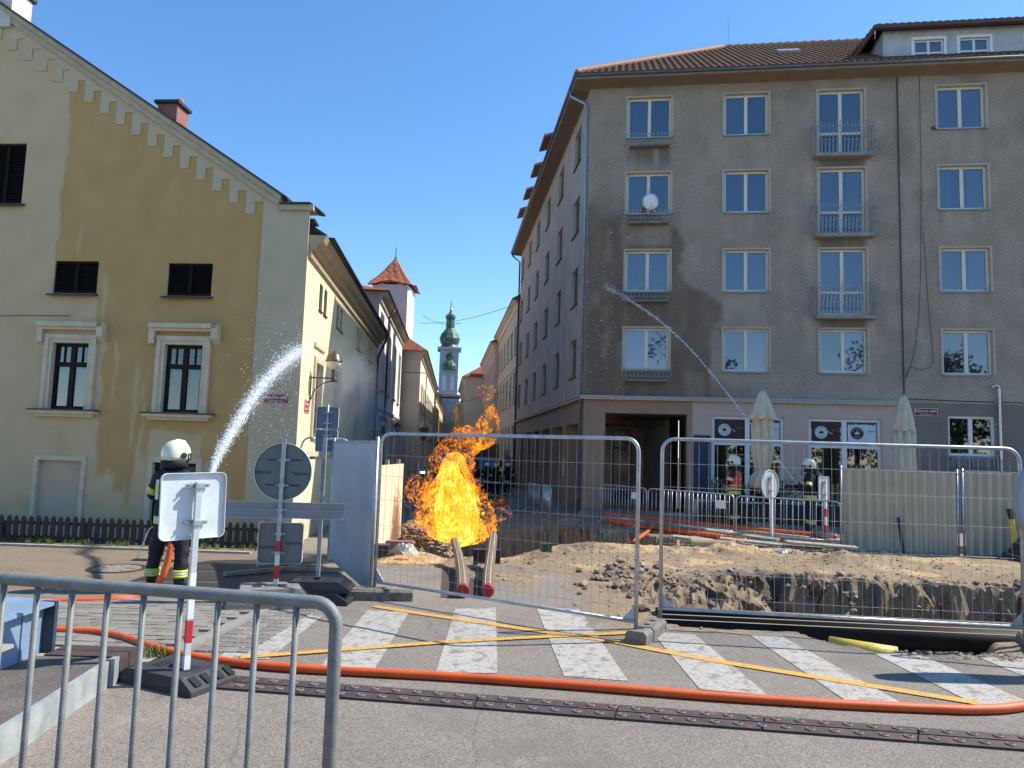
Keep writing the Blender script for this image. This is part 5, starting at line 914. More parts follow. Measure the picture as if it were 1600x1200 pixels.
def post(parent, x, y, z0, z1, bands=(), w=.04, m=None):
    o = part('post', MB().box(x-w/2, x+w/2, y-w/2, y+w/2, z0, z1), m or M_GALV, parent)
    for a, b_, mm in bands: part('reflective_band', MB().box(x-w/2-.002, x+w/2+.002, y-w/2-.002, y+w/2+.002, a, b_), mm, o)
    return o
M_SBW = mat('sign_back_white', (.64, .69, .70), .45, .0, .09, 9, .05, 60, dirt=((.55, .63, .66), 10, .60)); M_SBG = mat('sign_back_grey', (.14, .165, .175), .45, .35, .08, 6, .04, 60); M_SBB = mat('sign_back_blue_grey', (.13, .16, .21), .45, .35, .08, 6, .04, 60)
M_BW = mat('reflective_white', (.75, .76, .75), .4); 
s1 = thing('traffic_sign', 'white backed square sign on a red and white post in a black rubber base', 'sign', (-2.46, 5.8, 0), math.radians(42))
rubber_base(s1, T(-.03, .13, .0, math.radians(-66)), .84, .46, .115); post(s1, 0, 0, .03, 1.56, ((.05, .22, M_BW), (.32, .49, M_RED), (.50, .85, M_BW)), .042, mat('post_white', (.60, .63, .64), .4, .3, .1, 10))
plate(s1, rrect(.50, .52, .045), M_SBW, M_WHITE, T(-.02, .045, 1.37, 0, 0, math.radians(-1.5))); clamp(s1, T(0, .02, 1.53), .18); clamp(s1, T(0, .02, 1.24), .18)
s2 = thing('traffic_sign', 'tall post carrying a round sign back, an arrow board and a square plate', 'sign', (-2.70, 8.69, 0), math.radians(4)); M_GREYR = mat('grey_rubber', (.20, .195, .18), .8, 0, .2, 6, .4, 50)
rubber_base(s2, T(-.04, -.12, 0, math.radians(14)), .92, .5, .24, M_GREYR); post(s2, 0, 0, .1, 1.95, ((.2, .30, M_BW), (.30, .45, M_RED), (.46, .6, M_BW), (.61, .74, M_RED)), .045)
pl_ = plate(s2, disc(.34), M_SBG, M_WHITE, T(.0, .04, 1.55)); sg = []
for zz in (.14, -.16): part('stiffener', MB().box(-.2, .2, -.012, 0, zz-.006, zz+.006), M_BLACK, pl_)
for x, z in ((-.24, -.01), (.21, -.02)): link('lettering', text_mesh('Signistex', .055, .0008), M_BLACK, pl_, T(x, -.003, z) @ RX90)
ab = part('arrow_board', MB().box(-.72, .72, 0, .012, -.002, .088), mat('board_back', (.24, .26, .29), .5, .3, .06, 4), s2, T(.02, .04, 1.10)); part('board', MB().box(-.72, .72, 0, .012, -.095, -.006), mat('board_back', (.24, .26, .29)), ab)
for z in (.086, -.004, -.097): part('rib', MB().box(-.722, .722, -.018, .0, z-.005, z+.005), M_GALVD, ab)
pl_ = plate(s2, rrect(.52, .48, .04), M_SBG, M_WHITE, T(.02, .04, .71))
for x, z in ((-.15, -.05), (.15, .0)): link('lettering', text_mesh('Signistex', .055, .0008), M_BLACK, pl_, T(x, -.003, z) @ RX90)
for z in (1.69, 1.39, 1.1, .82, .6): clamp(s2, T(0, .02, z), .15)
s3 = thing('traffic_sign', 'bare grey post held in two stacked black rubber bases by the corrugated panel', 'sign post', (-2.27, 8.95, 0), math.radians(0))
rubber_base(s3, T(.0, 0, 0, math.radians(-3)), .84, .42, .13, M_BLACK); rubber_base(s3, T(-.02, .02, .13, math.radians(4)), .84, .42, .13, M_BLACK); post(s3, -.04, .12, .2, 1.98, (), .045, M_GALVD); part('bracket', MB().tube(catmull([(-.16, .1, 1.9), (-.2, .1, 1.97), (-.3, .1, 1.93), (-.36, .1, 1.75)], 4), .012, 6), M_GALV, s3); clamp(s3, T(-.16, .1, 1.72), .12)
pd = DP(509, 705, 13.2); s4 = thing('traffic_sign', 'two stacked blue grey sign backs on a bent tube rising behind the corrugated panel', 'sign', (pd[0]+.42, 13.2, -.2), 0)
x0 = -.42
for zz in (2.58, 2.16): plate(s4, rrect(.40, .395, .03), M_SBB, M_WHITE, T(x0, .03, zz)); [clamp(s4, T(x0, .01, zz+dz), .16) for dz in (.1, -.1)]
part('upright', MB().tube([(x0, 0, 1.94), (x0, 0, 2.82)], .02, 8), M_GALV, s4, None, True); part('bent_tube', MB().tube(catmull([(x0, -.02, 2.19), (-.15, -.02, 2.19), (-.06, -.02, 2.17), (0, -.02, 2.08), (0, -.02, 1.8), (0, -.02, 0)], 5), .03, 8), M_GALV, s4, None, True)
pq = DP(1600+88, 788, 6.9); s5 = thing('traffic_sign', 'large round sign back by the right end of the trench fence', 'sign', (pq[0], 6.9, 0), math.radians(-6)); rs = .58; post(s5, 0, -.03, .05, 2.0, (), .05); plate(s5, disc(rs, 48), mat('sign_back_pale_blue', (.36, .42, .55), .4, .3, .06, 5), mat('rim_grey', (.30, .34, .38), .5, .4), T(0, .02, float(pq[2])), .04, .07); rubber_base(s5, T(0, 0, 0), .8, .42, .12)
def small_sign(x, y, z, poly, rz, label, bands, zt):
    o = thing('traffic_sign', label, 'sign', (x, y, z), rz); post(o, 0, -.03, 0, zt+.25, bands, .05, M_WHITE); plate(o, poly, mat('sign_back_light', (.5, .53, .52), .45, .2), M_WHITE, T(0, .02, zt)); clamp(o, T(0, 0, zt+.15), .2); clamp(o, T(0, 0, zt-.15), .2); rubber_base(o, T(0, 0, 0), .7, .4, .12)
p = DP(1204, 757, 17.7); small_sign(p[0], 17.7, -.15, disc(.36, 32), math.radians(38), 'round sign back on a white post behind the crowd barriers', (), float(p[2])+.15); p = DP(1288, 765, 17.9); small_sign(p[0], 17.9, .02, rrect(.5, .6, .05), math.radians(40), 'rectangular sign back on a red and white post beside the hoarding', ((.1, .3, M_RED), (.5, .7, M_RED)), float(p[2]))
# ================================================================== LOW FENCE, RACK, HOARDINGS, BLUE BOX
pf = thing('picket_fence', 'low dark brown picket fence with pointed slats before the ochre house', 'fence', (-14.2, 17.55, -.72), 0)
pk = MB(); pk.prism([(-.056, -.04), (.056, -.04), (.056, .63), (.036, .68), (0, .71), (-.036, .68), (-.056, .63)], 'y', -.012, .012); pkm = pk.mesh('picket'); pkm.materials.append(M_WOODD)
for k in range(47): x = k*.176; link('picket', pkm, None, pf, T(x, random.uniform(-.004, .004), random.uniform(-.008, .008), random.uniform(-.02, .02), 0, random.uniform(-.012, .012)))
for z in (.16, .5): part('rail', MB().box(-.1, 8.25, .014, .05, z, z+.07), M_WOODD, pf)
for k in range(5): part('post', MB().box(k*1.95+.2, k*1.95+.25, .03, .08, -.25, .5), M_WOODD, pf)
pf2 = thing('picket_fence', 'short return of the brown picket fence running along the yellow street wall', 'fence', (-5.98, 17.5, -.72), math.radians(96))
pk2 = pk.mesh('picket'); pk2.materials.append(mat('sunlit_brown_wood', (.10, .065, .045), .75, 0, .3, 14, .2, 40))  # lighter copy of the fence wood, sunlight put into its colour
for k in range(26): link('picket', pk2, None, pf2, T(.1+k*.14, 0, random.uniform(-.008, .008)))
for z in (.16, .5): part('rail', MB().box(0, 3.7, -.05, -.014, z, z+.07), M_WOODD, pf2)
b = MB(); b.prism([(-15, 17.9), (-6.0, 17.75), (-6.0, 17.0), (-15, 17.2)], 'z', -1, -.62); kb = struct(part('verge', b, mat('weedy_verge', (.16, .14, .07), .95, 0, .35, 6, .6, 40)))
for k in range(12): part('kerb_stone', MB().box(0, .73, 0, .14, 0, .17), M_CONC, kb, T(-14.8+k*.745, 17.04-.0167*k, -.78))
bk = G(218, 872); bk = thing('bicycle_rack', 'pair of slim steel wheel hoops in front of the picket fence', 'bicycle rack', (bk[0], 11.9, zg1(bk[0], 11.9)))
for x in (-.02, .23): part('hoop', MB().tube(catmull([(x-.1, -.02, 0), (x-.0, .0, .34), (x+.05, .02, .5), (x+.11, .04, .53), (x+.15, .05, .45), (x+.14, .08, .0)], 5), .011, 6), M_GALV, bk, None, True)
part('base_bar', MB().box(-.2, .5, -.06, .1, 0, .02), M_BLACK, bk)
hb = thing('plywood_hoarding', 'cream plywood hoarding board standing along the street left of the fire', 'hoarding', (-2.72, 14.9, -.35), math.radians(86))
for k in range(3): part('board', MB().box(k*.85+.005, k*.85+.845, -.01, .01, .1, 1.85), mat('pale_plywood', (.62, .53, .38), .8, 0, .1, 3, .15, 30), hb)
for z in (.4, 1.5): part('batten', MB().box(0, 2.55, .012, .06, z, z+.08), M_WOOD, hb)
for x in (.1, 1.3, 2.4): part('stud', MB().box(x, x+.08, .06, .14, 0, 1.95), M_WOOD, hb)
o = thing('crumpled_sheet', 'crumpled pale sheet and dark scrap lying below the plywood hoarding', 'debris', (-2.25, 14.2, -.22)); b = MB()
b.grid(lambda s, t: (s*.6-.1, t*.5, .25*max(0, math.sin(s*3))*(.6+.4*math.sin(t*9+s*7))), 8, 8); part('sheet', b, mat('dirty_sheet', (.5, .44, .34), .8, 0, .2, 6), o); part('scrap', MB().box(-.35, -.05, .1, .4, 0, .2), M_BLACK, o); part('beam', MB().box(-.2, .35, .6, .8, .0, .22), mat('red_beam', (.3, .12, .09), .8), o)
tag(part('red_rag', MB().grid(lambda s, t: (-1.98+s*.26, 12.85+t*.1, -.1+.03+.02*math.sin(s*9+t*4)), 6, 3), mat('bright_red_cloth', (.7, .03, .03), .7)), 'small bright red rag on the asphalt near the hoarding', 'rag')
p = G(847, 850); tag(part('green_box', MB().cbox((.80, 15.1, -.08), .2, .16, .14, 0, .3).cbox((.80, 15.1, .0), .23, .19, .03, 0, .3), mat('green_plastic', (.015, .07, .045), .5, 0, .15)), 'small green plastic box on the sand rim', 'box')
for i, (px, py, L, rz, w) in enumerate(((420, 895, 1.3, .75, .08), (455, 880, 1.1, .7, .1), (490, 893, .9, 0.05, .08))):
    p = G(px, py); o = tag(part('timber_plank', MB().box(-L/2, L/2, -w/2, w/2, 0, .05), M_WOOD), ['long pale timber batten on the ground left of the rubber bases', 'timber batten slanting towards the corrugated panel', 'short timber batten across the foot of the corrugated panel'][i], 'plank'); o.location = (p[0], p[1], zg1(p[0], p[1])+.02); o.rotation_euler = (0, 0, rz)
for i, (x, y, L, rz) in enumerate(((5.0, 17.3, 2.2, -.45), (6.0, 16.75, 2.2, -.35), (7.0, 16.35, 1.5, -.15), (5.6, 17.6, 1.8, -.7))):
    o = tag(part('site_board', MB().box(-L/2, L/2, -.14, .14, 0, .05), mat('weathered_board', (.30, .27, .21), .85, 0, .25, 8, .3, 40)), ['grey board bridging the pit edge by the clay pipe', 'grey board lying below the middle barrier', 'grey board lying below the hoarding corner', 'grey board close under the crowd barriers'][i], 'board'); o.location = (x, y, zbase(x, y)+.06+.05*i); o.rotation_euler = (.05, .04, rz)
o = thing('clay_pipe', 'length of brown clay pipe lying on the sandy rim', 'pipe', (4.45, 15.75, -.10), -.16); b = MB(); b.tube([(-.5, 0, .1), (.45, 0, .1)], .12, 14, 0, False); b.tube([(.45, 0, .1), (.47, 0, .1), (.6, 0, .1)], [.12, .15, .15], 14, 0, False); part('barrel', b, mat('clay', (.33, .22, .13), .8, 0, .2, 6, .3, 40), o, None, True); part('bore', MB().lathe([(.11, 0), (.0005, 0)], (0, 0, 0), 14), M_DARK, o, T(.5, 0, .1, 0, 0, math.pi/2))
tag(part('litter', MB().grid(lambda s, t: (5.75+.45*s, 15.7+.3*t, -.2+.12*abs(math.sin(7*s+5*t))+.03*math.sin(20*s)), 8, 6), mat('foil', (.55, .57, .6), .3, .6)), 'crumpled silvery foil litter on the sand below the barriers', 'litter')
bb_ = thing('parapet_box', 'blue grey painted steel box ending the bridge parapet on the left pavement', 'steel box', (-3.62, 5.92, kz)); M_BLUE = mat('blue_grey_paint', (.20, .29, .40), .5, .1, .12, 3, .1, 30, dirt=((.32, .40, .47), 2.5, .58))
part('body', MB().box(-.7, -.03, -3.2, -.04, 0, .36), M_BLUE, bb_); part('end_plate', MB().box(-.72, .06, -.04, .0, 0, .40), mat('shade_blue_paint', (.03, .045, .07), .5), bb_); part('lid', MB().add([(-.75, -3.2, .40), (.05, -3.2, .37), (.05, .03, .37), (-.75, .03, .40), (-.75, -3.2, .43), (.05, -3.2, .395), (.05, .03, .395), (-.75, .03, .43)], [(4, 5, 6, 7), (0, 1, 5, 4), (1, 2, 6, 5), (0, 3, 2, 1), (3, 7, 6, 2)]), M_BLUE, bb_); part('flange', MB().box(-.03, .14, -3.2, -.62, .20, .225), M_EDGE, bb_)  # end plate is darker blue: its shade is put into the colour
part('rib', MB().box(-.03, -.018, -.30, -.28, 0, .36), M_BLUE, bb_)
# weeds by the kerb
def blades(mb, c, n, r, h, lean=.5):
    for i in range(n):
        a = random.uniform(0, 6.28); q = random.uniform(0, r); x, y = c[0]+q*math.cos(a), c[1]+q*math.sin(a); hh = h*random.uniform(.4, 1); d = random.uniform(0, 6.28); l = hh*random.uniform(.1, lean); w = random.uniform(.003, .007); dx, dy = math.cos(d), math.sin(d)
        mb.add([(x-dy*w, y+dx*w, c[2]), (x+dy*w, y-dx*w, c[2]), (x+dx*l*.4+dy*w*.7, y+dy*l*.4-dx*w*.7, c[2]+hh*.6), (x+dx*l*.4-dy*w*.7, y+dy*l*.4+dx*w*.7, c[2]+hh*.6), (x+dx*l, y+dy*l, c[2]+hh)], [(0, 1, 2, 3), (3, 2, 4)])
M_GRASS = mat('dry_green_grass', (.14, .17, .04), .8, 0, .4, 30); mb = MB(); p = G(228, 1030)
for k in range(8): blades(mb, (p[0]+random.uniform(-.12, .2), p[1]+random.uniform(-.15, .12), 0), 30, .06, .13)
stuff(tag(part('weed_tuft', mb, M_GRASS), 'tuft of dry grass growing at the kerb behind the black sign base', 'weeds')); mb = MB()
for k in range(60): x = -14.2+8.2*random.random(); blades(mb, (x, 17.35+random.uniform(-.2, .15), -.62), 16, .09, .16)
stuff(tag(part('verge_grass', mb, M_GRASS), 'sparse dry grass along the foot of the picket fence', 'grass'))
# ================================================================== PIPES AND HOSES
M_PGREY = mat('grey_sleeve_pipe', (.17, .125, .095), .55, 0, .15, 4, .1, 30); M_CAP = mat('red_pipe_cap', (.32, .015, .02), .45, 0, .1); M_STR = mat('cream_stripe', (.62, .50, .30), .6, 0, .1)
def capped(label, px):
    pts = [tuple(DP(*q)) for q in px]
    pts = catmull(pts, 6); o = tag(part('capped_pipe', MB().tube(pts, .078, 18), M_PGREY, None, None, True), label, 'pipe', 'red capped pipes'); d = (np.array(pts[0])-np.array(pts[1])); d = d/np.linalg.norm(d)
    part('cap', MB().tube([np.array(pts[0])-d*.03, np.array(pts[0])+d*.05, np.array(pts[0])+d*.065], [.086, .086, .078], 20), M_CAP, o)
    for off in (-.035, .03): part('stripe', MB().tube([(q[0]+off, q[1], q[2]+math.sqrt(.078**2-off**2)-.001) for q in pts], .005, 5), M_STR, o)
capped('slim striped pipe with red end cap lying left on the asphalt', [(723, 922, 9.45), (722, 902, 10.4), (719, 880, 11.6), (714, 859, 13.0), (710, 846, 14.0)]); capped('slim striped pipe with red end cap ending against a dark block', [(762, 922, 9.5), (763, 900, 10.4), (766, 876, 11.6), (769, 853, 12.9), (771, 838, 13.8)])
tag(part('pipe_support', MB().box(-.62, -.12, 13.7, 13.95, -.25, .03), M_BLACK), 'dark block propping the far end of a red-capped pipe', 'block')
M_PE = mat('black_polyethylene', (.008, .008, .009), .6, 0, .15, 4, spec=.2)
for i, (y0, lab) in enumerate(((8.45, 'black pipe with cream stripes on the near side of the trench'), (8.80, 'black pipe with cream stripes on the inner side of the trench'))):
    pts = [(1.75+i*.05, y0, -.06), (5.4, y0-.25, -.06), (9.8, y0-.58, -.06)]; o = tag(part('trench_pipe', MB().tube(pts, .15, 24), M_PE, None, None, True), lab, 'pipe', 'black trench pipes')
    for off in ((-.10, -.02) if i == 0 else (-.06, .0)): part('stripe', MB().tube([(q[0], q[1]+off, q[2]+math.sqrt(.15**2-off**2)-.001) for q in pts], .006, 5), M_STR, o)
a, b_ = G(1296, 1001, .0), G(1402, 1018, .0); a[2] = b_[2] = -.05; tag(part('yellow_gas_pipe', MB().tube([a, (a+b_)/2, b_], .095, 14), mat('yellow_polyethylene', (.62, .46, .07), .5, 0, .1, 5, .1, 30), None, None, True), 'short yellow gas pipe exposed at the trench edge', 'pipe')
mb = MB()
for k in range(260): x = random.uniform(3.9, 5.4); y = 7.3+random.uniform(-.1, .2); r = random.uniform(.01, .035); rock(mb, (x, y, .0), r, .5)
stuff(tag(part('spilled_soil', mb, M_ROCKS), 'soil crumbs spilled over the near trench edge by the yellow pipe', 'soil'))
def hose(name, label, pts, r=.036, group=None, flat=1., cat='hose'): return tag(part(name, MB().tube(catmull(pts, 10), r, 12, 0, True, flat), M_ORANGE, None, None, True), label, cat, group)
HP = [(40, 986), (75, 988), (150, 992), (200, 1003), (250, 1020), (330, 1033), (450, 1046), (700, 1060), (900, 1074), (1100, 1090), (1300, 1103), (1450, 1110), (1530, 1112), (1600, 1106), (1720, 1080)]
def hz(q):
    p = G(q[0], q[1]+4); z = .035
    if p[0] < -3.0: z = .05
    return (p[0], p[1], z+.0)
hose('fire_hose', 'charged orange fire hose lying right across the road beside the steel joint', [hz(q) for q in HP])
hp = [DP(268, 850, 9.15), DP(262, 880, 9.12), DP(252, 905, 9.1)]+[G(*q, .035) for q in ((236, 920), (200, 934), (100, 939), (0, 941), (-120, 946))]
hose('fire_hose', 'orange fire hose running from behind the road sign to the firefighter with white helmet', hp)
for pts, lab in (([(2.95, 21.75, -.1), (3.9, 20.2, -.1), (5.7, 18.2, -.1), (7.75, 17.0, -.1)], 'orange hose stretched along the ground behind the barriers'), ([(2.9, 22.3, .06), (4.3, 21.1, .06), (6.2, 19.2, .06), (8.0, 17.8, .06)], 'orange hose lying on the paving under the cafe planters'), ([(3.1, 21.6, -.08), (4.0, 20.5, -.1), (5.3, 18.8, -.1), (6.6, 17.75, -.1), (7.7, 17.2, -.1)], 'second orange hose beside the one behind the barriers')): hose('fire_hose', lab, pts, .055)
for i, (q, z, lab) in enumerate(([[(990, 846), (1005, 836), (1018, 825), (1022, 815)], -.1, 'short orange hose loop hanging into the pit by the fence post'], [[(770, 780), (800, 786), (830, 784), (850, 782), (905, 786)], -.5, 'red hose lying in the shade beyond the pit'], [[(765, 775), (790, 779), (815, 786), (770, 789), (760, 786)], -.52, 'looped red hose on the ground by the far firefighters'])):
    hose('fire_hose', lab, [G(x, y, z) for x, y in q], .045)
# ================================================================== CAFE PARASOLS AND PLANTERS
M_CAN = mat('cream_canvas', (.52, .48, .36), .9, 0, .1, 5, .12, 60); M_CANG = mat('canvas_print_green', (.03, .10, .05), .8)
def folds(n, amp, ph=0.): return lambda r, z, a: r*(1+amp*math.sin(n*a+ph+.6*math.sin(z*3))+amp*.5*math.sin((2*n+1)*a+z*4))
def parasol(label, x, y, z, prof_top, prof_low, tie=None, prints=False):
    o = thing('parasol', label, 'parasol', (x, y, z), 0, 'closed cafe parasols'); part('pole', MB().tube([(0, 0, 0), (0, 0, prof_top[-1][1]+.03)], .03, 8), M_WOOD, o, None, True); part('foot', MB().box(-.35, .35, -.35, .35, 0, .08), M_CONC, o)
    part('lower_canopy', MB().lathe(prof_low, n=60, fn=folds(7, .2)), M_CAN, o, None, True); part('top_canopy', MB().lathe(prof_top, n=60, fn=folds(6, .15, 1)), M_CAN, o, None, True)
    if tie: part('strap', MB().lathe([(tie[0], tie[1]-.02), (tie[0], tie[1]+.02)], n=20), M_CAN, o)
    if prints:
        for (a, zz, w, h) in ((-1.5, 1.42, .1, .16), (-1.15, 1.15, .16, .05), (-.9, 1.25, .05, .12), (-1.9, 1.12, .05, .1), (-2.3, 1.2, .04, .2)): part('printed_motif', MB().box(-w/2, w/2, -.003, 0, -h/2, h/2), M_CANG if h < .1 else M_BLACK, o, T(.25*math.cos(a), .25*math.sin(a), zz, a+math.pi/2))
    return o
PY = 20.3; p = DP(1192, 612, PY); zb = .02
parasol('closed cream parasol tied at the middle before the first cafe window', p[0], PY, zb, [(.34, 2.95), (.36, 3.0), (.30, 3.12), (.18, 3.5), (.09, 3.72), (.05, 3.77)], [(.32, 1.05), (.36, 1.15), (.30, 1.35), (.16, 1.52), (.15, 1.58), (.22, 1.75), (.26, 2.1), (.25, 2.5), (.24, 2.9), (.30, 3.05)], (.16, 1.55))
p = DP(1412, 622, PY); parasol('closed cream parasol with dark printed motif behind the corrugated hoarding', p[0], PY, zb, [(.26, 2.75), (.27, 2.8), (.22, 3.1), (.13, 3.55), (.08, 3.72), (.03, 3.76)], [(.17, 1.0), (.24, 1.1), (.26, 1.5), (.24, 2.1), (.25, 2.5), (.24, 2.8)], None, True)
M_LEAF = [mat('dark_leaf', (.02, .05, .018), .6, 0, .3, 20), mat('mid_leaf', (.04, .085, .025), .6, 0, .3, 20)]
def bush(mb, c, rx, rz, n, s=.05):
    for i in range(n):
        while True:
            v = np.array([random.uniform(-1, 1) for _ in range(3)])
            if v@v < 1: break
        v = v*(.55+.45*random.random()); p = Vector((c[0]+v[0]*rx, c[1]+v[1]*rx*.6, c[2]+v[2]*rz)); d = Vector((random.gauss(0, 1), random.gauss(0, 1), random.gauss(.3, .8))).normalized(); e = d.orthogonal().normalized(); k = s*random.uniform(.6, 1.3); mb.add([p, p+d*k*.5+e*k*.3, p+d*k, p+d*k*.5-e*k*.3], [(0, 1, 2, 3)], random.randrange(2))
for i, (px, h, lab) in enumerate(((1118, .62, 'leafy planter trough below the navy panel of the cafe'), (1160, .5, 'low leafy planter trough behind the firefighter in a red vest'), (1212, .6, 'leafy planter trough under the tied parasol'), (1240, .66, 'loose leafy planter trough between the cafe windows'), (1305, .4, 'low planter trough behind the rectangular sign back'))):
    p = DP(px, 790, 21.2); o = thing('planter', lab, 'planter', (p[0], 21.2, .02), AF, 'planters before the cafe'); part('trough', MB().prism([(-.22, 0), (.22, 0), (.26, .55), (-.26, .55)], 'x', -.5, .5), mat('dark_trough', (.04, .035, .03), .8, 0, .2), o); mb = MB(); bush(mb, (0, 0, .55+h*.5), .55, h, 420, .07); part('foliage', mb, M_LEAF, o)
    for k in range(3): part('stem', MB().tube([(-.3+.3*k, 0, .4), (-.3+.32*k, .03, .6+h)], .008, 4), M_WOODD, o)
# ================================================================== PEOPLE
M_SUIT = mat('navy_fire_suit', (.010, .011, .016), .8, 0, .25, 14, .2, 60); M_SKIN = mat('skin', (.45, .26, .19), .55, 0, .08); M_BOOT = mat('black_boot', (.008, .008, .008), .5); M_GLOVE = mat('leather_glove', (.05, .045, .04), .7); M_HELM = mat('cream_helmet', (.68, .68, .50), .3, 0, .05, 5, coat=.3); M_HIV = mat('lime_reflective', (.55, .70, .06), .6, 0, .08); M_SIL = mat('silver_reflective', (.55, .57, .58), .35, .2, .06); M_VEST = mat('red_vest', (.62, .06, .05), .75, 0, .12, 8)
def skin_body(edges, rad):
    names = list(rad); idx = {n: i for i, n in enumerate(names)}; me = bpy.data.meshes.new('body'); me.from_pydata([rad[n][:3] for n in names], [(idx[a], idx[b]) for a, b in edges], []); o = bpy.data.objects.new('body', me); SC.collection.objects.link(o); o.modifiers.new('s', 'SKIN'); sm = o.modifiers.new('d', 'SUBSURF'); sm.levels = 2; sm.render_levels = 2
    lay = me.skin_vertices[0].data
    for n in names: r = rad[n][3:]; lay[idx[n]].radius = (r[0], r[-1]); lay[idx[n]].use_root = n == 'pelvis'
    dg = bpy.context.evaluated_depsgraph_get(); out = bpy.data.meshes.new_from_object(o.evaluated_get(dg)); bpy.data.objects.remove(o); out.name = 'body'; return out
def ring(parent, c, d, r, w, m, name='reflective_band', ry=None):
    c = Vector(c); d = Vector(d).normalized(); b = MB(); n = 14; q = d.to_track_quat('Z', 'Y').to_matrix().to_4x4(); b.lathe([(r*.97, -w/2), (r, -w/2), (r, w/2), (r*.97, w/2)], (0, 0, 0), n, 0, (lambda R, z, a: R*math.sqrt(1/((math.cos(a))**2+(math.sin(a)/(ry or 1.))**2)))); return part(name, b, m, parent, Matrix.Translation(c) @ q, True)
def person(name, label, loc, rz, Lh, Rh, Lelb, Relb, legs=.14, tank=False, vest=False, helm=True, h=1.0, bands=True, group=None, yaw=0., step=.0):
    o = thing(name, label, 'person', loc, rz, group); o.scale = (h, h, h); J = {}
    J['pelvis'] = (0, 0, .93, .17, .135); J['waist'] = (0, 0, 1.08, .17, .135); J['chest'] = (0, .0, 1.30, .19, .14); J['neck0'] = (0, 0, 1.46, .085); J['neck'] = (0, .01, 1.53, .06); J['head'] = (0, .03, 1.62, .085, .10); J['crown'] = (0, .025, 1.72, .07, .08); J['nose'] = (0, .125, 1.61, .02)
    E = [('pelvis', 'waist'), ('waist', 'chest'), ('chest', 'neck0'), ('neck0', 'neck'), ('neck', 'head'), ('head', 'crown'), ('head', 'nose')]
    for s, sg, hand, elb in (('l', -1, Lh, Lelb), ('r', 1, Rh, Relb)):
        st = step*sg
        J['hip'+s] = (sg*.105, 0, .86, .115); J['knee'+s] = (sg*(legs*.95), .03+st, .49, .092); J['calf'+s] = (sg*legs, -.01+st, .28, .085); J['ank'+s] = (sg*legs, -.02+st, .1, .062); J['toe'+s] = (sg*(legs+.02), .15+st, .045, .045)
        E += [('pelvis', 'hip'+s), ('hip'+s, 'knee'+s), ('knee'+s, 'calf'+s), ('calf'+s, 'ank'+s), ('ank'+s, 'toe'+s)]
        J['sh'+s] = (sg*.205, 0, 1.395, .088); J['elb'+s] = (*elb, .066); w = np.array(hand); e = np.array(elb); d = (w-e)/np.linalg.norm(w-e); J['wr'+s] = (*w, .043); pm = w+d*.055; J['palm'+s] = (*pm, .036, .022)
        E += [('chest', 'sh'+s), ('sh'+s, 'elb'+s), ('elb'+s, 'wr'+s), ('wr'+s, 'palm'+s)]; side = np.cross(d, [0, 0, 1.]); side = side/max(.05, np.linalg.norm(side)); up = np.cross(side, d)
        for k in range(4):
            f0 = pm+d*.045+side*(.030-.02*k); f1 = f0+d*(.028+.008*(k in (1, 2)))-up*.012; f2 = f1+d*.006-up*.03; f3 = f2-d*.018-up*.012; J['f%d0%s' % (k, s)] = (*f0, .0105); J['f%d1%s' % (k, s)] = (*f1, .0098); J['f%d2%s' % (k, s)] = (*f2, .0092); J['f%d3%s' % (k, s)] = (*f3, .0085); E += [('palm'+s, 'f%d0%s' % (k, s)), ('f%d0%s' % (k, s), 'f%d1%s' % (k, s)), ('f%d1%s' % (k, s), 'f%d2%s' % (k, s)), ('f%d2%s' % (k, s), 'f%d3%s' % (k, s))]
        t0 = w+d*.025+side*.04*(-sg); t1 = t0+d*.035+side*.012*(-sg)-up*.012; t2 = t1+d*.02-up*.022; J['t0'+s] = (*t0, .012); J['t1'+s] = (*t1, .011); J['t2'+s] = (*t2, .010); E += [('wr'+s, 't0'+s), ('t0'+s, 't1'+s), ('t1'+s, 't2'+s)]
    me = skin_body(E, J); [me.materials.append(x) for x in (M_SUIT, M_SKIN, M_BOOT, M_GLOVE)]; hands = [np.array(Lh), np.array(Rh)]; mi = []
    for p in me.polygons:
        c = np.array(p.center); k = 0
        if c[2] > 1.5: k = 1
        elif c[2] < .2: k = 2
        elif any(np.linalg.norm(c-hh) < .13 for hh in hands): k = 3
        mi.append(k)
    
    VC = np.array([v.co for v in me.vertices]); VQ = (fbm(VC[:, 0]*16+VC[:, 1]*9, VC[:, 2]*22+VC[:, 1]*5, 3)-.5)*.05*((VC[:, 2] > .2) & (VC[:, 2] < 1.5)); VN = np.array([v.normal for v in me.vertices]); me.vertices.foreach_set('co', (VC+VN*VQ[:, None]).ravel())
    me.polygons.foreach_set('material_index', mi); me.polygons.foreach_set('use_smooth', [True]*len(mi)); body = link('body', me, None, o)
    for sx in (-1, 1): part('eye', MB().ball((sx*.033, .118, 1.635), .011, 8), M_WHITE, body); part('ear', MB().ball((sx*.092, .02, 1.62), .022, 8, 0, 1.4), M_SKIN, body)
    part('mouth', MB().box(-.022, .022, .112, .12, 1.562, 1.57), mat('lip', (.3, .1, .09), .6), body)
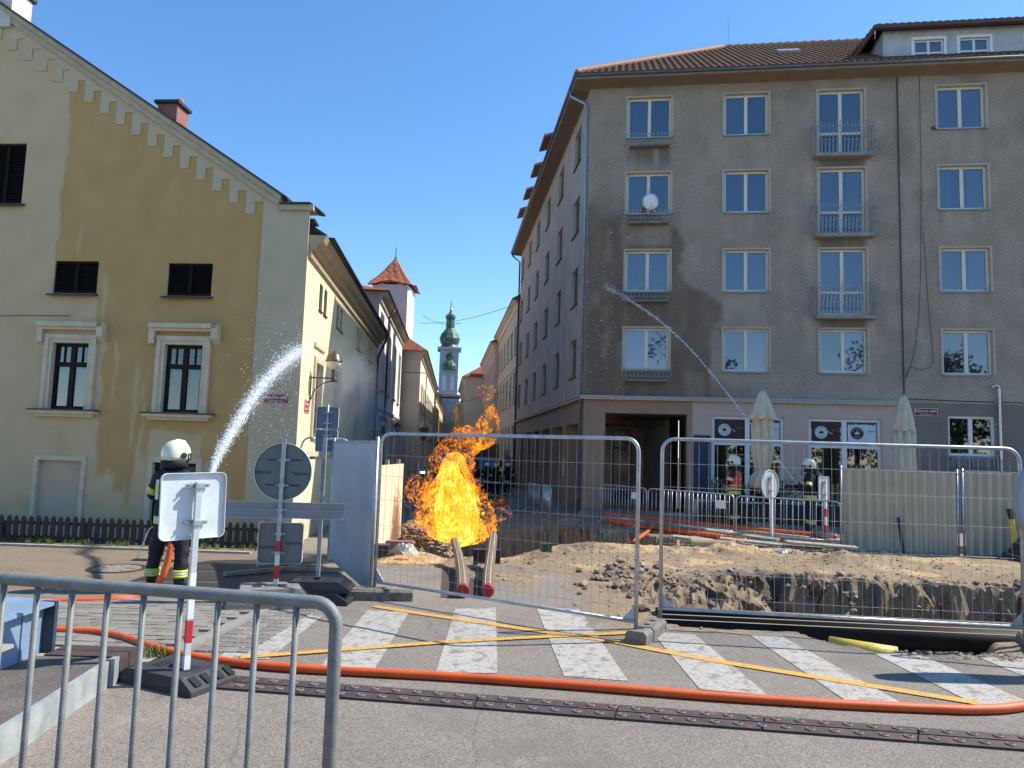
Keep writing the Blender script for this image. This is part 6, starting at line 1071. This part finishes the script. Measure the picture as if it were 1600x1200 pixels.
    if helm:
        R = .148; b = MB(); b.lathe([(R*1.03, -.06), (R*1.06, -.02), (R*1.04, .04), (R*.95, .10), (R*.72, .155), (R*.38, .185), (.0005, .195)], (0, 0, 0), 20, 0, lambda r, z, a: r*(1.12 if abs(math.sin(a)) > .5 else 1.0)); hm = part('helmet', b, M_HELM, o, T(0, .015, 1.66, yaw), True)
        part('comb', MB().prism([(-.15, .06), (-.1, .15), (0, .205), (.1, .19), (.15, .12), (.1, .13), (0, .17), (-.1, .12)], 'x', -.018, .018), M_HELM, hm); part('neck_guard', MB().lathe([(R*1.05, -.16), (R*1.1, -.10), (R*1.05, -.055)], (0, -.01, 0), 18), M_SUIT, hm, None, True)
        for sx in (-1, 1): part('side_fitting', MB().lathe([(.04, 0), (.035, .015), (.0005, .018)], (0, 0, 0), 10), M_BLACK, hm, T(sx*R*1.05, .02, 0, 0, 0, sx*math.pi/2))
        part('visor', MB().grid(lambda s, t: (R*1.1*math.sin((s-.5)*2.4), .02+R*1.12*math.cos((s-.5)*2.4), -.06+.09*t), 10, 2), mat('dark_visor', (.02, .02, .025), .15, spec=.8), hm)
    if bands:
        for s, sg in (('l', -1), ('r', 1)):
            k, a = np.array(J['calf'+s][:3]), np.array(J['ank'+s][:3])
            for f, m in ((-.03, M_HIV), (0, M_SIL), (.03, M_HIV)): c = k+(a-k)*(.28)+np.array([0, 0, f]); ring(o, c, (0, 0, 1), .092, .03, m)
            e, w = np.array(J['sh'+s][:3]), np.array(J['elb'+s][:3]); d = (w-e)/np.linalg.norm(w-e)
            for f, m in ((-.028, M_HIV), (0, M_SIL), (.028, M_HIV)): ring(o, e+(w-e)*.62+d*f, d, .083, .028, m)
        for f, m in ((-.03, M_HIV), (0, M_SIL), (.03, M_HIV)): ring(o, (0, 0, .87+f), (0, 0, 1), .205, .03, m, ry=.78)
    ring(o, (0, 0, .86), (0, 0, 1), .198, .16, M_SUIT, 'jacket_hem', .78)
    for sx in (-1, 1): part('back_stripe', MB().box(sx*.10-.02, sx*.10+.02, -.155, -.145, 1.12, 1.36), M_SIL, o); part('shoulder_label', MB().box(sx*.10-.022, sx*.10+.022, -.160, -.15, 1.20, 1.28), M_HIV, o)
    if tank: part('air_cylinder', MB().lathe([(.03, 0), (.075, .03), (.08, .1), (.08, .42), (.06, .48), (.025, .5), (.025, .54)], (0, -.23, .98), 14), mat('cylinder_grey', (.3, .32, .32), .4, .2), o, None, True); part('harness', MB().box(-.15, .15, -.19, -.14, .95, 1.42), M_BLACK, o); part('air_hose', MB().tube(catmull([(.05, -.2, 1.4), (.18, 0, 1.45), (.17, .16, 1.42), (.05, .2, 1.54)], 5), .015, 6), M_BLACK, o); part('mask', MB().ball((0, .12, 1.6), .075, 10), M_BLACK, o)
    if vest:
        b = MB(); b.lathe([(.205, .98), (.215, 1.15), (.225, 1.3), (.2, 1.40), (.12, 1.46)], (0, 0, 0), 18, 0, lambda r, z, a: r*(1 if abs(math.cos(a)) > .7 else .84)); part('vest', b, M_VEST, o, None, True)
        for z in (1.06, 1.22): ring(o, (0, 0, z), (0, 0, 1), .224, .045, M_SIL, ry=.82)
        ring(o, (0, 0, .98), (0, 0, 1), .215, .06, M_HIV, ry=.82)
    return o
ffp = G(264, 926)
FF1 = person('person', 'firefighter seen from behind in navy suit and cream helmet, spraying water over the sign', (ffp[0]-.08, 9.25, 0), math.radians(-12), (-.10, .36, 1.02), (.08, .52, 1.16), (-.37, .08, 1.13), (.34, .12, 1.12), .19, h=1.02, yaw=math.radians(-25))
nz = thing('hose_nozzle', 'dark branch pipe nozzle in the hands of the firefighter behind the white sign', 'nozzle', (0, 0, 0)); n0 = DP(316, 770, 9.72); n1 = DP(330, 742, 9.95); part('barrel', MB().tube([n0, (n0+n1)/2, n1], [.035, .03, .022], 10), M_BLACK, nz, None, True); part('coupling', MB().tube([n0-(n1-n0)*.25, n0], .045, 10), M_GALVD, nz, None, True)
hose('fire_hose', 'orange hose rising between the legs of the firefighter to the nozzle', [DP(254, 904, 9.10), DP(268, 850, 9.2), DP(276, 815, 9.45), DP(295, 790, 9.65), n0], .036)
pA = DP(1148, 760, 20.2); person('person', 'firefighter in a red vest and cream helmet standing at the cafe window', (pA[0], 20.2, .02), math.radians(60), (-.05, .34, 1.15), (.10, .32, 1.18), (-.30, .10, 1.1), (.30, .14, 1.10), .12, vest=True, h=1.05)
pB = DP(1266, 760, 19.4); person('person', 'firefighter with breathing apparatus aiming a jet beside the hoarding', (pB[0], 19.4, .02), math.radians(80), (-.12, .42, 1.05), (.12, .50, 1.12), (-.32, .14, 1.08), (.32, .16, 1.1), .14, tank=True, h=1.03)
n2 = DP(1247, 757, 19.5); nz2 = tag(part('hose_nozzle', MB().tube([DP(1258, 768, 19.45), n2], [.04, .03], 8), M_BLACK, None, None, True), 'dark nozzle held by the firefighter with breathing apparatus', 'nozzle'); part('handle', MB().tube([DP(1256, 766, 19.45), DP(1257, 774, 19.45)], .02, 6), M_BLACK, nz2)
for i, (px, yy, lab) in enumerate(((762, 39., 'dark suited firefighter standing left in the far shaded group'), (775, 38., 'dark suited firefighter standing in the middle of the far group'), (794, 40., 'dark suited firefighter beside the far arcade wall'))):
    p = DP(px, 740, yy); person('person', lab, (p[0], yy, -.68), [2.6, 3.4, 3.0][i], (-.26, .05, .85), (.26, .1, .88), (-.3, 0, 1.12), (.3, 0, 1.12), .13, h=1.03, group='firefighters beyond the pit')
# ================================================================== VEHICLES DOWN THE STREET
def wheel(parent, M, r=.32, w=.2): o = part('wheel', MB().lathe([(r*.6, -w/2), (r, -w/2), (r, w/2), (r*.6, w/2)], n=18), M_BLACK, parent, M @ Matrix.Rotation(math.pi/2, 4, 'Y'), True); part('rim', MB().lathe([(r*.62, -w/2-.005), (r*.55, -w/2-.01), (.0005, -w/2-.01)], n=12), M_GALVD, o); part('rim', MB().lathe([(r*.62, w/2+.005), (r*.55, w/2+.01), (.0005, w/2+.01)], n=12), M_GALVD, o); return o
M_CARW = mat('police_silver', (.50, .54, .58), .3, .3, .05, coat=.6); M_CGL = mat('car_glass', (.01, .015, .03), .05, spec=.9); M_LITE = mat('headlight', (.8, .82, .85), .2, em=((1, .98, .9), 2.5)); M_BEAC = mat('blue_beacon', (.02, .10, .5), .2, em=((.02, .22, 1), 1.3))
p = G(642, 750, -.68); car = thing('police_car', 'silver police car with lit blue light bar parked down the street', 'car', (p[0], p[1], -.68), math.radians(14))
body = [(-2.15, .35), (-2.2, .62), (-2.1, .8), (-1.1, .95), (1.5, 1.0), (2.1, .92), (2.2, .6), (2.15, .35)]; cab = [(-1.15, .94), (-.45, 1.42), (.9, 1.45), (1.6, .98)]
part('body', MB().prism(body, 'x', -.88, .88), M_CARW, car); part('cabin', MB().prism([(y, z) for y, z in cab], 'x', -.74, .74), M_CARW, car); part('windscreen', MB().add([(-.7, -1.10, .99), (.7, -1.10, .99), (.62, -.49, 1.39), (-.62, -.49, 1.39)], [(0, 1, 2, 3)]), M_CGL, car, T(0, -.015, .012))
for sx in (-1, 1): part('side_window', MB().prism([(-.95, 1.02), (-.4, 1.36), (.85, 1.38), (1.4, 1.02)], 'x', sx*.745, sx*.75), M_CGL, car); part('headlight', MB().box(sx*.66-.16, sx*.66+.16, -2.21, -2.1, .62, .76), M_LITE, car); [wheel(car, T(sx*.8, yy, .32)) for yy in (-1.35, 1.35)]; part('mirror', MB().box(sx*.98-.1, sx*.98+.1, -.8, -.7, .95, 1.08), M_BLACK, car); part('stripe', MB().box(sx*.885-.003, sx*.885+.003, -2, 2, .6, .78), mat('police_yellow', (.6, .6, .05), .5), car)
part('grille', MB().box(-.45, .45, -2.215, -2.18, .45, .6), M_BLACK, car); part('bumper', MB().box(-.86, .86, -2.24, -2.1, .3, .44), M_BLACK, car); lb = part('light_bar', MB().box(-.55, .55, -.1, .15, 1.45, 1.5), M_BLACK, car); [part('beacon', MB().box(a, b_, -.12, .17, 1.5, 1.66), M_BEAC, lb) for a, b_ in ((-.55, -.05), (.05, .55))]
def truck(label, x, y, z, rz, cabm, boxm, wd=2.4, ch=2.6, bh=3.0):
    o = thing('fire_truck' if boxm is M_RED else 'box_truck', label, 'truck', (x, y, z), rz); hw_ = wd/2; part('cab', MB().prism([(-3.4, .5), (-3.45, 1.3), (-3.25, ch-.1), (-3.0, ch), (-1.6, ch), (-1.6, .5)], 'x', -hw_, hw_), cabm, o); part('box_body', MB().box(-hw_, hw_, -1.5, 3.6, .6, bh), boxm, o); part('windscreen', MB().add([(-hw_+.12, -3.46, 1.35), (hw_-.12, -3.46, 1.35), (hw_-.15, -3.28, ch-.18), (-hw_+.15, -3.28, ch-.18)], [(0, 1, 2, 3)]), M_CGL, o); part('bumper', MB().box(-hw_-.02, hw_+.02, -3.6, -3.4, .4, .75), M_SIL, o); part('grille', MB().box(-.7, .7, -3.47, -3.44, .8, 1.2), M_BLACK, o)
    for sx in (-1, 1): part('headlight', MB().box(sx*.9-.14, sx*.9+.14, -3.5, -3.42, .82, 1.02), M_WHITE, o); [wheel(o, T(sx*(hw_-.18), yy, .48), .48, .3) for yy in (-2.5, 2.2)]; part('mirror', MB().box(sx*(hw_+.18)-.08, sx*(hw_+.18)+.08, -3.3, -3.2, 1.5, 2.0), M_BLACK, o); part('side_window', MB().box(sx*(hw_+.003)-.003, sx*(hw_+.003)+.003, -3.0, -1.9, 1.4, ch-.3), M_CGL, o)
    return o
p = DP(706, 700, 44.); ft = truck('red fire engine with white bumper standing behind the flames', p[0], 47.5, -.68, .05, M_RED, M_RED); part('ladder', MB().box(-.5, .5, -2.5, 3.5, 3.05, 3.2), M_GALV, ft)
p = DP(752, 700, 47.); truck('box truck with brown body and dark blue cab right of the flames', p[0], 51, -.68, .02, mat('dark_blue_cab', (.02, .03, .08), .35, 0, .05, coat=.5), mat('brown_box_body', (.22, .08, .05), .6, 0, .1), 2.1, 2.1, 3.0)
# ================================================================== FIRE
def flame_mat(name, lo, hi, sc, dark=(.55, .07, .005), midc=(1, .30, .02), hot=(1, .80, .12), st=(1.1, 1.7, 2.4)):
    m = bpy.data.materials.new(name); m.use_nodes = True; N = m.node_tree.nodes; L = m.node_tree.links; N.remove(N['Principled BSDF']); tc = N.new('ShaderNodeTexCoord'); mp = N.new('ShaderNodeMapping'); mp.inputs['Scale'].default_value = (1, 1, .62); L.new(tc.outputs['Object'], mp.inputs[0])
    def nz_(s, det, dist, ro=.62):
        n = N.new('ShaderNodeTexNoise'); n.inputs['Scale'].default_value = s; n.inputs['Detail'].default_value = det; n.inputs['Distortion'].default_value = dist; n.inputs['Roughness'].default_value = ro; L.new(mp.outputs[0], n.inputs['Vector']); return n.outputs['Fac']
    a = nz_(sc, 7, 1.6); b = nz_(sc*2.6, 5, 1.2, .7); big = nz_(sc*.38, 3, .6)
    def mth(op, x, y):
        q = N.new('ShaderNodeMath'); q.operation = op
        for i, v in enumerate((x, y)):
            if hasattr(v, 'links'): L.new(v, q.inputs[i])
            else: q.inputs[i].default_value = v
        return q.outputs[0]
    v = mth('ADD', mth('MULTIPLY', a, .45), mth('ADD', mth('MULTIPLY', b, .30), mth('MULTIPLY', big, .25)))
    r = N.new('ShaderNodeValToRGB'); e = r.color_ramp.elements; e[0].position = .36; e[0].color = (*[c*st[0] for c in dark], 1); e[1].position = .64; e[1].color = (*[c*st[2] for c in hot], 1); x = e.new(.50); x.color = (*[c*st[1] for c in midc], 1); L.new(v, r.inputs[0])
    mr = N.new('ShaderNodeMapRange'); mr.inputs[1].default_value = lo; mr.inputs[2].default_value = hi; L.new(v, mr.inputs[0]); em = N.new('ShaderNodeEmission'); L.new(r.outputs[0], em.inputs[0]); tr = N.new('ShaderNodeBsdfTransparent'); mx = N.new('ShaderNodeMixShader'); L.new(mr.outputs[0], mx.inputs[0]); L.new(tr.outputs[0], mx.inputs[1]); L.new(em.outputs[0], mx.inputs[2]); L.new(mx.outputs[0], N['Material Output'].inputs[0]); return m
FM = [flame_mat('flame_core', .38, .52, 4.6, (.85, .13, .004), (1, .42, .012), (1, .90, .22), (.8, 1.1, 1.7)), flame_mat('flame_body', .455, .58, 4.6, (.7, .09, .003), (1, .28, .008), (1, .78, .08), (.65, .9, 1.25)), flame_mat('flame_edge', .51, .62, 5.2, (.45, .05, .003), (.95, .17, .006), (1, .52, .03), (.55, .7, .9)), flame_mat('flame_wisp', .555, .68, 5.0, (.42, .06, .01), (.85, .17, .015), (1, .38, .05), (.5, .65, .8))]
FY = 17.1
def flame_shell(prof, k, grow, depth, seed, rough):
    """prof: list of (z, x_left, x_right) in metres; a closed lumpy column."""
    n = 56; m_ = 44; b = MB(); zz = np.linspace(0, 1, m_+1); P = np.array(prof); z0, z1 = P[0, 0], P[-1, 0]; rnd = np.random.default_rng(seed); ox, oy = rnd.random(2)*90
    A, TT = np.meshgrid(2*np.pi*np.arange(n)/n, zz); Z = z0+(z1-z0)*TT; XL = np.interp(Z, P[:, 0], P[:, 1]); XR = np.interp(Z, P[:, 0], P[:, 2]); CXm = (XL+XR)/2; Wd = np.maximum(.02, (XR-XL)/2)*grow
    q = 1+rough*(fbm(2.8*np.cos(A)+ox+3, Z*3.4+2.4*np.sin(A)+oy, 5)-.5)*2; cap = np.sqrt(np.maximum(0, 1-np.maximum(0, (TT-.72)/.28)**2))*np.sqrt(np.maximum(0, 1-np.maximum(0, (.10-TT)/.10)**2)); r = Wd*q*np.maximum(.02, cap); Z2 = Z+(.35*(fbm(2.2*np.cos(A)+ox+31, 2.2*np.sin(A)+oy, 4)-.5))*np.maximum(0, 1-TT*4)*min(1, (z1-z0))
    vs = np.stack([CXm+r*np.cos(A), r*np.sin(A)*depth, Z2], -1).reshape(-1, 3).tolist()
    fs = [(j*n+i, j*n+(i+1) % n, (j+1)*n+(i+1) % n, (j+1)*n+i) for j in range(m_) for i in range(n)]; b.add(vs, fs); return b
def zx(px, py): p = DP(px, py, FY); return p[0], p[2]
out = []
for py, l, r in ((847, 682, 752), (840, 668, 764), (824, 662, 764), (808, 660, 762), (792, 662, 761), (776, 666, 757), (762, 671, 748), (748, 677, 736), (735, 681, 733), (720, 682, 735), (705, 687, 738), (692, 692, 740), (680, 700, 738), (670, 712, 732)):
    xl, z = zx(l, py); xr, _ = zx(r, py); out.append((z, xl, xr))
fb = G(712, 846, -.2); fx = (out[0][1]+out[0][2])/2; FZ0 = out[0][0]
prof = [(z-FZ0, a-fx, b_-fx) for z, a, b_ in out]
fire = thing('gas_fire', 'tall roaring yellow and orange gas flame bursting from the pit', 'fire', (fx, FY, FZ0))
for i, (grow, dep, rg) in enumerate(((.62, .7, .5), (.82, .75, .75), (1.0, .8, .95), (1.16, .85, 1.15))): part(('flame_core', 'flame_body', 'flame_edge', 'flame_wisp')[i], flame_shell(prof if i > 1 else prof[:-4+i], 0, grow, dep, 11+i, rg), FM[i], fire, None, True)
def lobe(pts, mi, seed, name='flame_lobe', rough=.6):
    pr = []
    for py, l, r in pts: xl, z = zx(l, py); xr, _ = zx(r, py); pr.append((z-FZ0, xl-fx, xr-fx))
    return part(name, flame_shell(pr, 0, 1., .8, seed, rough), FM[mi], fire, None, True)
for mi, sd in ((2, 31), (3, 32)): lobe([(795, 655, 668), (785, 640, 672), (768, 633, 672), (752, 638, 668), (742, 648, 662)], mi, sd)
for mi, sd in ((2, 41), (3, 42), (3, 43)): lobe([(700, 738, 752), (690, 735, 772), (672, 740, 780), (655, 748, 778), (640, 758, 776), (632, 762, 770)], mi, sd, 'flame_tongue', .8)
for mi, sd in ((3, 51),): lobe([(626, 752, 764), (618, 744, 772), (610, 746, 774), (602, 752, 766)], mi, sd, 'flame_tongue', .8)
lobe([(680, 695, 712), (662, 704, 722), (640, 708, 720), (625, 712, 718)], 3, 61, 'flame_tongue', .8); lobe([(702, 712, 745), (688, 715, 764), (672, 722, 766), (655, 732, 758)], 3, 62, 'flame_tongue', .8); lobe([(712, 700, 735), (696, 704, 748), (680, 712, 748), (664, 722, 740)], 2, 63, 'flame_tongue', .8)
# loose licks of flame torn off the surface: thin curled tongues
def licks(mb, pr, n, seed, grow=1., size=1.):
    rnd = random.Random(seed); P = np.array(pr); zs2 = P[:, 0]
    for i in range(n):
        z = zs2[0]+(zs2[-1]-zs2[0])*rnd.random()**1.2; xl = np.interp(z, zs2, P[:, 1]); xr = np.interp(z, zs2, P[:, 2]); w = (xr-xl)/2*grow; a = rnd.uniform(0, 6.28); k = rnd.uniform(.78, 1.12); p = Vector(((xl+xr)/2+w*k*math.cos(a), w*k*math.sin(a)*.8, z)); d = Vector((math.cos(a)*rnd.uniform(.1, .9)+rnd.gauss(0, .35), math.sin(a)*.6+rnd.gauss(0, .3), rnd.uniform(.2, 1.1))).normalized(); e = d.orthogonal().normalized(); e.rotate(Matrix.Rotation(rnd.uniform(0, 6.28), 3, d)); L_ = rnd.uniform(.04, .14)*size; q = L_*rnd.uniform(.10, .26); c = d.cross(e)*L_*rnd.uniform(-.5, .5); g = 0 if k < .9 and z < zs2[-1]*.6 else (1 if rnd.random() < .55 else 2)
        mb.add([p-e*q*.5, p+e*q*.5, p+d*L_*.5+e*q*.7+c*.5, p+d*L_*.5-e*q*.4+c*.5, p+d*L_+c], [(0, 1, 2, 3), (3, 2, 4)], g)
def glow(name, c): return mat(name, (0, 0, 0), 1, em=(c, 1.0))
LM = [glow('lick_yellow', (1.0, .62, .05)), glow('lick_orange', (.85, .22, .01)), glow('lick_red', (.42, .06, .004))]
mb = MB(); licks(mb, prof, 800, 5, 1., .7); stuff(part('flame_licks', mb, LM, fire))
for pts, sd, n in (([(795, 655, 668), (785, 640, 672), (768, 633, 672), (752, 638, 668), (742, 648, 662)], 6, 160), ([(700, 738, 752), (690, 735, 772), (672, 740, 780), (655, 748, 778), (640, 758, 776), (632, 762, 770)], 7, 170), ([(626, 752, 764), (618, 744, 772), (610, 746, 774), (602, 752, 766)], 8, 60)):
    pr = []
    for py, l, r in pts: xl, z = zx(l, py); xr, _ = zx(r, py); pr.append((z-FZ0, xl-fx, xr-fx))
    mb = MB(); licks(mb, pr, n, sd, .95, .55); mb.mi = [max(1, m) for m in mb.mi]; stuff(part('flame_licks', mb, LM, fire))
# ================================================================== WATER
def water_mat():
    m = bpy.data.materials.new('water_spray'); m.use_nodes = True; N = m.node_tree.nodes; L = m.node_tree.links; b = N['Principled BSDF']; b.inputs['Base Color'].default_value = (.86, .90, .94, 1); b.inputs['Roughness'].default_value = .25; t = N.new('ShaderNodeBsdfTranslucent'); t.inputs[0].default_value = (.9, .93, .96, 1); mx = N.new('ShaderNodeMixShader'); mx.inputs[0].default_value = .5; L.new(b.outputs[0], mx.inputs[1]); L.new(t.outputs[0], mx.inputs[2]); L.new(mx.outputs[0], N['Material Output'].inputs[0]); return m
M_WAT = water_mat()
def drop(mb, p, r, d=None):
    p = Vector(p); d = Vector(d if d is not None else (0, 0, 1)).normalized(); u = d.orthogonal().normalized(); w = d.cross(u); k = random.uniform(1.2, 2.6); b = len(mb.v); mb.add([p+d*r*k, p-d*r*k, p+u*r, p-u*r, p+w*r, p-w*r], [(0, 2, 4), (0, 4, 3), (0, 3, 5), (0, 5, 2), (1, 4, 2), (1, 3, 4), (1, 5, 3), (1, 2, 5)])
def jet(path, rad, n, rmin, rmax, mb):
    P = [np.array(q) for q in catmull(path, 10)]; R = np.interp(np.linspace(0, 1, len(P)), np.linspace(0, 1, len(rad)), rad)
    for i in range(n):
        t = random.random()*(len(P)-1.001); k = int(t); f = t-k; p = P[k]*(1-f)+P[k+1]*f; d = P[k+1]-P[k]; r = R[k]*abs(random.gauss(0, .5)); a = Vector(d).normalized(); u = a.orthogonal().normalized(); w = a.cross(u); an = random.uniform(0, 6.28); q = Vector(p)+u*(r*math.cos(an))+w*(r*math.sin(an)); drop(mb, q, random.uniform(rmin, rmax)*(1 if random.random() < .93 else 1.8), d)
j1 = [n1]+[DP(*q) for q in ((345, 705, 10.8), (368, 666, 12.2), (395, 622, 13.9), (425, 585, 15.6), (450, 562, 17.), (470, 547, 18.45))]
wj = thing('water_jet', 'thick white water jet arching from the firefighter to the corner of the ochre house', 'water jet', n1); mb = MB(); jet(j1, [.035, .08, .13, .18, .23, .28, .34], 24000, .002, .007, mb); mb.v = [(x-n1[0], y-n1[1], z-n1[2]) for x, y, z in mb.v]; stuff(part('spray', mb, M_WAT, wj))
def stream_mat(name, thr):
    m = bpy.data.materials.new(name); m.use_nodes = True; N = m.node_tree.nodes; L = m.node_tree.links; b = N['Principled BSDF']; b.inputs['Base Color'].default_value = (.85, .89, .93, 1); b.inputs['Roughness'].default_value = .4; tc = N.new('ShaderNodeTexCoord'); n = N.new('ShaderNodeTexNoise'); n.inputs['Scale'].default_value = 9; n.inputs['Detail'].default_value = 8; n.inputs['Roughness'].default_value = .75; L.new(tc.outputs['Object'], n.inputs['Vector']); r = N.new('ShaderNodeMapRange'); r.inputs[1].default_value = thr; r.inputs[2].default_value = thr+.22; r.inputs[4].default_value = .75; L.new(n.outputs['Fac'], r.inputs[0]); L.new(r.outputs[0], b.inputs['Alpha']); return m
part('stream', MB().tube([tuple(np.array(q)-n1) for q in catmull(j1, 8)], [float(x) for x in np.interp(np.linspace(0, 1, 49), np.linspace(0, 1, 7), [.022, .045, .07, .09, .11, .13, .15])], 14, 0, True), stream_mat('white_water', .45), wj, None, True)
mb = MB()
for i in range(3200):                                                # spray blown round the house corner and falling along the street wall
    t = abs(random.gauss(0, 3.2)); of = abs(random.gauss(.15, .55)); z = 4.3-abs(random.gauss(0, 1.5))+random.gauss(0, .35); p = np.array([LO[0], LO[1]])+np.array([-.075, .997])*t+np.array([.997, .075])*of; drop(mb, (p[0], p[1], z), random.uniform(.002, .006), (random.gauss(0, .3), random.gauss(0, .3), 1))
for i in range(700): p = DP(random.gauss(440, 35), random.gauss(620, 60), random.uniform(14, 18)); drop(mb, p, random.uniform(.003, .008))
sp = stuff(tag(part('water_spray', mb, M_WAT), 'drifting water droplets bouncing off the corner of the ochre house', 'spray'))
def mist_mat(name, dens):
    m = bpy.data.materials.new(name); m.use_nodes = True; N = m.node_tree.nodes; L = m.node_tree.links; N.remove(N['Principled BSDF']); tc = N.new('ShaderNodeTexCoord'); gr = N.new('ShaderNodeTexGradient'); gr.gradient_type = 'SPHERICAL'; L.new(tc.outputs['Object'], gr.inputs[0]); nn = N.new('ShaderNodeTexNoise'); nn.inputs['Scale'].default_value = 2.2; nn.inputs['Detail'].default_value = 3; L.new(tc.outputs['Object'], nn.inputs[0]); r_ = N.new('ShaderNodeMapRange'); r_.inputs[1].default_value = .35; r_.inputs[2].default_value = .65; L.new(nn.outputs[0], r_.inputs[0]); m1 = N.new('ShaderNodeMath'); m1.operation = 'MULTIPLY'; L.new(gr.outputs['Fac'], m1.inputs[0]); L.new(r_.outputs[0], m1.inputs[1]); m2 = N.new('ShaderNodeMath'); m2.operation = 'MULTIPLY'; m2.inputs[1].default_value = dens; L.new(m1.outputs[0], m2.inputs[0]); v = N.new('ShaderNodeVolumePrincipled'); L.new(m2.outputs[0], v.inputs['Density']); v.inputs['Color'].default_value = (.95, .96, .98, 1); v.inputs['Anisotropy'].default_value = .2; L.new(v.outputs[0], N['Material Output'].inputs['Volume']); return m
M_MIST = mist_mat('fine_water_mist', .5)
for i, (t, of, z, rx, ry, rz) in enumerate(((3.2, .75, 3.7, 1.1, 3.0, 1.5), (6.0, .9, 2.8, 1.0, 3.6, 1.7))):
    p = np.array([LO[0], LO[1]])+np.array([-.075, .997])*t+np.array([.997, .075])*of; b = MB()
    b.lathe([(max(.001, 1.05*math.sin(math.pi*k/14)), -1.05*math.cos(math.pi*k/14)) for k in range(15)], n=24); o = stuff(tag(part('water_mist', b, M_MIST, None, None, True), ['pale cloud of fine mist hanging round the yellow wall corner', 'thin mist drifting down the street side of the ochre house'][i], 'mist')); o.matrix_world = T(p[0], p[1], z, math.radians(4)) @ Matrix.Diagonal((rx, ry, rz, 1))
j2 = [n2]+[DP(*q) for q in ((1208, 708, 20.2), (1150, 632, 21.6), (1085, 552, 22.9), (1035, 505, 23.7), (990, 473, 24.2), (945, 447, 24.75))]
wj2 = thing('water_jet', 'thin white water jet crossing the grey facade from beside the parasol', 'water jet', n2); mb = MB(); jet(j2, [.012, .02, .03, .04, .055, .09, .28], 2400, .004, .011, mb); mb.v = [(x-n2[0], y-n2[1], z-n2[2]) for x, y, z in mb.v]; stuff(part('spray', mb, M_WAT, wj2))
part('stream', MB().tube([tuple(np.array(q)-n2) for q in catmull(j2, 8)], [float(x) for x in np.interp(np.linspace(0, 1, 49), [0, .3, .8, 1], [.01, .014, .014, .008])], 8), stream_mat('thin_white_water', .45), wj2, None, True)
mb = MB()
for i in range(260):
    u = random.gauss(.6, .55); z = random.gauss(6.6, 1.8)
    p = MF @ Vector((u, -random.uniform(.05, .5), max(2, z))); drop(mb, p, random.uniform(.005, .013))
stuff(tag(part('water_spray', mb, M_WAT), 'scattered bright water drops falling down the corner of the grey block', 'spray'))

# ================================================================== TREES ACROSS THE RIVER (behind the viewer, mirrored in the window panes)
def tree(label, x, y, H, R, seed):
    random.seed(seed); o = thing('tree', label, 'tree', (x, y, 0), 0, 'trees across the river'); part('trunk', MB().tube([(0, 0, -.5), (.1, 0, H*.3), (0, .1, H*.75)], [.3, .22, .08], 8), M_WOODD, o); mb = MB()
    for k in range(6): a = random.uniform(0, 6.28); part('limb', MB().tube([(0, 0, H*.3+k*.4), (math.cos(a)*R*.6, math.sin(a)*R*.6, H*.5+k*.5)], [.1, .03], 5), M_WOODD, o)
    for c in range(44):
        v = np.array([random.gauss(0, .45), random.gauss(0, .45), random.gauss(0, .36)]); bush(mb, (v[0]*R, v[1]*R, H*.5+v[2]*H*.62), R*.38, R*.34, 80, .42)
    part('crown', mb, M_LEAF, o)
for i, (x, y, H, R, lab) in enumerate(((14, -26, 12, 4.5, 'broad tree across the river mirrored in the cafe windows'), (4, -30, 14, 5, 'tall tree across the river behind the viewer'), (-8, -28, 12, 4.5, 'round tree across the river left of the tall one'), (25, -24, 13, 5, 'wide tree across the river at the far right bank'), (34, -22, 11, 4.5, 'smaller tree across the river beyond the wide one'), (-20, -26, 13, 5, 'tree across the river at the far left bank'), (9, -24, 9, 4.5, 'bushy low tree on the river bank before the tall one'), (20, -30, 14, 5, 'tall tree across the river between two broad ones'), (-2, -24, 8, 4.5, 'bushy low tree on the river bank left of the broad one'), (29, -30, 14, 5, 'tall tree across the river behind the wide one'))): tree(lab, x, y, H, R, 100+i)
